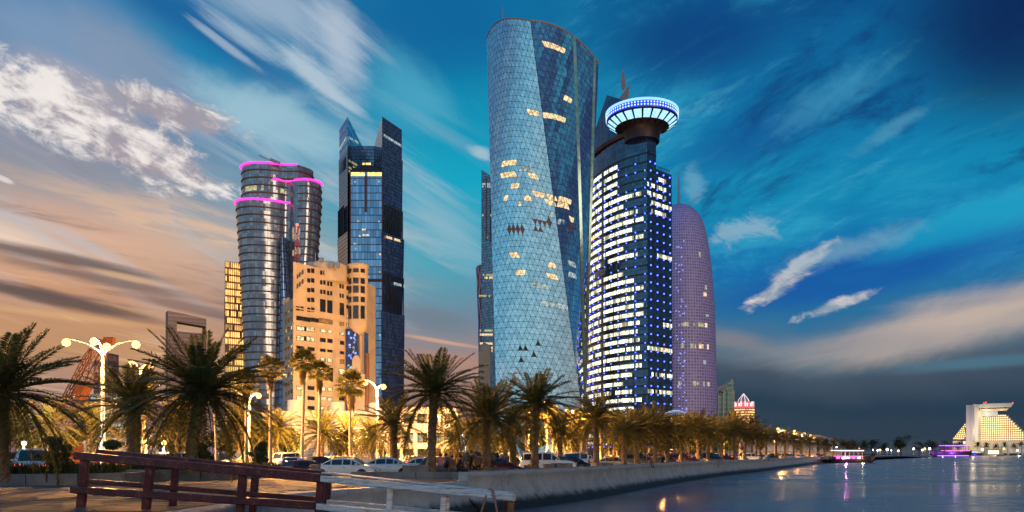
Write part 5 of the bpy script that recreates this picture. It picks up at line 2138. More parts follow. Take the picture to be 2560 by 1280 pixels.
FAN = [fan_leaf(i) for i in range(3)]
SK = []
for i in range(2):
    b = MB()
    r = random.Random(70 + i)
    for k in range(150):
        a = r.uniform(0, 2 * PI)
        zt = r.uniform(-.2, -1.6)
        rad = .22 + .35 * (1 + zt / 2.2)
        p = Vector((rad * .6 * math.cos(a), rad * .6 * math.sin(a), zt + .3))
        q = Vector((rad * math.cos(a), rad * math.sin(a), zt - r.uniform(.3, .7)))
        w = Vector((-math.sin(a), math.cos(a), 0)) * .06
        b.face([p - w * .4, p + w * .4, q + w, q - w])
    SK.append(b.mesh('dry_skirt', M['leaf_dry']))
FCR = []
for i in range(3):
    specs = []
    r = random.Random(80 + i)
    for k in range(44):
        t = k / 43
        specs.append((k * 2.39996, R(80 - 118 * t + r.uniform(-8, 8)), r.randint(0, 2), r.uniform(.85, 1.1)))
    FCR.append((specs, merged_crown('crown', FAN, specs, 1.0)))
FTR = []
for i in range(2):
    b = MB()
    rows = []
    for k in range(25):
        t = k / 24
        rad = .21 * (1.35 - .6 * min(1, t * 3.0) ** .6 - .15 * t) * (1.04 if k % 2 else .98)
        rows.append([Vector((rad * math.cos(2 * PI * q / 10) + .12 * math.sin(t * 3 + i * 2), rad * math.sin(2 * PI * q / 10), 10 * t)) for q in range(10)])
    b.grid(rows, closed=True, sm=True)
    FTR.append(b.mesh('trunk', M['bark_pale']))


def fan_palm(label, px, D, crown_py, R_px, group='fan palms on the road median', leaves=False):
    z1 = ZY(crown_py, D)
    h = z1 - 1.2
    t = thing('fan_palm', label, 'palm tree', (GX(px, D), D, 1.2), rp.uniform(0, 6), group)
    o = link('trunk', rp.choice(FTR), t)
    o.scale = (1, 1, h / 10)
    specs, me = rp.choice(FCR)
    s_ = R_px / F * D / 1.75
    if leaves:
        for yaw, pitch, v, k in specs:
            o = link('fan_leaf', FAN[v], t, loc=(.12 * math.sin(3), 0, h))
            o.rotation_euler = Euler((0, -pitch, yaw), 'XYZ')
            o.scale = (s_ * k,) * 3
    else:
        o = link('crown', me, t, loc=(0, 0, h))
        o.scale = (s_,) * 3
    o = link('dry_skirt', rp.choice(SK), t, loc=(0, 0, h))
    o.scale = (s_ * .95, s_ * .95, s_ * 1.15)


for lab, px, D, cy, rr_ in (('left fan palm of the pair before the tan block, slightly taller', 757, 78, 908, 40), ('right fan palm of the pair before the tan block, slightly shorter', 798, 80, 932, 38),
                            ('fan palm with ragged skirt left of the second street lamp', 878, 84, 966, 46), ('fan palm whose crown shows between leaning date palm and tan block', 676, 76, 925, 40),
                            ('fan palm trunk right of the leaning date palm, crown behind its fronds', 617, 74, 960, 38), ('fan palm trunk close right of the leaning date palm', 541, 72, 975, 38),
                            ('fan palm with pale trunk right of the short orange palm', 362, 74, 990, 36)):
    fan_palm(lab, px, D, cy, rr_, leaves=True)
far_f = [(1368, 108, 1030, 34), (1382, 116, 1050, 32), (1411, 122, 1060, 30), (1427, 112, 1052, 30), (1452, 128, 1048, 30), (1467, 134, 1060, 28), (1502, 140, 1040, 30), (1522, 150, 1056, 28), (1543, 146, 1050, 28), (1600, 170, 1062, 25), (1622, 176, 1050, 25), (1704, 196, 1060, 23), (1850, 236, 1064, 20), (1318, 100, 1040, 34)]
for k, (px, D, cy, rr_) in enumerate(sorted(far_f)):
    fan_palm('%s thin lit fan palm trunk of the median row right of the black off-road car' % ORD[k], px, D, cy, rr_)

# broadleaf trees, shrubs, topiary, ground cover ---------------------


def leaf_cloud(centres, n_, size, seed, flat=0.0):
    r = random.Random(seed)
    b = MB()
    for k in range(n_):
        c, rad = r.choice(centres)
        d = Vector((r.gauss(0, 1), r.gauss(0, 1), r.gauss(0, 1))).normalized()
        p = Vector(c) + Vector((d.x * rad[0], d.y * rad[1], d.z * rad[2])) * (r.random() ** .33)
        nn = (d + Vector((r.uniform(-.8, .8), r.uniform(-.8, .8), r.uniform(-.4, .8)))).normalized()
        x = nn.cross(Vector((0, 0, 1)))
        if x.length < .05:
            x = Vector((1, 0, 0))
        x.normalize()
        y = nn.cross(x)
        s_ = size * r.uniform(.6, 1.3)
        b.face([p - x * s_ * .5, p + y * s_ * .9 - x * s_ * .1, p + x * s_ * .5, p - y * s_ * .9])
    return b


def broad_tree(label, px, D, base_z, top_py, w_px, seed, group='dark broadleaf trees beyond the road', n_=1500, size=.42, mat_=None):
    r = random.Random(seed)
    H = ZY(top_py, D) - base_z
    Rw = w_px / 2 / F * D
    t = thing('broadleaf_tree', label, 'tree', (GX(px, D), D, base_z), 0, group)
    b = MB()
    b.tube([(0, 0, 0), (.1, 0, H * .3), (.05, .05, H * .55)], [.32 * H / 8, .24 * H / 8, .14 * H / 8], 7)
    for k in range(5):
        a = k * 1.3
        b.tube([(.08, 0, H * (.28 + .05 * k)), (Rw * .4 * math.cos(a), Rw * .4 * math.sin(a), H * (.5 + .04 * k)), (Rw * .7 * math.cos(a), Rw * .7 * math.sin(a), H * (.66 + .04 * k))], [.12 * H / 8, .08 * H / 8, .03 * H / 8], 5)
    b.build('trunk', M['bark'], t)
    cs = []
    for k in range(11):
        a = r.uniform(0, 2 * PI)
        q = r.uniform(0, .62)
        cs.append(((Rw * q * math.cos(a), Rw * q * math.sin(a), H * r.uniform(.42, .84)), (Rw * r.uniform(.3, .48), Rw * r.uniform(.3, .48), H * r.uniform(.12, .2))))
    leaf_cloud(cs, n_, size * H / 8, seed).build('crown', mat_ or M['leaf_shrub'], t)


bt = [(592, 118, 1040, 120, 'dark broadleaf tree left of the tan block foot'), (655, 124, 1046, 120, 'dark broadleaf tree below the white pavilion corner'), (716, 122, 1062, 90, 'low dark broadleaf tree left of the fan palm pair'),
      (855, 128, 1062, 110, 'dark broadleaf tree under the second street lamp'), (930, 135, 1072, 90, 'dark broadleaf tree in front of the white pavilion right end'), (545, 130, 1075, 90, 'dark broadleaf tree behind the leaning date palm trunk'),
      (1235, 130, 1078, 100, 'dark broadleaf tree behind the advertising board'), (1330, 140, 1060, 110, 'dark broadleaf tree under the twisted tower'), (1430, 150, 1062, 110, 'dark broadleaf tree left of the disc tower foot'), (1560, 170, 1064, 110, 'dark broadleaf tree below the disc tower'),
      (1660, 190, 1068, 110, 'dark broadleaf tree in front of the LED dome'), (1740, 210, 1066, 110, 'dark broadleaf tree below the bullet shaped tower'), (1810, 240, 1068, 90, 'dark broadleaf tree below the green glass towers'), (1900, 280, 1076, 90, 'dark broadleaf tree right of the red crowned tower'),
      (60, 120, 1062, 120, 'dark broadleaf tree behind the left edge date palm'), (170, 130, 1070, 110, 'dark broadleaf tree left of the four globe lamp pole'), (430, 125, 1062, 110, 'dark broadleaf tree right of the short orange palm')]
for k, (px, D, ty, w, lab) in enumerate(bt):
    broad_tree(lab, px, D, 1.15, ty, w, 500 + k)
broad_tree('big round dark tree standing out on the far shore', 2252, 620, 1.3, 1082, 62, 540, 'dark trees on the far shore', 1300, .28)
for k, (px, D, ty, w, lab) in enumerate([(2180, 560, 1096, 50, 'rusty round tree left of the big round far shore tree'), (2120, 480, 1098, 50, 'bushy tree behind the lit boat bow'), (2210, 640, 1103, 40, 'low tree right beside the rusty far shore tree'), (2298, 700, 1102, 46, 'low tree right of the big round far shore tree'), (2332, 800, 1096, 48, 'tree above the purple lit boat stern'), (2362, 820, 1096, 50, 'tree above the middle of the purple lit boat'),
                                          (2395, 860, 1100, 44, 'tree at the left foot of the pyramid hotel'), (2060, 420, 1098, 46, 'tree behind the mast light of the lit boat'), (2000, 380, 1096, 50, 'tree behind the distant cluster of lamps')]):
    broad_tree(lab, px, D, 1.3, ty, w, 560 + k, 'dark trees on the far shore', 700, .3)
for k, px in enumerate((2445, 2466, 2490, 2512, 2535, 2553)):
    small_palm('%s palm in front of the pyramid hotel counted from its left' % ORD[k], px, 1000, 1112 + (k * 7 % 5), 9, 1.3, 'palms before the pyramid hotel', far=True)


def topiary(label, px, D, base_z, discs, group='cloud pruned topiary shrubs'):
    """discs: (dx px, centre py, half width px, half height px)"""
    t = thing('topiary_shrub', label, 'shrub', (GX(px, D), D, base_z), 0, group)
    b = MB()
    top = ZY(min(d[1] for d in discs), D) - base_z
    b.tube([(0, 0, 0), (.06, 0, top * .5), (0, 0, top)], [.07, .06, .04], 6)
    b.build('stem', M['bark'], t)
    for k, (dx_, py, hw, hh) in enumerate(discs):
        q = D / F
        leaf_cloud([((dx_ * q, 0, ZY(py, D) - base_z), (hw * q, hw * q * .9, hh * q))], 520, .11, 600 + k + px).build('clipped_tier', M['leaf_shrub'], t)


topiary('large spiral topiary shrub beside the white car at the left', 133, 37, 1.86, [(0, 1102, 24, 10), (22, 1120, 28, 9), (-2, 1138, 45, 12), (18, 1156, 34, 12)])
topiary('small flat topped topiary behind the red railing end', 281, 44, 1.92, [(0, 1112, 22, 12)])
topiary('stacked topiary at the foot of the leaning date palm', 497, 41, 1.92, [(0, 1117, 22, 10), (2, 1133, 26, 10), (6, 1146, 30, 7)])
topiary('three tier spiral topiary left of the parked hatchback', 645, 48, 1.92, [(12, 1111, 12, 6), (8, 1121, 14, 5), (0, 1134, 25, 8), (6, 1150, 20, 7)])


def spiky(name, path, w, h, n_, seed, label):
    r = random.Random(seed)
    b = MB()
    for k in range(n_):
        t = r.random() * (len(path) - 1)
        i = int(t)
        p = Vector((*path[i], 0)).lerp(Vector((*path[min(i + 1, len(path) - 1)], 0)), t - i) + Vector((r.uniform(-w, w), r.uniform(-w, w), 0))
        hh = h * r.uniform(.5, 1.15)
        d = Vector((r.uniform(-.4, .4), r.uniform(-.4, .4), 1)).normalized()
        x = Vector((r.uniform(-1, 1), r.uniform(-1, 1), 0)).normalized() * .06
        z = 1.86
        b.face([(p.x, p.y, z), tuple(Vector((p.x, p.y, z)) + d * hh * .5 + x), tuple(Vector((p.x, p.y, z)) + d * hh), tuple(Vector((p.x, p.y, z)) + d * hh * .5 - x)])
    o = b.build(name, M['leaf_shrub'], None, 'stuff')
    return tag(o, label)


spiky('ground_cover', [(-30, 37.4), (-25, 36.8), (-20.2, 37.1), (-19.2, 38.6)], .55, .62, 2600, 1, 'dark spiky ground cover plants in the planter')
spiky('ground_cover', [(-21.5, 43.9), (-19.2, 43.8), (-17.4, 45.2), (-16.6, 48), (-16.2, 54)], .6, .5, 2600, 2, 'dark leafy ground cover behind the red railing')

# ================================================================== street lamps
globe_m = glow('lamp_globe', (1.0, 0.50, 0.13), 5.0)
globe_w = glow('lamp_globe_white', (1.0, 0.93, 0.75), 12.0)
SOD = (1.0, 0.44, 0.10)


def point(name, loc, watts, col, parent, r=0.25):
    l_ = bpy.data.lights.new(name, 'POINT')
    l_.energy = watts
    l_.color = col
    l_.shadow_soft_size = r
    o = bpy.data.objects.new(name, l_)
    COL.objects.link(o)
    o.location = loc
    o.parent = parent
    return o


def street_lamp(label, px, D, base_z, fork_py, heads, watts, gr=.3, group='globe street lamps along the road', col=SOD, gm=None, pr=.13):
    """heads: (px, py) of each globe; arms curve out from the fork like a palm"""
    x = GX(px, D)
    zf = ZY(fork_py, D) - base_z
    t = thing('street_lamp', label, 'street lamp', (x, D, base_z), 0, group)
    b = MB()
    b.lathe([(pr * 2.2, 0), (pr * 2.2, .5), (pr * 1.5, .7), (pr * 1.25, zf * .4), (pr, zf), (.01, zf + .1)], (0, 0, 0), 10)
    b.build('pole', M['pole_paint'], t)
    gb = MB()
    gb.lathe([(.01, -gr), (gr * .7, -gr * .7), (gr, 0), (gr * .7, gr * .7), (.01, gr)], (0, 0, 0), 12)
    gme = gb.mesh('globe', gm or globe_m)
    n_ = len(heads)
    for i, (hx, hy) in enumerate(heads):
        g = Vector((GX(hx, D) - x, (0.9 if i % 2 else -0.9) * (n_ > 1), ZY(hy, D) - base_z))
        s_ = Vector((0, 0, zf))
        pts = []
        for q in range(9):
            u = q / 8
            c1, c2 = Vector((g.x * .15, g.y * .15, zf + (g.z - zf) * .75)), Vector((g.x * .6, g.y * .6, g.z + gr * .9))
            pts.append(s_ * (1 - u) ** 3 + c1 * 3 * u * (1 - u) ** 2 + c2 * 3 * u * u * (1 - u) + (g + Vector((0, 0, gr))) * u ** 3)
        b = MB()
        b.tube(pts, [.07] * 8 + [.05], 6)
        b.build('arm', M['pole_paint'], t)
        o = link('globe', gme, t, loc=tuple(g))
    watts *= 5.5
    if watts:
        gx = sum(GX(h[0], D) - x for h in heads) / n_
        gz = sum(ZY(h[1], D) - base_z for h in heads) / n_
        point('lamp_light', (gx, 0, gz - gr - .15), watts, col, t)
    return t


street_lamp('four globe street lamp towering above the short orange palm', 257, 70, 1.2, 892, [(180, 860), (222, 850), (280, 871), (328, 858)], 10000, gr=.36)
street_lamp('two globe street lamp between the tan block and the twisted tower', 944, 100, 1.2, 975, [(917, 958), (956, 966)], 30000, gr=.36)
street_lamp('two globe street lamp left of the disc tower foot', 1537, 168, 1.2, 1046, [(1530, 1030), (1547, 1033)], 22000, gr=.38)
street_lamp('bright two globe street lamp at the foot of the disc topped tower', 1672, 207, 1.2, 1060, [(1680, 1049), (1646, 1050)], 20000, gr=.62)
street_lamp('two globe street lamp below the bullet shaped tower', 1778, 235, 1.2, 1070, [(1789, 1059), (1767, 1064)], 15000, gr=.6)
street_lamp('street lamp standing alone right of the red crowned tower', 1936, 290, 1.2, 1084, [(1943, 1074), (1965, 1081)], 8000, gr=.68)
street_lamp('first of the clustered far lamps before the open bay', 1982, 330, 1.2, 1086, [(1984, 1079), (1994, 1086)], 3000, gr=.6)
street_lamp('middle of the clustered far lamps before the open bay', 2008, 380, 1.2, 1092, [(2009, 1084), (2000, 1089)], 3000, gr=.6)
street_lamp('last of the clustered far lamps before the open bay', 2030, 430, 1.2, 1096, [(2025, 1090), (2037, 1094)], 3000, gr=.85)
street_lamp('tall street lamp whose lit pole shows beside the white SUV', 1321, 104, 1.2, 1040, [(1306, 1022), (1338, 1022)], 26000, gr=.32)
street_lamp('street lamp hidden in palm crowns right of the second round sign', 1428, 134, 1.2, 1040, [(1416, 1026), (1440, 1026)], 24000, gr=.32)
street_lamp('added street lamp behind the right side of the leaning date palm crown', 622, 84, 1.2, 1000, [(606, 988), (640, 988)], 14000, gr=.3)  # extra lamp added for street glow, no source seen here
street_lamp('low single globe lamp right of the short orange palm', 410, 74, 1.2, 1112, [(410, 1107)], 5000, gr=.24, pr=.07)
street_lamp('low white globe lamp at the left edge near the white car', 12, 66, 1.2, 1120, [(12, 1115)], 2500, gr=.22, col=(1, .9, .7), gm=globe_w, pr=.06)
street_lamp('low white globe lamp behind the spiral topiary', 60, 72, 1.2, 1112, [(60, 1108)], 2500, gr=.2, col=(1, .9, .7), gm=globe_w, pr=.06)
street_lamp('street lamp half hidden behind the leaning date palm fronds', 352, 82, 1.2, 930, [(338, 914), (366, 912)], 13000, gr=.34)
for k, px in enumerate((745, 825, 895)):  # lamps added to throw warm light onto the tan block
    street_lamp('%s added lamp brightening the foot of the tan block, from the left' % ORD[k], px, 196, 1.2, 1056, [(px - 5, 1048), (px + 5, 1048)], 1300, gr=.3, col=(1, .62, .32), group='added lamps before the tan block')
fs = [(2148, 1121, .5), (2182, 1125, .6), (2194, 1126, .5), (2200, 1125, .8), (2218, 1124, .8), (2228, 1126, .4), (2246, 1127, .8), (2284, 1122, .7), (2306, 1125, .6), (2312, 1122, .8), (2324, 1122, .8), (2456, 1124, 1.2), (2510, 1122, 1.2), (2544, 1126, 1.0)]
for k, (px, py, gr) in enumerate(fs):
    D = 600 if px < 2350 else 980
    street_lamp('%s small promenade lamp of the far shore counted from the lit boat' % ORD[k], px, D, 1.3, py + 4, [(px, py)], 0, gr=gr, group='promenade lamps on the far shore', gm=globe_w if k % 3 else globe_m, pr=.12)

# ================================================================== cars
paint = {}


def car_paint(name, col, rough=.25):
    m_, n = new_mat(name)
    b = n.node('ShaderNodeBsdfPrincipled')
    b.inputs['Base Color'].default_value = C4(col)
    b.inputs['Roughness'].default_value = rough
    b.inputs['Coat Weight'].default_value = .7
    b.inputs['Coat Roughness'].default_value = .05
    paint[name] = finish(m_, n, b.outputs[0])


car_paint('car_white', (.78, .78, .78))
car_paint('car_silver', (.42, .42, .43), .3)
car_paint('car_black', (.012, .012, .014), .2)
car_paint('car_maroon', (.09, .012, .015))
car_paint('car_grey', (.10, .10, .11))
car_paint('car_sand', (.45, .38, .28))

# kind: L, W, stations (x, z_top, belt z, half width, roof?)
KIND = {
    'sedan': dict(L=4.55, W=1.78, wheel=.33, wx=(-1.33, 1.38), roof=[(-1.42, 1.02), (-.72, 1.40), (.05, 1.46), (.62, 1.40), (1.42, .97)], hood=(2.24, .70), trunk=(-2.25, .92), belt=.93),
    'hatch': dict(L=4.0, W=1.72, wheel=.32, wx=(-1.22, 1.24), roof=[(-1.78, 1.02), (-1.42, 1.44), (-.2, 1.50), (.45, 1.43), (1.15, .99)], hood=(1.96, .72), trunk=(-1.98, .90), belt=.95),
    'suv': dict(L=4.8, W=1.92, wheel=.40, wx=(-1.42, 1.46), roof=[(-2.22, 1.14), (-2.05, 1.80), (-.4, 1.88), (.35, 1.84), (1.12, 1.16)], hood=(2.36, .98), trunk=(-2.4, 1.05), belt=1.14),
}
TY_M = {}


def car_body(kd, pm):
    K_ = KIND[kd]
    L, Wd, belt = K_['L'], K_['W'] / 2, K_['belt']
    b = MB()
    xr = [r_[0] for r_ in K_['roof']]
    # lower body loft
    st = [(-L / 2, .34, K_['trunk'][1] - .12, .80), (-L / 2 + .07, .27, K_['trunk'][1] - .02, .90), (xr[0] - .05 if xr[0] - .05 > -L / 2 + .1 else -L / 2 + .15, .22, belt + .04, .97), (-.6, .2, belt + .02, 1.0), (.5, .2, belt, 1.0),
          (xr[-1], .21, belt + .02, .985), (L / 2 - .5, .22, K_['hood'][1] + .12, .95), (L / 2 - .12, .24, K_['hood'][1], .88), (L / 2, .34, K_['hood'][1] - .14, .76)]
    rows = []
    for x, zb, zt, k in st:
        w = Wd * k
        row = [(x, 0, zb), (x, w * .92, zb), (x, w, zb + .14), (x, w * 1.0, (zb + zt) / 2 + .05), (x, w * .96, zt - .05), (x, w * .86, zt), (x, 0, zt + .03)]
        rows.append([Vector(p) for p in row] + [Vector((p[0], -p[1], p[2])) for p in row[-2:0:-1]])
    b.grid(rows, closed=True, sm=True)
    b.face(rows[0]), b.face(rows[-1][::-1])
    # cabin
    rr = []
    for i, (x, z) in enumerate(K_['roof']):
        e = i in (0, 4)
        wr = Wd * (.86 if e else .70)
        wb = Wd * .88
        rr.append([Vector((x, wb, belt - .02)), Vector((x, wr if not e else wb, z - (.09 if not e else 0))), Vector((x, wr * .86, z)), Vector((x, -wr * .86, z)), Vector((x, -(wr if not e else wb), z - (.09 if not e else 0))), Vector((x, -wb, belt - .02))])
    b.grid(rr, sm=True)
    return b, rr


def inset(q, k=.1, out=.012):
    c = sum(q, Vector()) / len(q)
    nn = (q[1] - q[0]).cross(q[2] - q[0]).normalized()
    if nn.dot(c - Vector((c.x * .8, 0, .9))) < 0:
        nn = -nn
    return [c + (p - c) * (1 - k) + nn * out for p in q]


def make_wheel(r_):
    b = MB()
    w = .11
    prof = [(r_ * .62, -w), (r_ * .93, -w), (r_, -w * .6), (r_, w * .6), (r_ * .93, w), (r_ * .62, w)]
    rows = [[Vector((rad * math.cos(2 * PI * k / 20), y, rad * math.sin(2 * PI * k / 20))) for k in range(20)] for rad, y in prof]
    b.grid(rows, closed=True, sm=True)
    ty = b.mesh('tyre', M['rubber'])
    b = MB()
    for sg in (1, -1):
        for k in range(5):
            a = 2 * PI * k / 5
            b.beam((0, sg * w * .8, 0), (r_ * .6 * math.cos(a), sg * w * .8, r_ * .6 * math.sin(a)), .07, .02, up=Vector((0, 1, 0)))
    rows = [[Vector((rad * math.cos(2 * PI * k / 20), y, rad * math.sin(2 * PI * k / 20))) for k in range(20)] for rad, y in ((r_ * .64, -w * .9), (r_ * .55, -w * .7), (r_ * .55, w * .7), (r_ * .64, w * .9))]
    b.grid(rows, closed=True, sm=True)
    b.lathe([(.01, 0), (r_ * .56, 0)], (0, 0, 0), 20, M=Matrix.Rotation(PI / 2, 4, 'X'))
    rim = b.mesh('rim', M['grey_metal'])
    return ty, rim


def car(label, kd, col, px, D, rz, base_z=1.15, lights=False, brake=False, rack=False, xyz=None):
    """rz: 0 = nose to the right (+X)"""
    K_ = KIND[kd]
    key = (kd, col)
    pos = xyz or (GX(px, D), D, base_z)
    t = thing('car', label, 'car', pos, rz, 'cars along the waterfront road')
    if key not in TY_M:
        b, rr = car_body(kd, paint[col])
        ms = {'body': b.mesh('car_body', paint[col])}
        panes = []
        for i in range(1, 3):
            panes.append(inset([rr[i][0] + Vector((0, 0, .05)), rr[i + 1][0] + Vector((0, 0, .05)), rr[i + 1][1], rr[i][1]], .10))
            panes.append(inset([rr[i][5] + Vector((0, 0, .05)), rr[i + 1][5] + Vector((0, 0, .05)), rr[i + 1][4], rr[i][4]], .10))
        for i, j in ((1, 0), (3, 4)):                      # quarter lights
            for a_, c_ in ((0, 1), (5, 4)):
                panes.append(inset([rr[i][a_] + Vector((0, 0, .05)), rr[j][a_] + Vector((0, 0, .06)), rr[i][c_]], .16))
        ms['side_window'] = []
        for q in panes:
            bb = MB()
            bb.face(q)
            ms['side_window'].append(bb.mesh('side_window', M['glass_dark']))
        bb = MB()
        bb.face(inset([rr[3][2], rr[3][3], rr[4][3], rr[4][2]], .07))
        ms['windscreen'] = bb.mesh('windscreen', M['glass_dark'])
        bb = MB()
        bb.face(inset([rr[1][2], rr[1][3], rr[0][3], rr[0][2]], .09))
        ms['rear_window'] = bb.mesh('rear_window', M['glass_dark'])
        Wd, L = K_['W'] / 2, K_['L']
        for nm, sx, zz, on in (('headlight', 1, K_['hood'][1] - .08, 'head'), ('taillight', -1, K_['trunk'][1] - .12, 'tail')):
            for state in (0, 1):
                bb = MB()
                bb.box((sx * (L / 2 - .10), 0, zz), (.26, .34, .15))
                ms[nm + str(state)] = bb.mesh(nm, M[on] if state else M[on + '_off'])
            ms[nm + 'z'] = zz
        bb = MB()
        bb.box((0, 0, 0), (.12, .2, .13))
        bb.beam((0, -.1, -.03), (.02, -.22, -.06), .05, .05)
        ms['mirror'] = bb.mesh('mirror', paint[col])
        bb = MB()
        bb.box((0, 0, 0), (.18, .03, .035))
        ms['handle'] = bb.mesh('door_handle', M['grey_metal'])
        bb = MB()
        bb.box((0, 0, 0), (.03, .5, .12))
        ms['plate'] = bb.mesh('number_plate', M['white_paint'])
        bb = MB()
        bb.box((-L / 2 + .03, 0, .42), (.16, K_['W'] * .82, .2))
        bb.box((L / 2 - .03, 0, .40), (.16, K_['W'] * .76, .2))
        ms['bumper'] = bb.mesh('bumper_trim', M['dark_metal'] if kd == 'suv' else paint[col])
        ms['wheel'] = make_wheel(K_['wheel'])
        ab = MB()
        rows = []
        rad = K_['wheel'] * 1.17
        for r2 in (K_['wheel'] * .4, rad):
            rows.append([Vector((r2 * math.cos(PI * k / 12 - .3 + .6 * k / 12), 0, r2 * math.sin(PI * k / 12 - .3 + .6 * k / 12))) for k in range(13)])
        ab.grid(rows, sm=False)
        ms['arch'] = ab.mesh('wheel_arch', M['rubber'])
        TY_M[key] = ms
    ms = TY_M[key]
    Wd, L = K_['W'] / 2, K_['L']
    link('body', ms['body'], t)
    for m_ in ms['side_window']:
        link('side_window', m_, t)
    link('windscreen', ms['windscreen'], t)
    link('rear_window', ms['rear_window'], t)
    for sg in (1, -1):
        link('headlight', ms['headlight%d' % (1 if lights else 0)], t, loc=(0, sg * (Wd * .62), 0))
        link('taillight', ms['taillight%d' % (1 if lights or brake else 0)], t, loc=(0, sg * (Wd * .70), 0))
        o = link('mirror', ms['mirror'], t, loc=(K_['roof'][3][0] + .42, sg * (Wd + .12), K_['belt'] + .1))
        if sg < 0:
            o.rotation_euler = (0, 0, PI)
        for x in (-.75, .2):
            link('door_handle', ms['handle'], t, loc=(x, sg * (Wd * .985), K_['belt'] - .14))
        for wx in K_['wx']:
            link('wheel_arch', ms['arch'], t, loc=(wx, sg * (Wd * 1.004), K_['wheel']))
            w = link('wheel', ms['wheel'][0], t, loc=(wx, sg * (Wd - .10), K_['wheel']))
            link('rim', ms['wheel'][1], w)
    link('number_plate', ms['plate'], t, loc=(-L / 2 - .05, 0, .62))
    link('bumper_trim', ms['bumper'], t)
    if rack:
        b = MB()
        for sg in (1, -1):
            b.beam((-1.3, sg * .5, 1.56), (.2, sg * .5, 1.57), .05, .05)
        for x in (-1.2, -.4, .1):
            b.beam((x, -.5, 1.58), (x, .5, 1.58), .05, .03)
        b.build('roof_rack', M['dark_metal'], t)
    return t


car('white off-road car seen from behind beside the spiral topiary', 'suv', 'car_white', 85, 45, R(118), 1.3, brake=True)
car('white hatchback with roof rack seen from behind near the topiary', 'hatch', 'car_white', 738, 60, R(92), 1.15, rack=True)
car('red lit low car close beside the roof rack hatchback', 'hatch', 'car_maroon', 762, 57.0, R(60), .95, lights=True)
car('front white sedan parked just above the white railing', 'sedan', 'car_white', 862, 54, R(-4), 1.17)
car('second white sedan parked behind the front white sedan', 'sedan', 'car_white', 968, 59.5, R(-3), 1.17)
car('third white sedan partly hidden by the tall date palm', 'sedan', 'car_white', 1062, 64, R(5), 1.17)
car('black off-road car parked left of the second row palm', 'suv', 'car_black', 1180, 62, R(178), 1.17)
car('dark silver car nose beside the seated group', 'hatch', 'car_grey', 1110, 60, R(8), 1.17)
car('dark maroon sedan right of the black off-road car', 'sedan', 'car_maroon', 1232, 60, R(2), 1.17)
car('red glowing car behind the dark maroon sedan', 'hatch', 'car_maroon', 1276, 78, R(75), 1.17, lights=True)
car('white SUV parked behind the middle date palm', 'suv', 'car_white', 1370, 68, R(-6), 1.17)
car('black hatchback with red brake light right of the white SUV', 'hatch', 'car_black', 1430, 74, R(-8), 1.17, brake=True)
car('white off-road car farther right of the black hatchback', 'suv', 'car_white', 1460, 84, R(-4), 1.17)
car('silver sedan parked before the orange tree trunks', 'sedan', 'car_silver', 1532, 82, R(-10), 1.17)
car('dark van like car left of the seated person on the wall', 'suv', 'car_grey', 1597, 92, R(-6), 1.17)
for k, (px, D, kd, c) in enumerate([(1655, 100, 'sedan', 'car_grey'), (1700, 108, 'suv', 'car_maroon'), (1735, 116, 'sedan', 'car_silver'), (1775, 126, 'suv', 'car_black'), (1812, 138, 'sedan', 'car_maroon'), (1880, 158, 'suv', 'car_white'), (1925, 178, 'sedan', 'car_grey'), (1965, 200, 'suv', 'car_silver'), (2000, 226, 'sedan', 'car_white')]):
    car('%s parked car along the kerb right of the seated person' % ORD[k], kd, c, px, D, R(25 + rp.uniform(-25, 25)), 1.17, brake=k % 2 == 0)
# traffic on both carriageways, standing still
rt = random.Random(8)
MOV = []
k = 0
for off, back in ((4.2, True), (8.2, True), (12.0, True), (-4.2, False), (-8.2, False), (-12.0, False)):
    for i in range(8, len(med) - 12, 3):
        p, n_ = med[i], mn[i]
        q = p + n_ * (off + rt.uniform(-.3, .3))
        if q.y < 50 or q.y > 330 or rt.random() < .2:
            continue
        px = 1280 + q.x / q.y * F
        if not -60 < px < 2080:
            continue
        if k >= 62:
            break
        d = Vector((-n_.y, n_.x, 0))
        rz = math.atan2(d.y, d.x) + (0 if back else PI)
        lane = ('near' if back else 'far') + ' carriageway'
        first = px
        MOV.append((px, off, rz, q, k))
        k += 1
cnt_l = {}
cols_ = ['white', 'silver', 'black', 'maroon', 'grey', 'sand']
kinds_ = [('sedan', 'sedan'), ('suv', 'tall car'), ('hatch', 'hatchback')]
for px, off, rz, q, k in sorted(MOV, key=lambda r_: r_[0]):
    i_ = cnt_l[off] = cnt_l.get(off, 0) + 1
    side, ln = ('near' if off > 0 else 'far'), ['inner', 'middle', 'outer'][int((abs(off) - 4) // 4)]
    car('%s %s, %s from the left in the %s lane of the %s carriageway' % (cols_[k % 6], kinds_[k % 3][1], ORD[i_ - 1], ln, side), kinds_[k % 3][0], 'car_' + cols_[k % 6], 0, 0, rz, lights=True, xyz=(q.x, q.y, 1.15))

# ================================================================== signs and board
sign_back = simple('sign_back', (.4, .4, .4), .5, .5)
red_m = simple('sign_red', (.55, .02, .02), .4)
wht_m = simple('sign_white', (.8, .78, .74), .4)


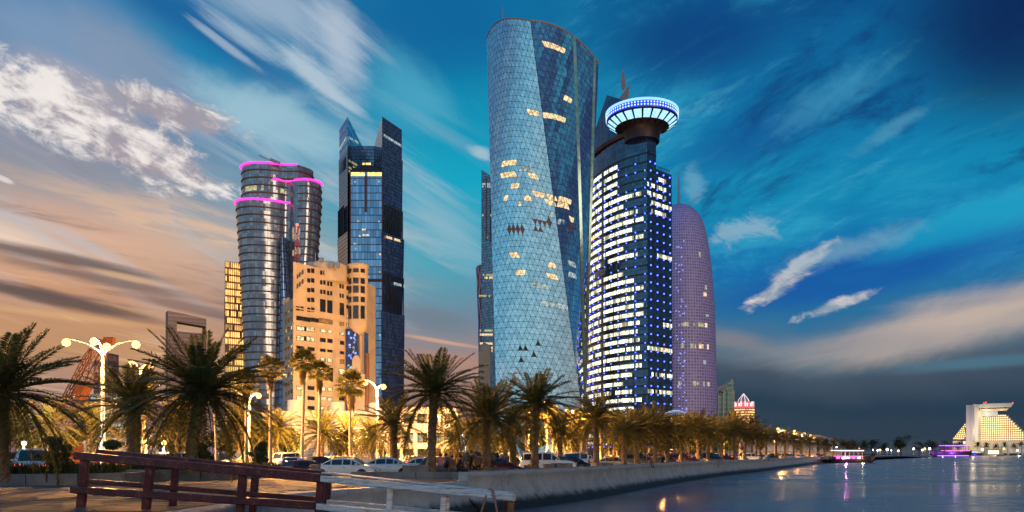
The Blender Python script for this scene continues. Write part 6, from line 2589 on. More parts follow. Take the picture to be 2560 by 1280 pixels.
def round_sign(label, px, py, D, rpx, txt):
    q = D / F
    c = P(px, py, D)
    t = thing('road_sign', label, 'road sign', (c.x, D, 1.3), 0, 'round speed limit signs')
    h = c.z - 1.3
    b = MB()
    b.tube([(0, .05, 0), (0, .05, h + .2)], .04, 6)
    b.build('post', M['grey_metal'], t)
    Rm = Matrix.Translation((0, 0, h)) @ Matrix.Rotation(PI / 2, 4, 'X')
    b = MB()
    b.lathe([(.001, .012), (rpx * q, .012), (rpx * q, -.01)], (0, 0, 0), 24, M=Rm)
    b.build('rim_ring', red_m, t)
    b = MB()
    b.lathe([(.001, .02), (rpx * q * .74, .02), (rpx * q * .74, .01)], (0, 0, 0), 24, M=Rm)
    b.build('plate', wht_m, t)
    cu = bpy.data.curves.new('numerals', 'FONT')
    cu.body = txt
    cu.size = rpx * q * 1.05
    cu.align_x, cu.align_y = 'CENTER', 'CENTER'
    cu.extrude = .004
    tmp = bpy.data.objects.new('numerals_curve', cu)
    COL.objects.link(tmp)
    me = bpy.data.meshes.new_from_object(tmp.evaluated_get(bpy.context.evaluated_depsgraph_get()))
    bpy.data.objects.remove(tmp)
    me.materials.clear()
    me.materials.append(M['dark_metal'])
    o = link('numerals', me, t, loc=(0, -.028, h))
    o.rotation_euler = (PI / 2, 0, 0)


round_sign('round speed sign right of the dark maroon sedan', 1274, 1125, 72, 5.2, '60')
round_sign('round speed sign above the farther white off-road car', 1465, 1124, 84, 5.2, '60')
t = thing('warning_sign', 'triangular warning sign above the white SUV roof', 'road sign', (GX(1370, 76), 76, 1.3))
hz_ = ZY(1128, 76) - 1.3
for nm, s_, y, m_ in (('rim_triangle', 1.0, 0, red_m), ('plate', .66, -.012, wht_m)):
    b = MB()
    tri = [Vector((s_ * .25 * math.cos(R(a)), y, hz_ + s_ * .25 * math.sin(R(a)))) for a in (90, 210, 330)]
    b.face(tri), b.face([p + Vector((0, .01, 0)) for p in tri[::-1]])
    b.build(nm, m_, t)
b = MB()
b.box((0, -.022, hz_ + .02), (.035, .006, .13))
b.build('exclamation_mark', M['dark_metal'], t)
b = MB()
b.tube([(0, .05, 0), (0, .05, hz_ + .25)], .04, 6)
b.build('post', M['grey_metal'], t)
t = thing('advertising_board', 'bright white lit advertising board between palms', 'billboard', (GX(1158, 88), 88, 1.15), R(-8))
w_, z0_, z1_ = .32, ZY(1130, 88) - 1.15, ZY(1086, 88) - 1.15
b = MB()
b.box((0, .12, (z1_ + .2) / 2), (w_ * 2 + .3, .2, z1_ + .3))
b.build('cabinet', simple('board_orange', (.45, .25, .08), .5), t)
b = MB()
b.face([(-w_, 0, z0_), (w_, 0, z0_), (w_, 0, z1_), (-w_, 0, z1_)])
b.build('lit_panel', glow('board_light', (1, .95, .85), 3.0, sample=True), t)
b = MB()
b.lathe([(.001, .01), (.14, .01)], (0, 0, 0), 12, M=Matrix.Translation((0.03, -.015, z0_ + .75)) @ Matrix.Rotation(PI / 2, 4, 'X'))
b.build('green_logo', glow('logo_green', (.35, .45, .05), .9), t)

# ================================================================== white pavilion and low buildings beyond the road
wr_m = simple('white_render', (.72, .70, .66), .7, var=.08, scale=.2)
pav = thing('white_pavilion', 'low white pavilion with round roof drums in front of the tan block', 'building')
b = MB()
b.prism([xy(682, 150), xy(960, 152), xy(985, 175), xy(690, 175)], .9, ZY(1042, 150))
b.build('hall', wr_m, pav)
b = MB()
b.prism([xy(655, 148.5), xy(975, 150.5), xy(990, 176), xy(668, 176)], ZY(1042, 150), ZY(1028, 150))
b.build('roof_slab', wr_m, pav)
for px, r_, y0 in ((740, 20, 1003), (844, 18, 1008), (940, 17, 1010)):
    b = MB()
    z1 = ZY(y0, 152)
    q = 152 / F
    b.lathe([(r_ * q, .9), (r_ * q, z1), (r_ * q * .96, z1 + .15), (.01, z1 + .15)], (GX(px, 152), 151.5, 0), 28)
    b.build('drum_tower', wr_m, pav)
for k, (x0, x1, y0, y1, m_) in enumerate([(703, 722, 1046, 1066, 'win_warm'), (690, 700, 1012, 1026, 'glass_dark'), (888, 906, 1048, 1070, 'win_dim'), (770, 800, 1050, 1072, 'glass_dark'), (812, 838, 1050, 1070, 'win_warm')]):
    b = MB()
    b.face([P(x0, y1, 147.9 if k != 1 else 149.9), P(x1, y1, 147.9 if k != 1 else 149.9), P(x1, y0, 147.9 if k != 1 else 149.9), P(x0, y0, 147.9 if k != 1 else 149.9)])
    b.build('window', M[m_], pav)
pav2 = thing('white_office_building', 'white two storey building with dark window bands behind the tall date palm', 'building')
b = MB()
for z0, z1, o in ((ZY(1034, 140), ZY(1018, 140), 0), (ZY(1082, 140), ZY(1062, 140) + .2, 0), (ZY(1122, 140), ZY(1107, 140), 0)):
    b.prism([xy(960, 140), xy(1140, 140), xy(1140, 160), xy(965, 160)], z0, z1)
b.build('white_band', wr_m, pav2)
b = MB()
b.prism([xy(964, 141), xy(1136, 141), xy(1136, 159), xy(968, 159)], .9, ZY(1020, 140))
b.build('glass_storey', M['glass_dark'], pav2)
for k in range(6):
    b = MB()
    x = 966 + k * 34
    b.prism([xy(x, 140.2), xy(x + 9, 140.2), xy(x + 9, 142), xy(x, 142)], .9, ZY(1030, 140))
    b.build('pier', wr_m, pav2)
for k in range(7):
    b = MB()
    x = 980 + k * 22
    b.face([P(x, 1104, 140.8), P(x + 11, 1104, 140.8), P(x + 11, 1086, 140.8), P(x, 1086, 140.8)])
    b.build('lit_window', M['win_dim'] if k % 2 else M['win_warm'], pav2)
lowb = thing('low_cream_building', 'low cream building behind the short orange palm and topiary', 'building')
b = MB()
b.prism([xy(190, 150), xy(420, 150), xy(420, 165), xy(195, 165)], .9, ZY(1095, 150))
b.prism([xy(345, 152), xy(450, 152), xy(450, 166), xy(350, 166)], .9, ZY(1082, 152))
b.build('wall', wr_m, lowb)
for x0, x1, m_ in ((222, 232, 'win_warm'), (234, 246, 'glass_dark'), (378, 392, 'glass_dark'), (262, 276, 'win_dim'), (300, 312, 'glass_dark')):
    b = MB()
    b.face([P(x0, 1114, 149.8), P(x1, 1114, 149.8), P(x1, 1105, 149.8), P(x0, 1105, 149.8)])
    b.build('window', M[m_], lowb)
officel = thing('glass_office_block', 'low glass office with lit floors behind the crane foot', 'building')
b = MB()
b.prism([xy(178, 200), xy(318, 200), xy(318, 220), xy(182, 220)], .9, ZY(985, 200))
b.build('wall', facade('office_glass', (.12, .12, .12), (.3, .26, .22), 2, 3.4, .2, 1.2, .2, .3), officel)
for k in range(22):
    x = 184 + (k * 37 % 128)
    y = 992 + (k * 23 % 5) * 17
    b = MB()
    b.face([P(x, y + 6, 199.7), P(x + 12, y + 6, 199.7), P(x + 12, y, 199.7), P(x, y, 199.7)])
    b.build('lit_window', M['win_dim'] if k % 3 else M['win_cool'], officel)
wt = thing('white_apartment_tower', 'small pale apartment block between the short orange palm and its fan palm neighbour', 'building')
b = MB()
b.prism([xy(300, 190), xy(335, 190), xy(335, 200), xy(302, 200)], .9, ZY(1068, 190))
b.build('wall', wr_m, wt)
for k in range(8):
    b = MB()
    y = 1074 + k * 6
    b.face([P(304, y + 3, 189.8), P(312, y + 3, 189.8), P(312, y, 189.8), P(304, y, 189.8)])
    b.build('window', M['glass_dark'], wt)

# ================================================================== crawler crane
crane = thing('crawler_crane', 'rusty lattice boom crane leaning up behind the four globe lamp', 'crane')
cr_m = simple('crane_paint', (.17, .055, .02), .6, .1, var=.3)


def lattice(a, b_, w, n_, nm):
    a, b_ = Vector(a), Vector(b_)
    d = (b_ - a)
    x = Vector((d.z, 0, -d.x)).normalized() * w
    y = Vector((0, w, 0))
    m_ = MB()
    c = [x + y, x - y, -x - y, -x + y]
    for k in c:
        m_.tube([a + k * .5, a + d * .12 + k, a + d * .88 + k, b_ + k * .35], .09, 4)
    for i in range(n_):
        p, q = a + d * (i / n_), a + d * ((i + 1) / n_)
        for j in range(4):
            m_.beam(p + c[j] * .95, q + c[(j + 1) % 4] * .95, .07, .07)
    m_.build(nm, cr_m, crane)


lattice(P(162, 1070, 122), P(262, 864, 122), .72, 15, 'boom')
lattice(P(135, 1050, 122), P(228, 872, 122), .34, 12, 'mast_boom')
b = MB()
b.box(tuple(P(262, 858, 122)), (2.4, 1.2, 1.1))
b.box(tuple(P(274, 850, 122)), (1.4, 1.0, .8))
b.build('boom_head', cr_m, crane)
b = MB()
b.face([P(x, y, 120.5) for x, y in ((195, 955), (214, 962), (196, 1000), (176, 992))][::-1])
q_ = [P(x, y, 120.5) for x, y in ((195, 955), (214, 962), (196, 1000), (176, 992))]
for i in range(4):
    b.face([q_[i], q_[(i + 1) % 4], q_[(i + 1) % 4] + Vector((0, 2, 0)), q_[i] + Vector((0, 2, 0))])
b.build('counterweight_box', cr_m, crane)
for x0, y0, x1, y1 in ((262, 862, 140, 1080), (255, 862, 120, 1060), (228, 872, 200, 1090)):
    b = MB()
    b.tube([P(x0, y0, 122.6), P(x1, y1, 122.6)], .05, 4)
    b.build('cable', M['dark_metal'], crane)
b = MB()
b.box((GX(160, 122), 122, 3.2), (4.2, 3.4, 2.6))
b.box((GX(160, 122), 122, 1.6), (6.0, 4.4, 1.1))
b.build('crawler_base', cr_m, crane)

# ================================================================== gangway railing
red_w, n = new_mat('red_paint_wood')
geo = n.node('ShaderNodeTexCoord').outputs['Object']
nz = n.noise(geo, 3.0, 7, .65, .4)
nz2 = n.noise(geo, 24.0, 6, .7)
c_ = n.mix(n.smooth(nz, .35, .65), (.050, .004, .006, 1), (.115, .010, .010, 1))
c_ = n.mix(n.smooth(n.m('ADD', n.m('MULTIPLY', nz2, .6), n.m('MULTIPLY', nz, .4)), .545, .60), c_, (.15, .085, .065, 1))
bmp = n.node('ShaderNodeBump')
bmp.inputs['Strength'].default_value = .4
bmp.inputs['Distance'].default_value = .01
n.put(bmp.inputs['Height'], nz2)
finish(red_w, n, principled(n, c_, .42, 0, .5, bmp.outputs[0]))
wht_w, n = new_mat('peeling_white_wood')
geo = n.node('ShaderNodeTexCoord').outputs['Object']
mp = n.node('ShaderNodeMapping')
mp.inputs['Scale'].default_value = (0.9, 0.9, 20)
n.put(mp.inputs[0], geo)
nz = n.noise(mp.outputs[0], 2.2, 8, .72, .8)
nz2 = n.noise(geo, 30.0, 6, .7)
c_ = n.mix(n.smooth(nz, .36, .54), (.25, .22, .20, 1), (.66, .67, .70, 1))
c_ = n.mix(n.smooth(nz2, .66, .74), c_, (.16, .13, .11, 1))
bmp = n.node('ShaderNodeBump')
bmp.inputs['Strength'].default_value = .6
bmp.inputs['Distance'].default_value = .012
n.put(bmp.inputs['Height'], n.m('ADD', nz, nz2))
finish(wht_w, n, principled(n, c_, .65, 0, .4, bmp.outputs[0]))
br_w = simple('brown_timber', (.16, .075, .035), .75, var=.4, scale=5, bump=.4)


def fd(px):
    return 20.5 - (px - 190) / 1100 * 4.5


def fpnt(px, py, back=0.0):
    return P(px, py, fd(px) + back)


def rail(name, t, px0, yt0, yb0, px1, yt1, yb1, m_, back=0.0, th=.12):
    a, c = fpnt(px0, (yt0 + yb0) / 2, back), fpnt(px1, (yt1 + yb1) / 2, back)
    h = ((yb0 - yt0) * fd(px0) + (yb1 - yt1) * fd(px1)) / 2 / F
    b = MB()
    b.beam(a, c, th, h, bev=.018)
    o = b.build(name, m_, t)
    return o


def post(t, pxt, yt, pxb, yb, wpx, m_, back=0.0, th=.16):
    a, c = fpnt(pxb, yb, back), fpnt(pxt, yt, back)
    b = MB()
    b.beam(a, c, wpx * fd(pxt) / F, th, up=Vector((0, 1, 0)), bev=.015)
    b.build('post', m_, t)


fr_ = thing('red_railing', 'dark red painted timber railing of the gangway in front', 'railing', (0, 0, 0))
rail('top_rail', fr_, 188, 1128, 1150, 812, 1187, 1206, red_w, -.02)
rail('lower_rail', fr_, 180, 1214, 1234, 790, 1256, 1273, red_w, -.02)
for a in ((214, 1146, 190, 1400, 19), (376, 1166, 352, 1400, 20), (608, 1186, 588, 1420, 19), (803, 1204, 786, 1430, 19)):
    post(fr_, a[0], a[1], a[2], a[3], a[4], red_w, .10)
frb = thing('red_railing', 'farther dark red timber railing running just behind the front one', 'railing', (0, 0, 0))
rail('top_rail', frb, 246, 1122, 1135, 816, 1178, 1190, red_w, 1.5, .14)
rail('lower_rail', frb, 225, 1197, 1210, 800, 1242, 1255, red_w, 1.5)
for a in ((440, 1146, 424, 1380, 17), (640, 1166, 622, 1400, 17), (822, 1186, 806, 1420, 16)):
    post(frb, a[0], a[1], a[2], a[3], a[4], red_w, 1.55)
fw_ = thing('white_railing', 'peeling white timber railing sloping down toward the water', 'railing', (0, 0, 0))
rail('top_rail', fw_, 805, 1187, 1206, 1286, 1236, 1251, wht_w, -.06)
rail('cap_board', fw_, 812, 1179.5, 1184.5, 1278, 1230, 1234.5, wht_w, .04, .26)
rail('lower_rail', fw_, 794, 1258, 1275, 1250, 1301, 1318, wht_w, -.06)
rail('back_rail', fw_, 820, 1248, 1264, 1240, 1288, 1304, wht_w, 1.2)
for a in ((976, 1222, 965, 1420, 15), (1110, 1238, 1098, 1430, 15)):
    post(fw_, a[0], a[1], a[2], a[3], a[4], wht_w, .07)
post(fw_, 1120, 1240, 1112, 1430, 10, wht_w, .25)
post(fw_, 1277, 1252, 1272, 1440, 18, br_w, .07)
post(fw_, 1264, 1252, 1259, 1440, 14, br_w, .35)
bolt = MB()
bolt.lathe([(.001, .012), (.018, .01), (.022, 0)], (0, 0, 0), 8, M=Matrix.Rotation(PI / 2, 4, 'X'))
bolt_me = bolt.mesh('bolt', M['dark_metal'])
for t_, px, py in ([(fr_, x, 1150 + (x - 214) * .085 + dy) for x, dy in ((212, -8), (217, 0), (374, -8), (379, 2), (606, -8), (611, 2), (800, -10), (806, 0))] +
                   [(fr_, x, 1226 + (x - 205) * .068 + dy) for x, dy in ((204, -6), (209, 3), (366, -5), (372, 4), (598, -5), (604, 4), (792, -5))] +
                   [(fw_, x, 1196 + (x - 805) * .1005 + dy) for x, dy in ((815, -3), (822, 4), (890, 2), (968, -3), (980, 4), (1104, -3), (1116, 4), (1200, 2), (1270, -3), (1278, 4))]):
    p = fpnt(px, py, -.09)
    link('bolt', bolt_me, t_, loc=tuple(p))
rope_m = simple('rope', (.33, .17, .12), .9, var=.3, scale=30, bump=.5)
b = MB()
b.tube([fpnt(1196, 1310, -.16), fpnt(1206, 1270, -.16), fpnt(1216, 1240, -.15), fpnt(1219, 1226, -.1), fpnt(1226, 1223, .1), fpnt(1232, 1226, -.16), fpnt(1236, 1244, -.18), fpnt(1242, 1275, -.18), fpnt(1243, 1320, -.16)], .022, 7)
tag(b.build('mooring_rope', rope_m), 'brown rope looped over the end of the white railing', 'rope')
gw = thing('gangway', 'sloping timber gangway deck between the red railings', 'gangway')
pb2 = MB()
pb2.box((0, 0, 0), (.3, 1.5, .06))
pme = pb2.mesh('plank', wood_m)
for k in range(34):
    px = 200 + k * 31
    p = fpnt(px, 1134 + 145 + (px - 200) * .06 + 10, .75)
    o = link('plank', pme, gw, loc=(p.x, p.y, max(.3, p.z)))
    o.rotation_euler = (0, R(6), -math.atan2(4.5, 9.5) * .8)

# ================================================================== people
skin = simple('skin', (.38, .22, .15), .6, var=.1)
cloth = {k: simple('cloth_' + k, c, .85, var=.15, scale=8) for k, c in dict(white=(.62, .6, .58), black=(.014, .014, .016), navy=(.03, .035, .07), blue=(.09, .14, .32), pink=(.42, .2, .24), grey=(.16, .16, .17), brown=(.12, .07, .04), red=(.3, .02, .02)).items()}
hair_m = simple('hair', (.012, .01, .009), .7, var=.2)


def human(label, loc, rz, pose, top, legs, sleeve=True, group='people along the promenade', hair=True, scale=1.0):
    """one skinned body from a joint skeleton; materials by body zone"""
    if pose == 'stand':
        J = dict(pel=(0, 0, .95), bel=(0, .0, 1.1), che=(0, .0, 1.32), nek=(0, 0, 1.5), hea=(0, -.02, 1.6), top=(0, -.02, 1.72),
                 sl=(-.17, 0, 1.43), el=(-.25, .03, 1.16), wl=(-.24, -.06, .92), hl=(-.24, -.1, .82), sr=(.17, 0, 1.43), er=(.25, .03, 1.16), wr=(.24, -.06, .92), hr=(.24, -.1, .82),
                 tl=(-.1, 0, .88), kl=(-.11, -.02, .5), al=(-.12, .03, .09), fl=(-.13, -.15, .04), tr=(.1, 0, .88), kr=(.12, -.02, .5), ar=(.14, .03, .09), fr=(.16, -.15, .04))
    elif pose == 'sit':
        J = dict(pel=(0, 0, .14), bel=(0, .02, .3), che=(0, -.02, .53), nek=(0, -.07, .7), hea=(0, -.11, .8), top=(0, -.12, .92),
                 sl=(-.17, -.03, .63), el=(-.24, -.08, .38), wl=(-.15, -.3, .28), hl=(-.1, -.37, .27), sr=(.17, -.03, .63), er=(.24, -.08, .38), wr=(.16, -.3, .26), hr=(.11, -.38, .25),
                 tl=(-.09, -.05, .13), kl=(-.13, -.46, .16), al=(-.12, -.52, -.26), fl=(-.12, -.68, -.32), tr=(.09, -.05, .13), kr=(.13, -.46, .16), ar=(.14, -.5, -.26), fr=(.15, -.66, -.32))
    else:   # crouch on low chair / ground
        J = dict(pel=(0, 0, .22), bel=(0, .03, .36), che=(0, -.02, .58), nek=(0, -.08, .74), hea=(0, -.12, .84), top=(0, -.13, .96),
                 sl=(-.17, -.03, .67), el=(-.27, -.12, .45), wl=(-.16, -.34, .42), hl=(-.1, -.4, .42), sr=(.17, -.03, .67), er=(.27, -.12, .45), wr=(.16, -.34, .42), hr=(.1, -.4, .42),
                 tl=(-.1, -.05, .2), kl=(-.17, -.4, .46), al=(-.15, -.38, .08), fl=(-.15, -.54, .03), tr=(.1, -.05, .2), kr=(.18, -.42, .44), ar=(.16, -.4, .08), fr=(.17, -.56, .03))
    RAD = dict(pel=.135, bel=.125, che=.145, nek=.06, hea=.095, top=.07, sl=.07, el=.05, wl=.036, hl=.04, sr=.07, er=.05, wr=.036, hr=.04, tl=.095, kl=.065, al=.045, fl=.04, tr=.095, kr=.065, ar=.045, fr=.04)
    E = [('pel', 'bel'), ('bel', 'che'), ('che', 'nek'), ('nek', 'hea'), ('hea', 'top'), ('che', 'sl'), ('sl', 'el'), ('el', 'wl'), ('wl', 'hl'), ('che', 'sr'), ('sr', 'er'), ('er', 'wr'), ('wr', 'hr'),
         ('pel', 'tl'), ('tl', 'kl'), ('kl', 'al'), ('al', 'fl'), ('pel', 'tr'), ('tr', 'kr'), ('kr', 'ar'), ('ar', 'fr')]
    names = list(J)
    me = bpy.data.meshes.new('person_skeleton')
    me.from_pydata([J[k] for k in names], [(names.index(a), names.index(b_)) for a, b_ in E], [])
    o = bpy.data.objects.new('person_skeleton', me)
    COL.objects.link(o)
    md = o.modifiers.new('skin', 'SKIN')
    lay = me.skin_vertices[0].data if me.skin_vertices else None
    if lay is None:
        bpy.context.view_layer.objects.active = o
        bm = bmesh.new()
        bm.from_mesh(me)
        bm.verts.layers.skin.verify()
        bm.to_mesh(me)
        bm.free()
        lay = me.skin_vertices[0].data
    for i, k in enumerate(names):
        lay[i].radius = (RAD[k], RAD[k])
        lay[i].use_root = k == 'pel'
    o.modifiers.new('sub', 'SUBSURF').levels = 1
    dg = bpy.context.evaluated_depsgraph_get()
    body = bpy.data.meshes.new_from_object(o.evaluated_get(dg))
    bpy.data.objects.remove(o)
    body.name = 'person_body'
    for m_ in (cloth[top], cloth[legs], skin, M['rubber']):
        body.materials.append(m_)
    vj = [Vector(J[k]) for k in names]
    zone = {}
    for k in names:
        zone[k] = 1 if k in ('tl', 'kl', 'al', 'tr', 'kr', 'ar', 'pel') else (3 if k in ('fl', 'fr') else (2 if k in ('nek', 'hea', 'top', 'hl', 'hr', 'wl', 'wr') else 0))
    for p in body.polygons:
        c = p.center
        best = min(names, key=lambda k: (Vector(J[k]) - c).length - RAD[k] * .6)
        p.material_index = zone[best]
        p.use_smooth = True
    t = thing('person', label, 'person', loc, rz, group)
    t.scale = (scale,) * 3
    link('body', body, t)
    if hair:
        h = Vector(J['top'])
        b = MB()
        b.lathe([(.001, .115), (.06, .10), (.10, .05), (.115, -.02), (.105, -.09)], (h.x, h.y + .025, h.z - .07), 12)
        b.build('hair', hair_m, t)
    return t


def wall_top(i):
    return coast[i] - cn[i] * .2


def coast_at(px, off):
    best = min(range(len(coast)), key=lambda i: abs(1280 + (coast[i] - cn[i] * off).x / max(1, (coast[i] - cn[i] * off).y) * F - px) if coast[i].y < 700 else 1e9)
    p = coast[best] - cn[best] * off
    return p, cn[best]


p, q = coast_at(1617, .0)
human('person in dark clothes sitting on the sea wall with legs over the water side', (p.x, p.y, 1.98), math.atan2(q.y, q.x) + PI / 2 - .5, 'sit', 'navy', 'navy')
p, q = coast_at(1854, .2)
human('person in white shirt and dark trousers standing on the sea wall', (p.x, p.y, 1.98), R(170), 'stand', 'white', 'black')
p, q = coast_at(1906, .2)
human('person in black sitting on the sea wall, left of a close pair', (p.x, p.y, 1.98), R(200), 'sit', 'black', 'black', scale=1.1)
p, q = coast_at(1916, .1)
human('person in light shirt sitting on the sea wall, right of a close pair', (p.x, p.y, 1.98), R(30), 'sit', 'white', 'grey', scale=1.1)
p, q = coast_at(1943, .2)
human('person in brown sitting on the sea wall past the close pair', (p.x, p.y, 1.98), R(160), 'sit', 'brown', 'black', scale=1.1)
p, q = coast_at(2046, .2)
human('person in dark clothes sitting near the far end of the sea wall', (p.x, p.y, 1.9), R(190), 'sit', 'black', 'black', scale=1.3)
human('woman like figure in pink top sitting on the kerb right of the tall palm', (GX(1101, 50.5), 50.5, 1.86), R(185), 'crouch', 'pink', 'blue', scale=1.1)
human('person with long dark hair sitting second from the tall palm', (GX(1112, 51), 51, 1.86), R(150), 'crouch', 'blue', 'black', scale=1.1)
human('small hunched person sitting low in the middle of the seated group', (GX(1128, 50.5), 50.5, 1.8), R(170), 'crouch', 'brown', 'grey', scale=1.0)
human('person bending forward with black jacket before the car nose', (GX(1146, 51), 51, 1.72), R(120), 'crouch', 'black', 'black', scale=1.15)
human('person in black standing among the seated group before the black car', (GX(1178, 53.5), 53.5, 1.35), R(180), 'stand', 'black', 'black')
human('person in brown coat sitting right of the standing person in black', (GX(1196, 52), 52, 1.85), R(200), 'crouch', 'brown', 'black', scale=1.1)
human('person in blue leaning at the door of the farther white off-road car', (GX(1472, 80), 80, 1.2), R(90), 'stand', 'blue', 'navy')
human('person walking on the promenade left of the third row palm', (GX(1653, 96), 96, 1.6), R(60), 'stand', 'brown', 'black')
human('person in red walking below the LED dome', (GX(1716, 112), 112, 1.6), R(20), 'stand', 'red', 'black')

# ================================================================== boats
hull_m = simple('hull_dark_wood', (.035, .014, .02), .45, var=.3)
deck_m = simple('deck_wood', (.18, .10, .06), .7, var=.3)


def dhow(label, px0, px1, py, D, bow_right=True, cols=('led_w', 'led_p'), rz=0.0, storeys=1):
    x0, x1 = GX(px0, D), GX(px1, D)
    L = abs(x1 - x0)
    sg = 1 if bow_right else -1
    t = thing('dhow_boat', label, 'boat', ((x0 + x1) / 2, D, 0.0), 0 if bow_right else PI, 'lit wooden dhow boats')
    W_ = L * .14
    b = MB()
    rows = []
    for k in range(15):
        u = k / 14
        x = (u - .5) * L
        w = W_ * (math.sin(PI * min(1, .16 + u * .95) ** .9) ** .6 if u < .97 else .03)
        sheer = .115 * L + .10 * L * max(0, (u - .62) / .38) ** 2 + .045 * L * max(0, (.2 - u) / .2) ** 2
        bot = -.02 * L + .07 * L * max(0, (u - .82) / .18) ** 2
        rows.append([Vector((x + .05 * L * max(0, u - .7) * 1.0, 0, bot)), Vector((x, w * .75, bot + .25 * (sheer - bot))), Vector((x + .04 * L * max(0, u - .7), w, sheer * .7)), Vector((x + .12 * L * max(0, u - .7), w * 1.04, sheer)),
                     Vector((x + .12 * L * max(0, u - .7), w * .9, sheer)), Vector((x, 0, sheer * .72)), Vector((x + .12 * L * max(0, u - .7), -w * .9, sheer)), Vector((x + .12 * L * max(0, u - .7), -w * 1.04, sheer)), Vector((x + .04 * L * max(0, u - .7), -w, sheer * .7)), Vector((x, -w * .75, bot + .25 * (sheer - bot)))])
    b.grid(rows, closed=True, sm=True)
    b.face(rows[0][::-1])
    b.build('hull', hull_m, t)
    zd = .115 * L
    zr_ = zd + .15 * L
    b = MB()
    b.box((-.12 * L, 0, zr_), (.62 * L, W_ * 1.9, .012 * L))
    b.build('canopy_roof', deck_m, t)
    pb_ = MB()
    pb_.box((0, 0, (zr_ - zd * .8) / 2 + zd * .8), (.012 * L, .012 * L, zr_ - zd * .8))
    pme_ = pb_.mesh('canopy_post', deck_m)
    for k in range(7):
        for s_ in (1, -1):
            link('canopy_post', pme_, t, loc=(-.41 * L + k * .097 * L, s_ * W_ * .9, 0))
    for nm, z, xx0, xx1, m_ in (('roof_light_strip', zr_ + .012 * L, -.43, .2, cols[0]), ('rail_light_strip', zd + .035 * L, -.42, .16, cols[1]), ('keel_light_strip', .022 * L, -.40, .40, cols[2])):
        if m_ is None:
            continue
        for s_ in (1, -1):
            b = MB()
            b.beam((xx0 * L, s_ * W_ * 1.03, z), (xx1 * L, s_ * W_ * 1.03, z), .012 * L, .02 * L)
            b.build(nm, m_, t)
    for k in range(5):
        b = MB()
        b.box((-.38 * L + k * .115 * L, -W_ * .97, zd * .85 + .02 * L), (.08 * L, .02 * L, .055 * L))
        b.build('side_curtain', cols[3] if k in (0, 3) else simple('curtain_grey', (.35, .3, .36), .8), t)
    b = MB()
    b.tube([(-.36 * L, 0, zr_), (-.36 * L, 0, zr_ + .10 * L)], .006 * L, 6)
    b.build('mast', deck_m, t)
    b = MB()
    b.lathe([(.001, -.016 * L), (.016 * L, 0), (.001, .016 * L)], (-.36 * L, 0, zr_ + .09 * L), 10)
    b.build('mast_lamp', globe_w, t)
    b = MB()
    b.tube([(.46 * L, 0, .2 * L), (.56 * L, 0, .30 * L)], [.02 * L, .008 * L], 6)
    b.build('bow_post', hull_m, t)
    return t


lw = glow('boat_white', (1, .72, .85), 2.2, sample=True)
lpk = glow('boat_pink', (1, .18, .62), 1.7, sample=True)
lpu = glow('boat_purple', (.22, .04, 1.0), 2.5, sample=True)
lpv = glow('boat_violet', (.42, .18, 1.0), 2.6, sample=True)
d1 = dhow('dhow boat with pink and white light strips nearest the sea wall', 2076, 2186, 1157, 252, True, (lw, lpk, None, lpk))
point('deck_light', (-3.0, -2.6, 2.0), 1500, (1, .35, .8), d1)
point('deck_light', (2.0, -2.8, 1.4), 500, (1, .9, .6), d1)
d2 = dhow('dhow boat glowing purple with bright deck lamps below the pyramid hotel', 2326, 2424, 1141, 800, False, (lpv, lpk, lpv, lpu))
point('deck_light', (0, -9, 3.0), 16000, (.35, .1, 1.0), d2)
point('deck_light', (0, 9, 3.0), 16000, (.35, .1, 1.0), d2)
point('deck_light', (12, 9, 3.0), 9000, (.35, .1, 1.0), d2)
d3 = dhow('smaller dark dhow boat with blue strip right of the purple one', 2416, 2454, 1138, 840, True, (glow('boat_cyan', (.3, .7, 1), 4), None, lpv, lpu))
b = MB()
rows = []
for k in range(9):
    u = k / 8
    w = 1.1 * math.sin(PI * (.12 + .86 * u)) ** .5
    x = (u - .5) * 9
    rows.append([Vector((x, 0, -.2)), Vector((x, w * .8, .2)), Vector((x, w, .9 + .5 * u * u)), Vector((x, 0, .7)), Vector((x, -w, .9 + .5 * u * u)), Vector((x, -w * .8, .2))])
sb_t = thing('rowing_boat', 'small orange boat moored before the hotel shore', 'boat', (GX(2502, 940), 940, .2))
b.grid(rows, closed=True)
b.build('hull', simple('orange_paint', (.5, .13, .03), .5), sb_t)
b = MB()
b.box((-1, 0, 1.4), (2.6, 1.5, 1.2))
b.build('cabin', simple('orange_paint_pale', (.55, .25, .1), .5), sb_t)

# ================================================================== pyramid hotel and far towers
hot = thing('pyramid_hotel', 'floodlit pyramid hotel with overhanging roof across the bay', 'hotel')
HD = 1300
hq = HD / F
hs = simple('hotel_stone', (.68, .56, .42), .75, var=.06, scale=.05)
hw_ = simple('hotel_white', (.75, .72, .66), .6, var=.05, scale=.05)
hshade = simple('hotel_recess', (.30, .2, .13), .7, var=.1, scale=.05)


def hz(py):
    return ZY(py, HD)


def hbox(name, x0, x1, y0, y1, d0, d1, mat_):
    b = MB()
    b.prism([(GX(x0, HD), HD + d0), (GX(x1, HD), HD + d0), (GX(x1, HD), HD + d1), (GX(x0, HD), HD + d1)], hz(y1), hz(y0))
    return b.build(name, mat_, hot)


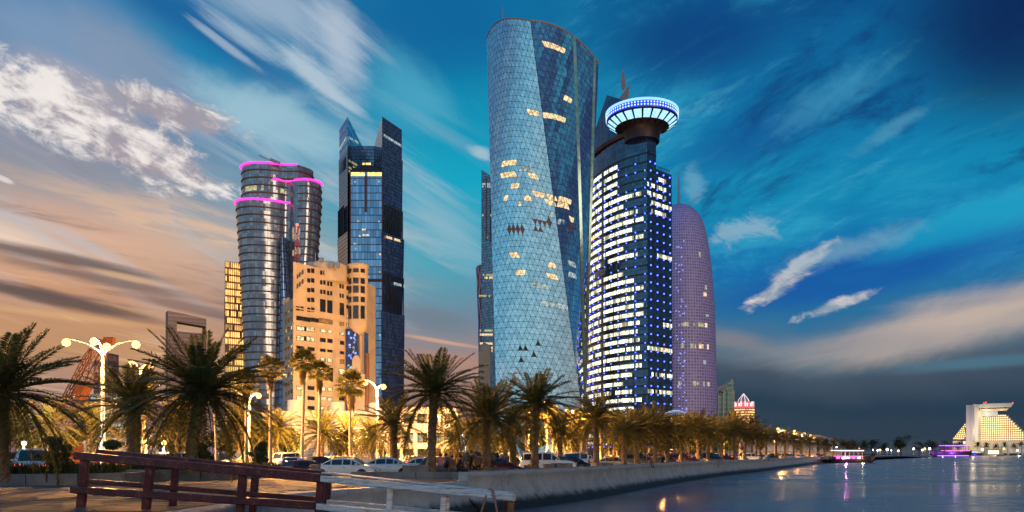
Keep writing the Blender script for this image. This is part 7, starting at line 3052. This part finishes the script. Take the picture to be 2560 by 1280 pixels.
NF = 12
balc = MB()
for k in range(NF):
    y0 = 1103 - (k + 1) * 5.55
    y1 = 1103 - k * 5.55
    u = k / (NF - 1)
    xl, xr_ = 2450 - 0 * k, 2588 - u * 62
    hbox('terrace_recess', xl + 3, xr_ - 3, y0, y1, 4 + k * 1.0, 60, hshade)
    hbox('terrace_parapet', xl, xr_, y1 - 2.4, y1, 0 + k * 1.0, 5 + k * 1.0, hs)
    if k < 11:
        xa = 2384 + k * 4.0
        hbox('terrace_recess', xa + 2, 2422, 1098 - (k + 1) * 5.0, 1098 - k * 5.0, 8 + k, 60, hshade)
        hbox('terrace_parapet', xa, 2423, 1098 - k * 5.0 - 2.2, 1098 - k * 5.0, 4 + k, 9 + k, hs)
        nb = int((2418 - xa) / 5)
        for q in range(nb):
            p = Vector((GX(xa + 3 + q * 5, HD), HD + 7 + k, hz(1098 - k * 5.0 - 3.6)))
            balc.box(p, (1.5, .4, 1.3))
    nb = int((xr_ - xl - 6) / 5.3)
    for q in range(nb):
        p = Vector((GX(xl + 4 + q * 5.3, HD), HD + 3.2 + k, hz(y1 - 3.9)))
        balc.box(p, (1.8, .4, 1.5))
balc.build('balcony_lamp', glow('balcony_glow', (1.0, .72, .28), 3.2), hot, kind='stuff')
hbox('podium', 2384, 2620, 1102, 1133, -6, 60, hs)
hbox('service_core', 2419, 2436, 1011, 1104, -4, 30, simple('core_lilac', (.6, .52, .62), .6, var=.05))
hbox('service_core', 2436, 2451, 1010, 1104, -7, 30, hw_)
hbox('service_core', 2437.5, 2440, 1008, 1103, -8.5, -7, simple('core_slot', (.35, .4, .48), .4, .2))
b = MB()


def wedge(name, pts, d0, d1, mat_):
    b = MB()
    f_ = [Vector((GX(x, HD), HD + d0, hz(y))) for x, y in pts]
    g_ = [p + Vector((0, d1 - d0, 0)) for p in f_]
    b.face(f_), b.face(g_[::-1])
    for i in range(len(f_)):
        j = (i + 1) % len(f_)
        b.face([f_[i], g_[i], g_[j], f_[j]])
    return b.build(name, mat_, hot)


wedge('roof_slab', [(2446, 1012), (2464, 1009), (2539, 1009), (2531, 1019), (2452, 1020)], -8, 40, hw_)
wedge('roof_soffit', [(2452, 1022), (2526, 1022), (2521, 1027), (2456, 1027)], -6, 40, hs)
hbox('roof_storey', 2454, 2499, 1027, 1041, 2, 40, simple('storey_blue', (.45, .52, .62), .5, var=.05))
hbox('roof_storey', 2440, 2458, 1013, 1104, -3, 30, hs)
for px, py in ((2465, 1007), (2469.5, 1005.5), (2536, 1008.5)):
    b = MB()
    b.box((GX(px, HD), HD - 6, hz(py)), (1.5, 1.5, 1.5))
    b.build('aviation_light', M['tail'], hot)
for px, py, w in ((2396, 1100, 24000), (2438, 1078, 28000), (2490, 1110, 13000), (2550, 1110, 13000), (2470, 1036, 9000), (2510, 1036, 5000)):  # unseen point lights added to brighten the hotel front
    point('added_fill_light', (GX(px, HD), HD - 38 if py > 1050 else HD - 12, hz(py)), w, (1, .75, .45), hot, 1.5)
_c = Vector((GX(2490, HD), HD + 5, 0))
_a = math.atan2(_c.x, _c.y)
hot.matrix_world = Matrix.Translation(_c) @ Matrix.Rotation(-_a, 4, 'Z') @ Matrix.Diagonal((math.cos(_a), 1, 1, 1)) @ Matrix.Translation(-_c)
kio = thing('lit_kiosk', 'small brightly lit kiosk on the shore below the pyramid hotel', 'kiosk', (GX(2480, 985), 985, 1.2))
b = MB()
b.box((0, 0, 3.2), (18, 6, 6.4))
b.box((0, 0, 6.8), (21, 9, .8))
b.build('pavilion', hs, kio)
b = MB()
b.box((0, -3.1, 3.4), (13, .2, 4.2))
b.build('lit_front', glow('kiosk_glow', (1, .85, .5), 2.4, sample=True), kio)
for k, px in enumerate((2505, 2520, 2545, 2556)):
    b = MB()
    b.box((0, 0, 6), (2.2, 1, 12))
    o = b.build('banner_pillar', hw_)
    o.location = (GX(px, 990), 990, 1.2)
    tag(o, '%s pale upright pillar by the kiosk counted from the kiosk' % ORD[k], 'pillar', 'pale pillars on the hotel shore')
b = MB()
b.grid([[Vector((p.x, p.y, 1.0)) + n_ * o for o in (-.5, .3)] for p, n_ in zip(coast, cn) if p.y > 1300], sm=False)

grn = thing('green_glass_tower', 'stepped green glass tower with arched stone frames', 'tower')
g_m = facade('green_glazing', (.12, .26, .22), (.35, .33, .25), 6, 5, .6, 1.2, .15, .5, .01, .2)
g_st = simple('arch_stone', (.6, .5, .38), .7, var=.08, scale=.05)
GD = 820


def gbox(name, x0, x1, y0, d0, d1, m_):
    b = MB()
    b.prism([(GX(x0, GD), GD + d0), (GX(x1, GD), GD + d0), (GX(x1, GD), GD + d1), (GX(x0, GD), GD + d1)], .6, ZY(y0, GD))
    b.build(name, m_, grn)


gbox('shaft', 1786, 1806, 972, 6, 40, g_m)
gbox('shaft', 1817, 1835, 960, 2, 40, g_m)
gbox('shaft', 1834, 1839, 974, 4, 40, g_st)
b = MB()
f_ = [P(x, y, GD + 2) for x, y in ((1817, 961), (1824, 956), (1832, 946), (1834, 960))]
b.face(f_)
for i in range(4):
    b.face([f_[i], f_[i] + Vector((0, 20, 0)), f_[(i + 1) % 4] + Vector((0, 20, 0)), f_[(i + 1) % 4]])
b.build('crest', g_m, grn)
for x0, x1, yt in ((1794, 1807, 984), (1807, 1819, 972), (1820, 1827, 1020), (1828, 1835, 1020)):
    gbox('arch_glass', x0 + 1.5, x1 - 1.5, yt + 4, -.5, 3, g_m)
    b = MB()
    for x in (x0, x1 - 1.6):
        b.prism([(GX(x, GD), GD - 2), (GX(x + 1.6, GD), GD - 2), (GX(x + 1.6, GD), GD), (GX(x, GD), GD)], .6, ZY(yt + 3, GD))
    pts = [P((x0 + x1) / 2 - (x1 - x0 - 1.6) / 2 * math.cos(PI * q / 8), yt + 5 - 4.5 * math.sin(PI * q / 8), GD - 1) for q in range(9)]
    b.tube(pts, .6, 4)
    b.build('arch_frame', g_st, grn)
redt = thing('red_crowned_tower', 'round hotel tower with glowing red and white pointed crown', 'tower')
RD = 900
rq_ = RD / F
rxc = GX(1866.5, RD)
b = MB()
rz0, rz1 = .6, ZY(1018, RD)
b.lathe([(25.5 * rq_, rz0), (25.5 * rq_, rz1), (.1, rz1)], (rxc, RD + 12, 0), 36)
b.build('shaft', simple('red_tower_stone', (.5, .24, .16), .7, var=.1, scale=.05), redt)
dots = MB()
for r_ in range(13):
    for k in range(30):
        a = PI + PI * k / 29
        if rb.random() < .85:
            dots.box((rxc + 25.8 * rq_ * math.cos(a), RD + 12 + 25.8 * rq_ * math.sin(a), rz1 - 2.5 - r_ * 2.9), (.8, .8, 1.2))
dots.build('window_light', glow('red_tower_window', (1, .62, .22), 1.8), redt, kind='stuff')
rg = glow('crown_red', (1, .10, .10), 1.6)
wg = glow('crown_white', (1, .75, .75), 1.3)
b = MB()
b.lathe([(26 * rq_, rz1 - .6), (26 * rq_, rz1 + 1.2)], (rxc, RD + 12, 0), 36)
b.build('red_band', rg, redt)
for k in range(16):
    a = PI + PI * k / 15
    b = MB()
    h = 5.5 if k % 2 else 4
    b.box((rxc + 24 * rq_ * math.cos(a), RD + 12 + 24 * rq_ * math.sin(a), rz1 + 1.2 + h / 2), (1.5, 1.0, h))
    b.build('crown_panel', wg if k % 3 else rg, redt)
b = MB()
zc0, zc1 = ZY(1006, RD), ZY(983, RD)
b.lathe([(18 * rq_, rz1), (18 * rq_, zc0 - .8)], (rxc, RD + 12, 0), 8)
b.build('crown_base', rg, redt)
b = MB()
b.lathe([(15.5 * rq_, zc0 - 1), (12 * rq_, zc0 + 4), (.1, zc1)], (rxc - .5, RD + 10, 0), 8, sm=False)
b.build('crown_pyramid', simple('crown_glass', (.5, .35, .38), .3), redt)
b = MB()
for k in range(8):
    a = 2 * PI * k / 8
    pr_ = [(15.6 * rq_, zc0 - 1), (12.1 * rq_, zc0 + 4), (.1, zc1 + .2)]
    b.tube([(rxc - .5 + r_ * math.cos(a), RD + 10 + r_ * math.sin(a), z) for r_, z in pr_], .35, 4)
    b.tube([(rxc - .5 + pr_[0][0] * math.cos(a), RD + 10 + pr_[0][0] * math.sin(a), pr_[0][1]), (rxc - .5 + pr_[0][0] * math.cos(a + PI / 4), RD + 10 + pr_[0][0] * math.sin(a + PI / 4), pr_[0][1])], .35, 4)
b.build('crown_outline', wg, redt)
tent = thing('tent_roof_hall', 'pale tent roofed hall between the red crowned tower and the far lamps', 'building', (GX(1975, 480), 480, 1.2))
b = MB()
rows = []
for k in range(9):
    u = k / 8
    x = (u - .5) * 60
    rows.append([Vector((x, -12, 3)), Vector((x, -6, 6 + 7 * math.sin(PI * u) + 2.5 * abs(math.sin(3 * PI * u)))), Vector((x, 6, 6 + 7 * math.sin(PI * u))), Vector((x, 12, 3))])
b.grid(rows)
b.build('tent_roof', simple('tent_white', (.7, .62, .6), .7), tent)
b = MB()
b.box((0, 0, 1.6), (52, 20, 3.2))
b.build('wall', hs, tent)
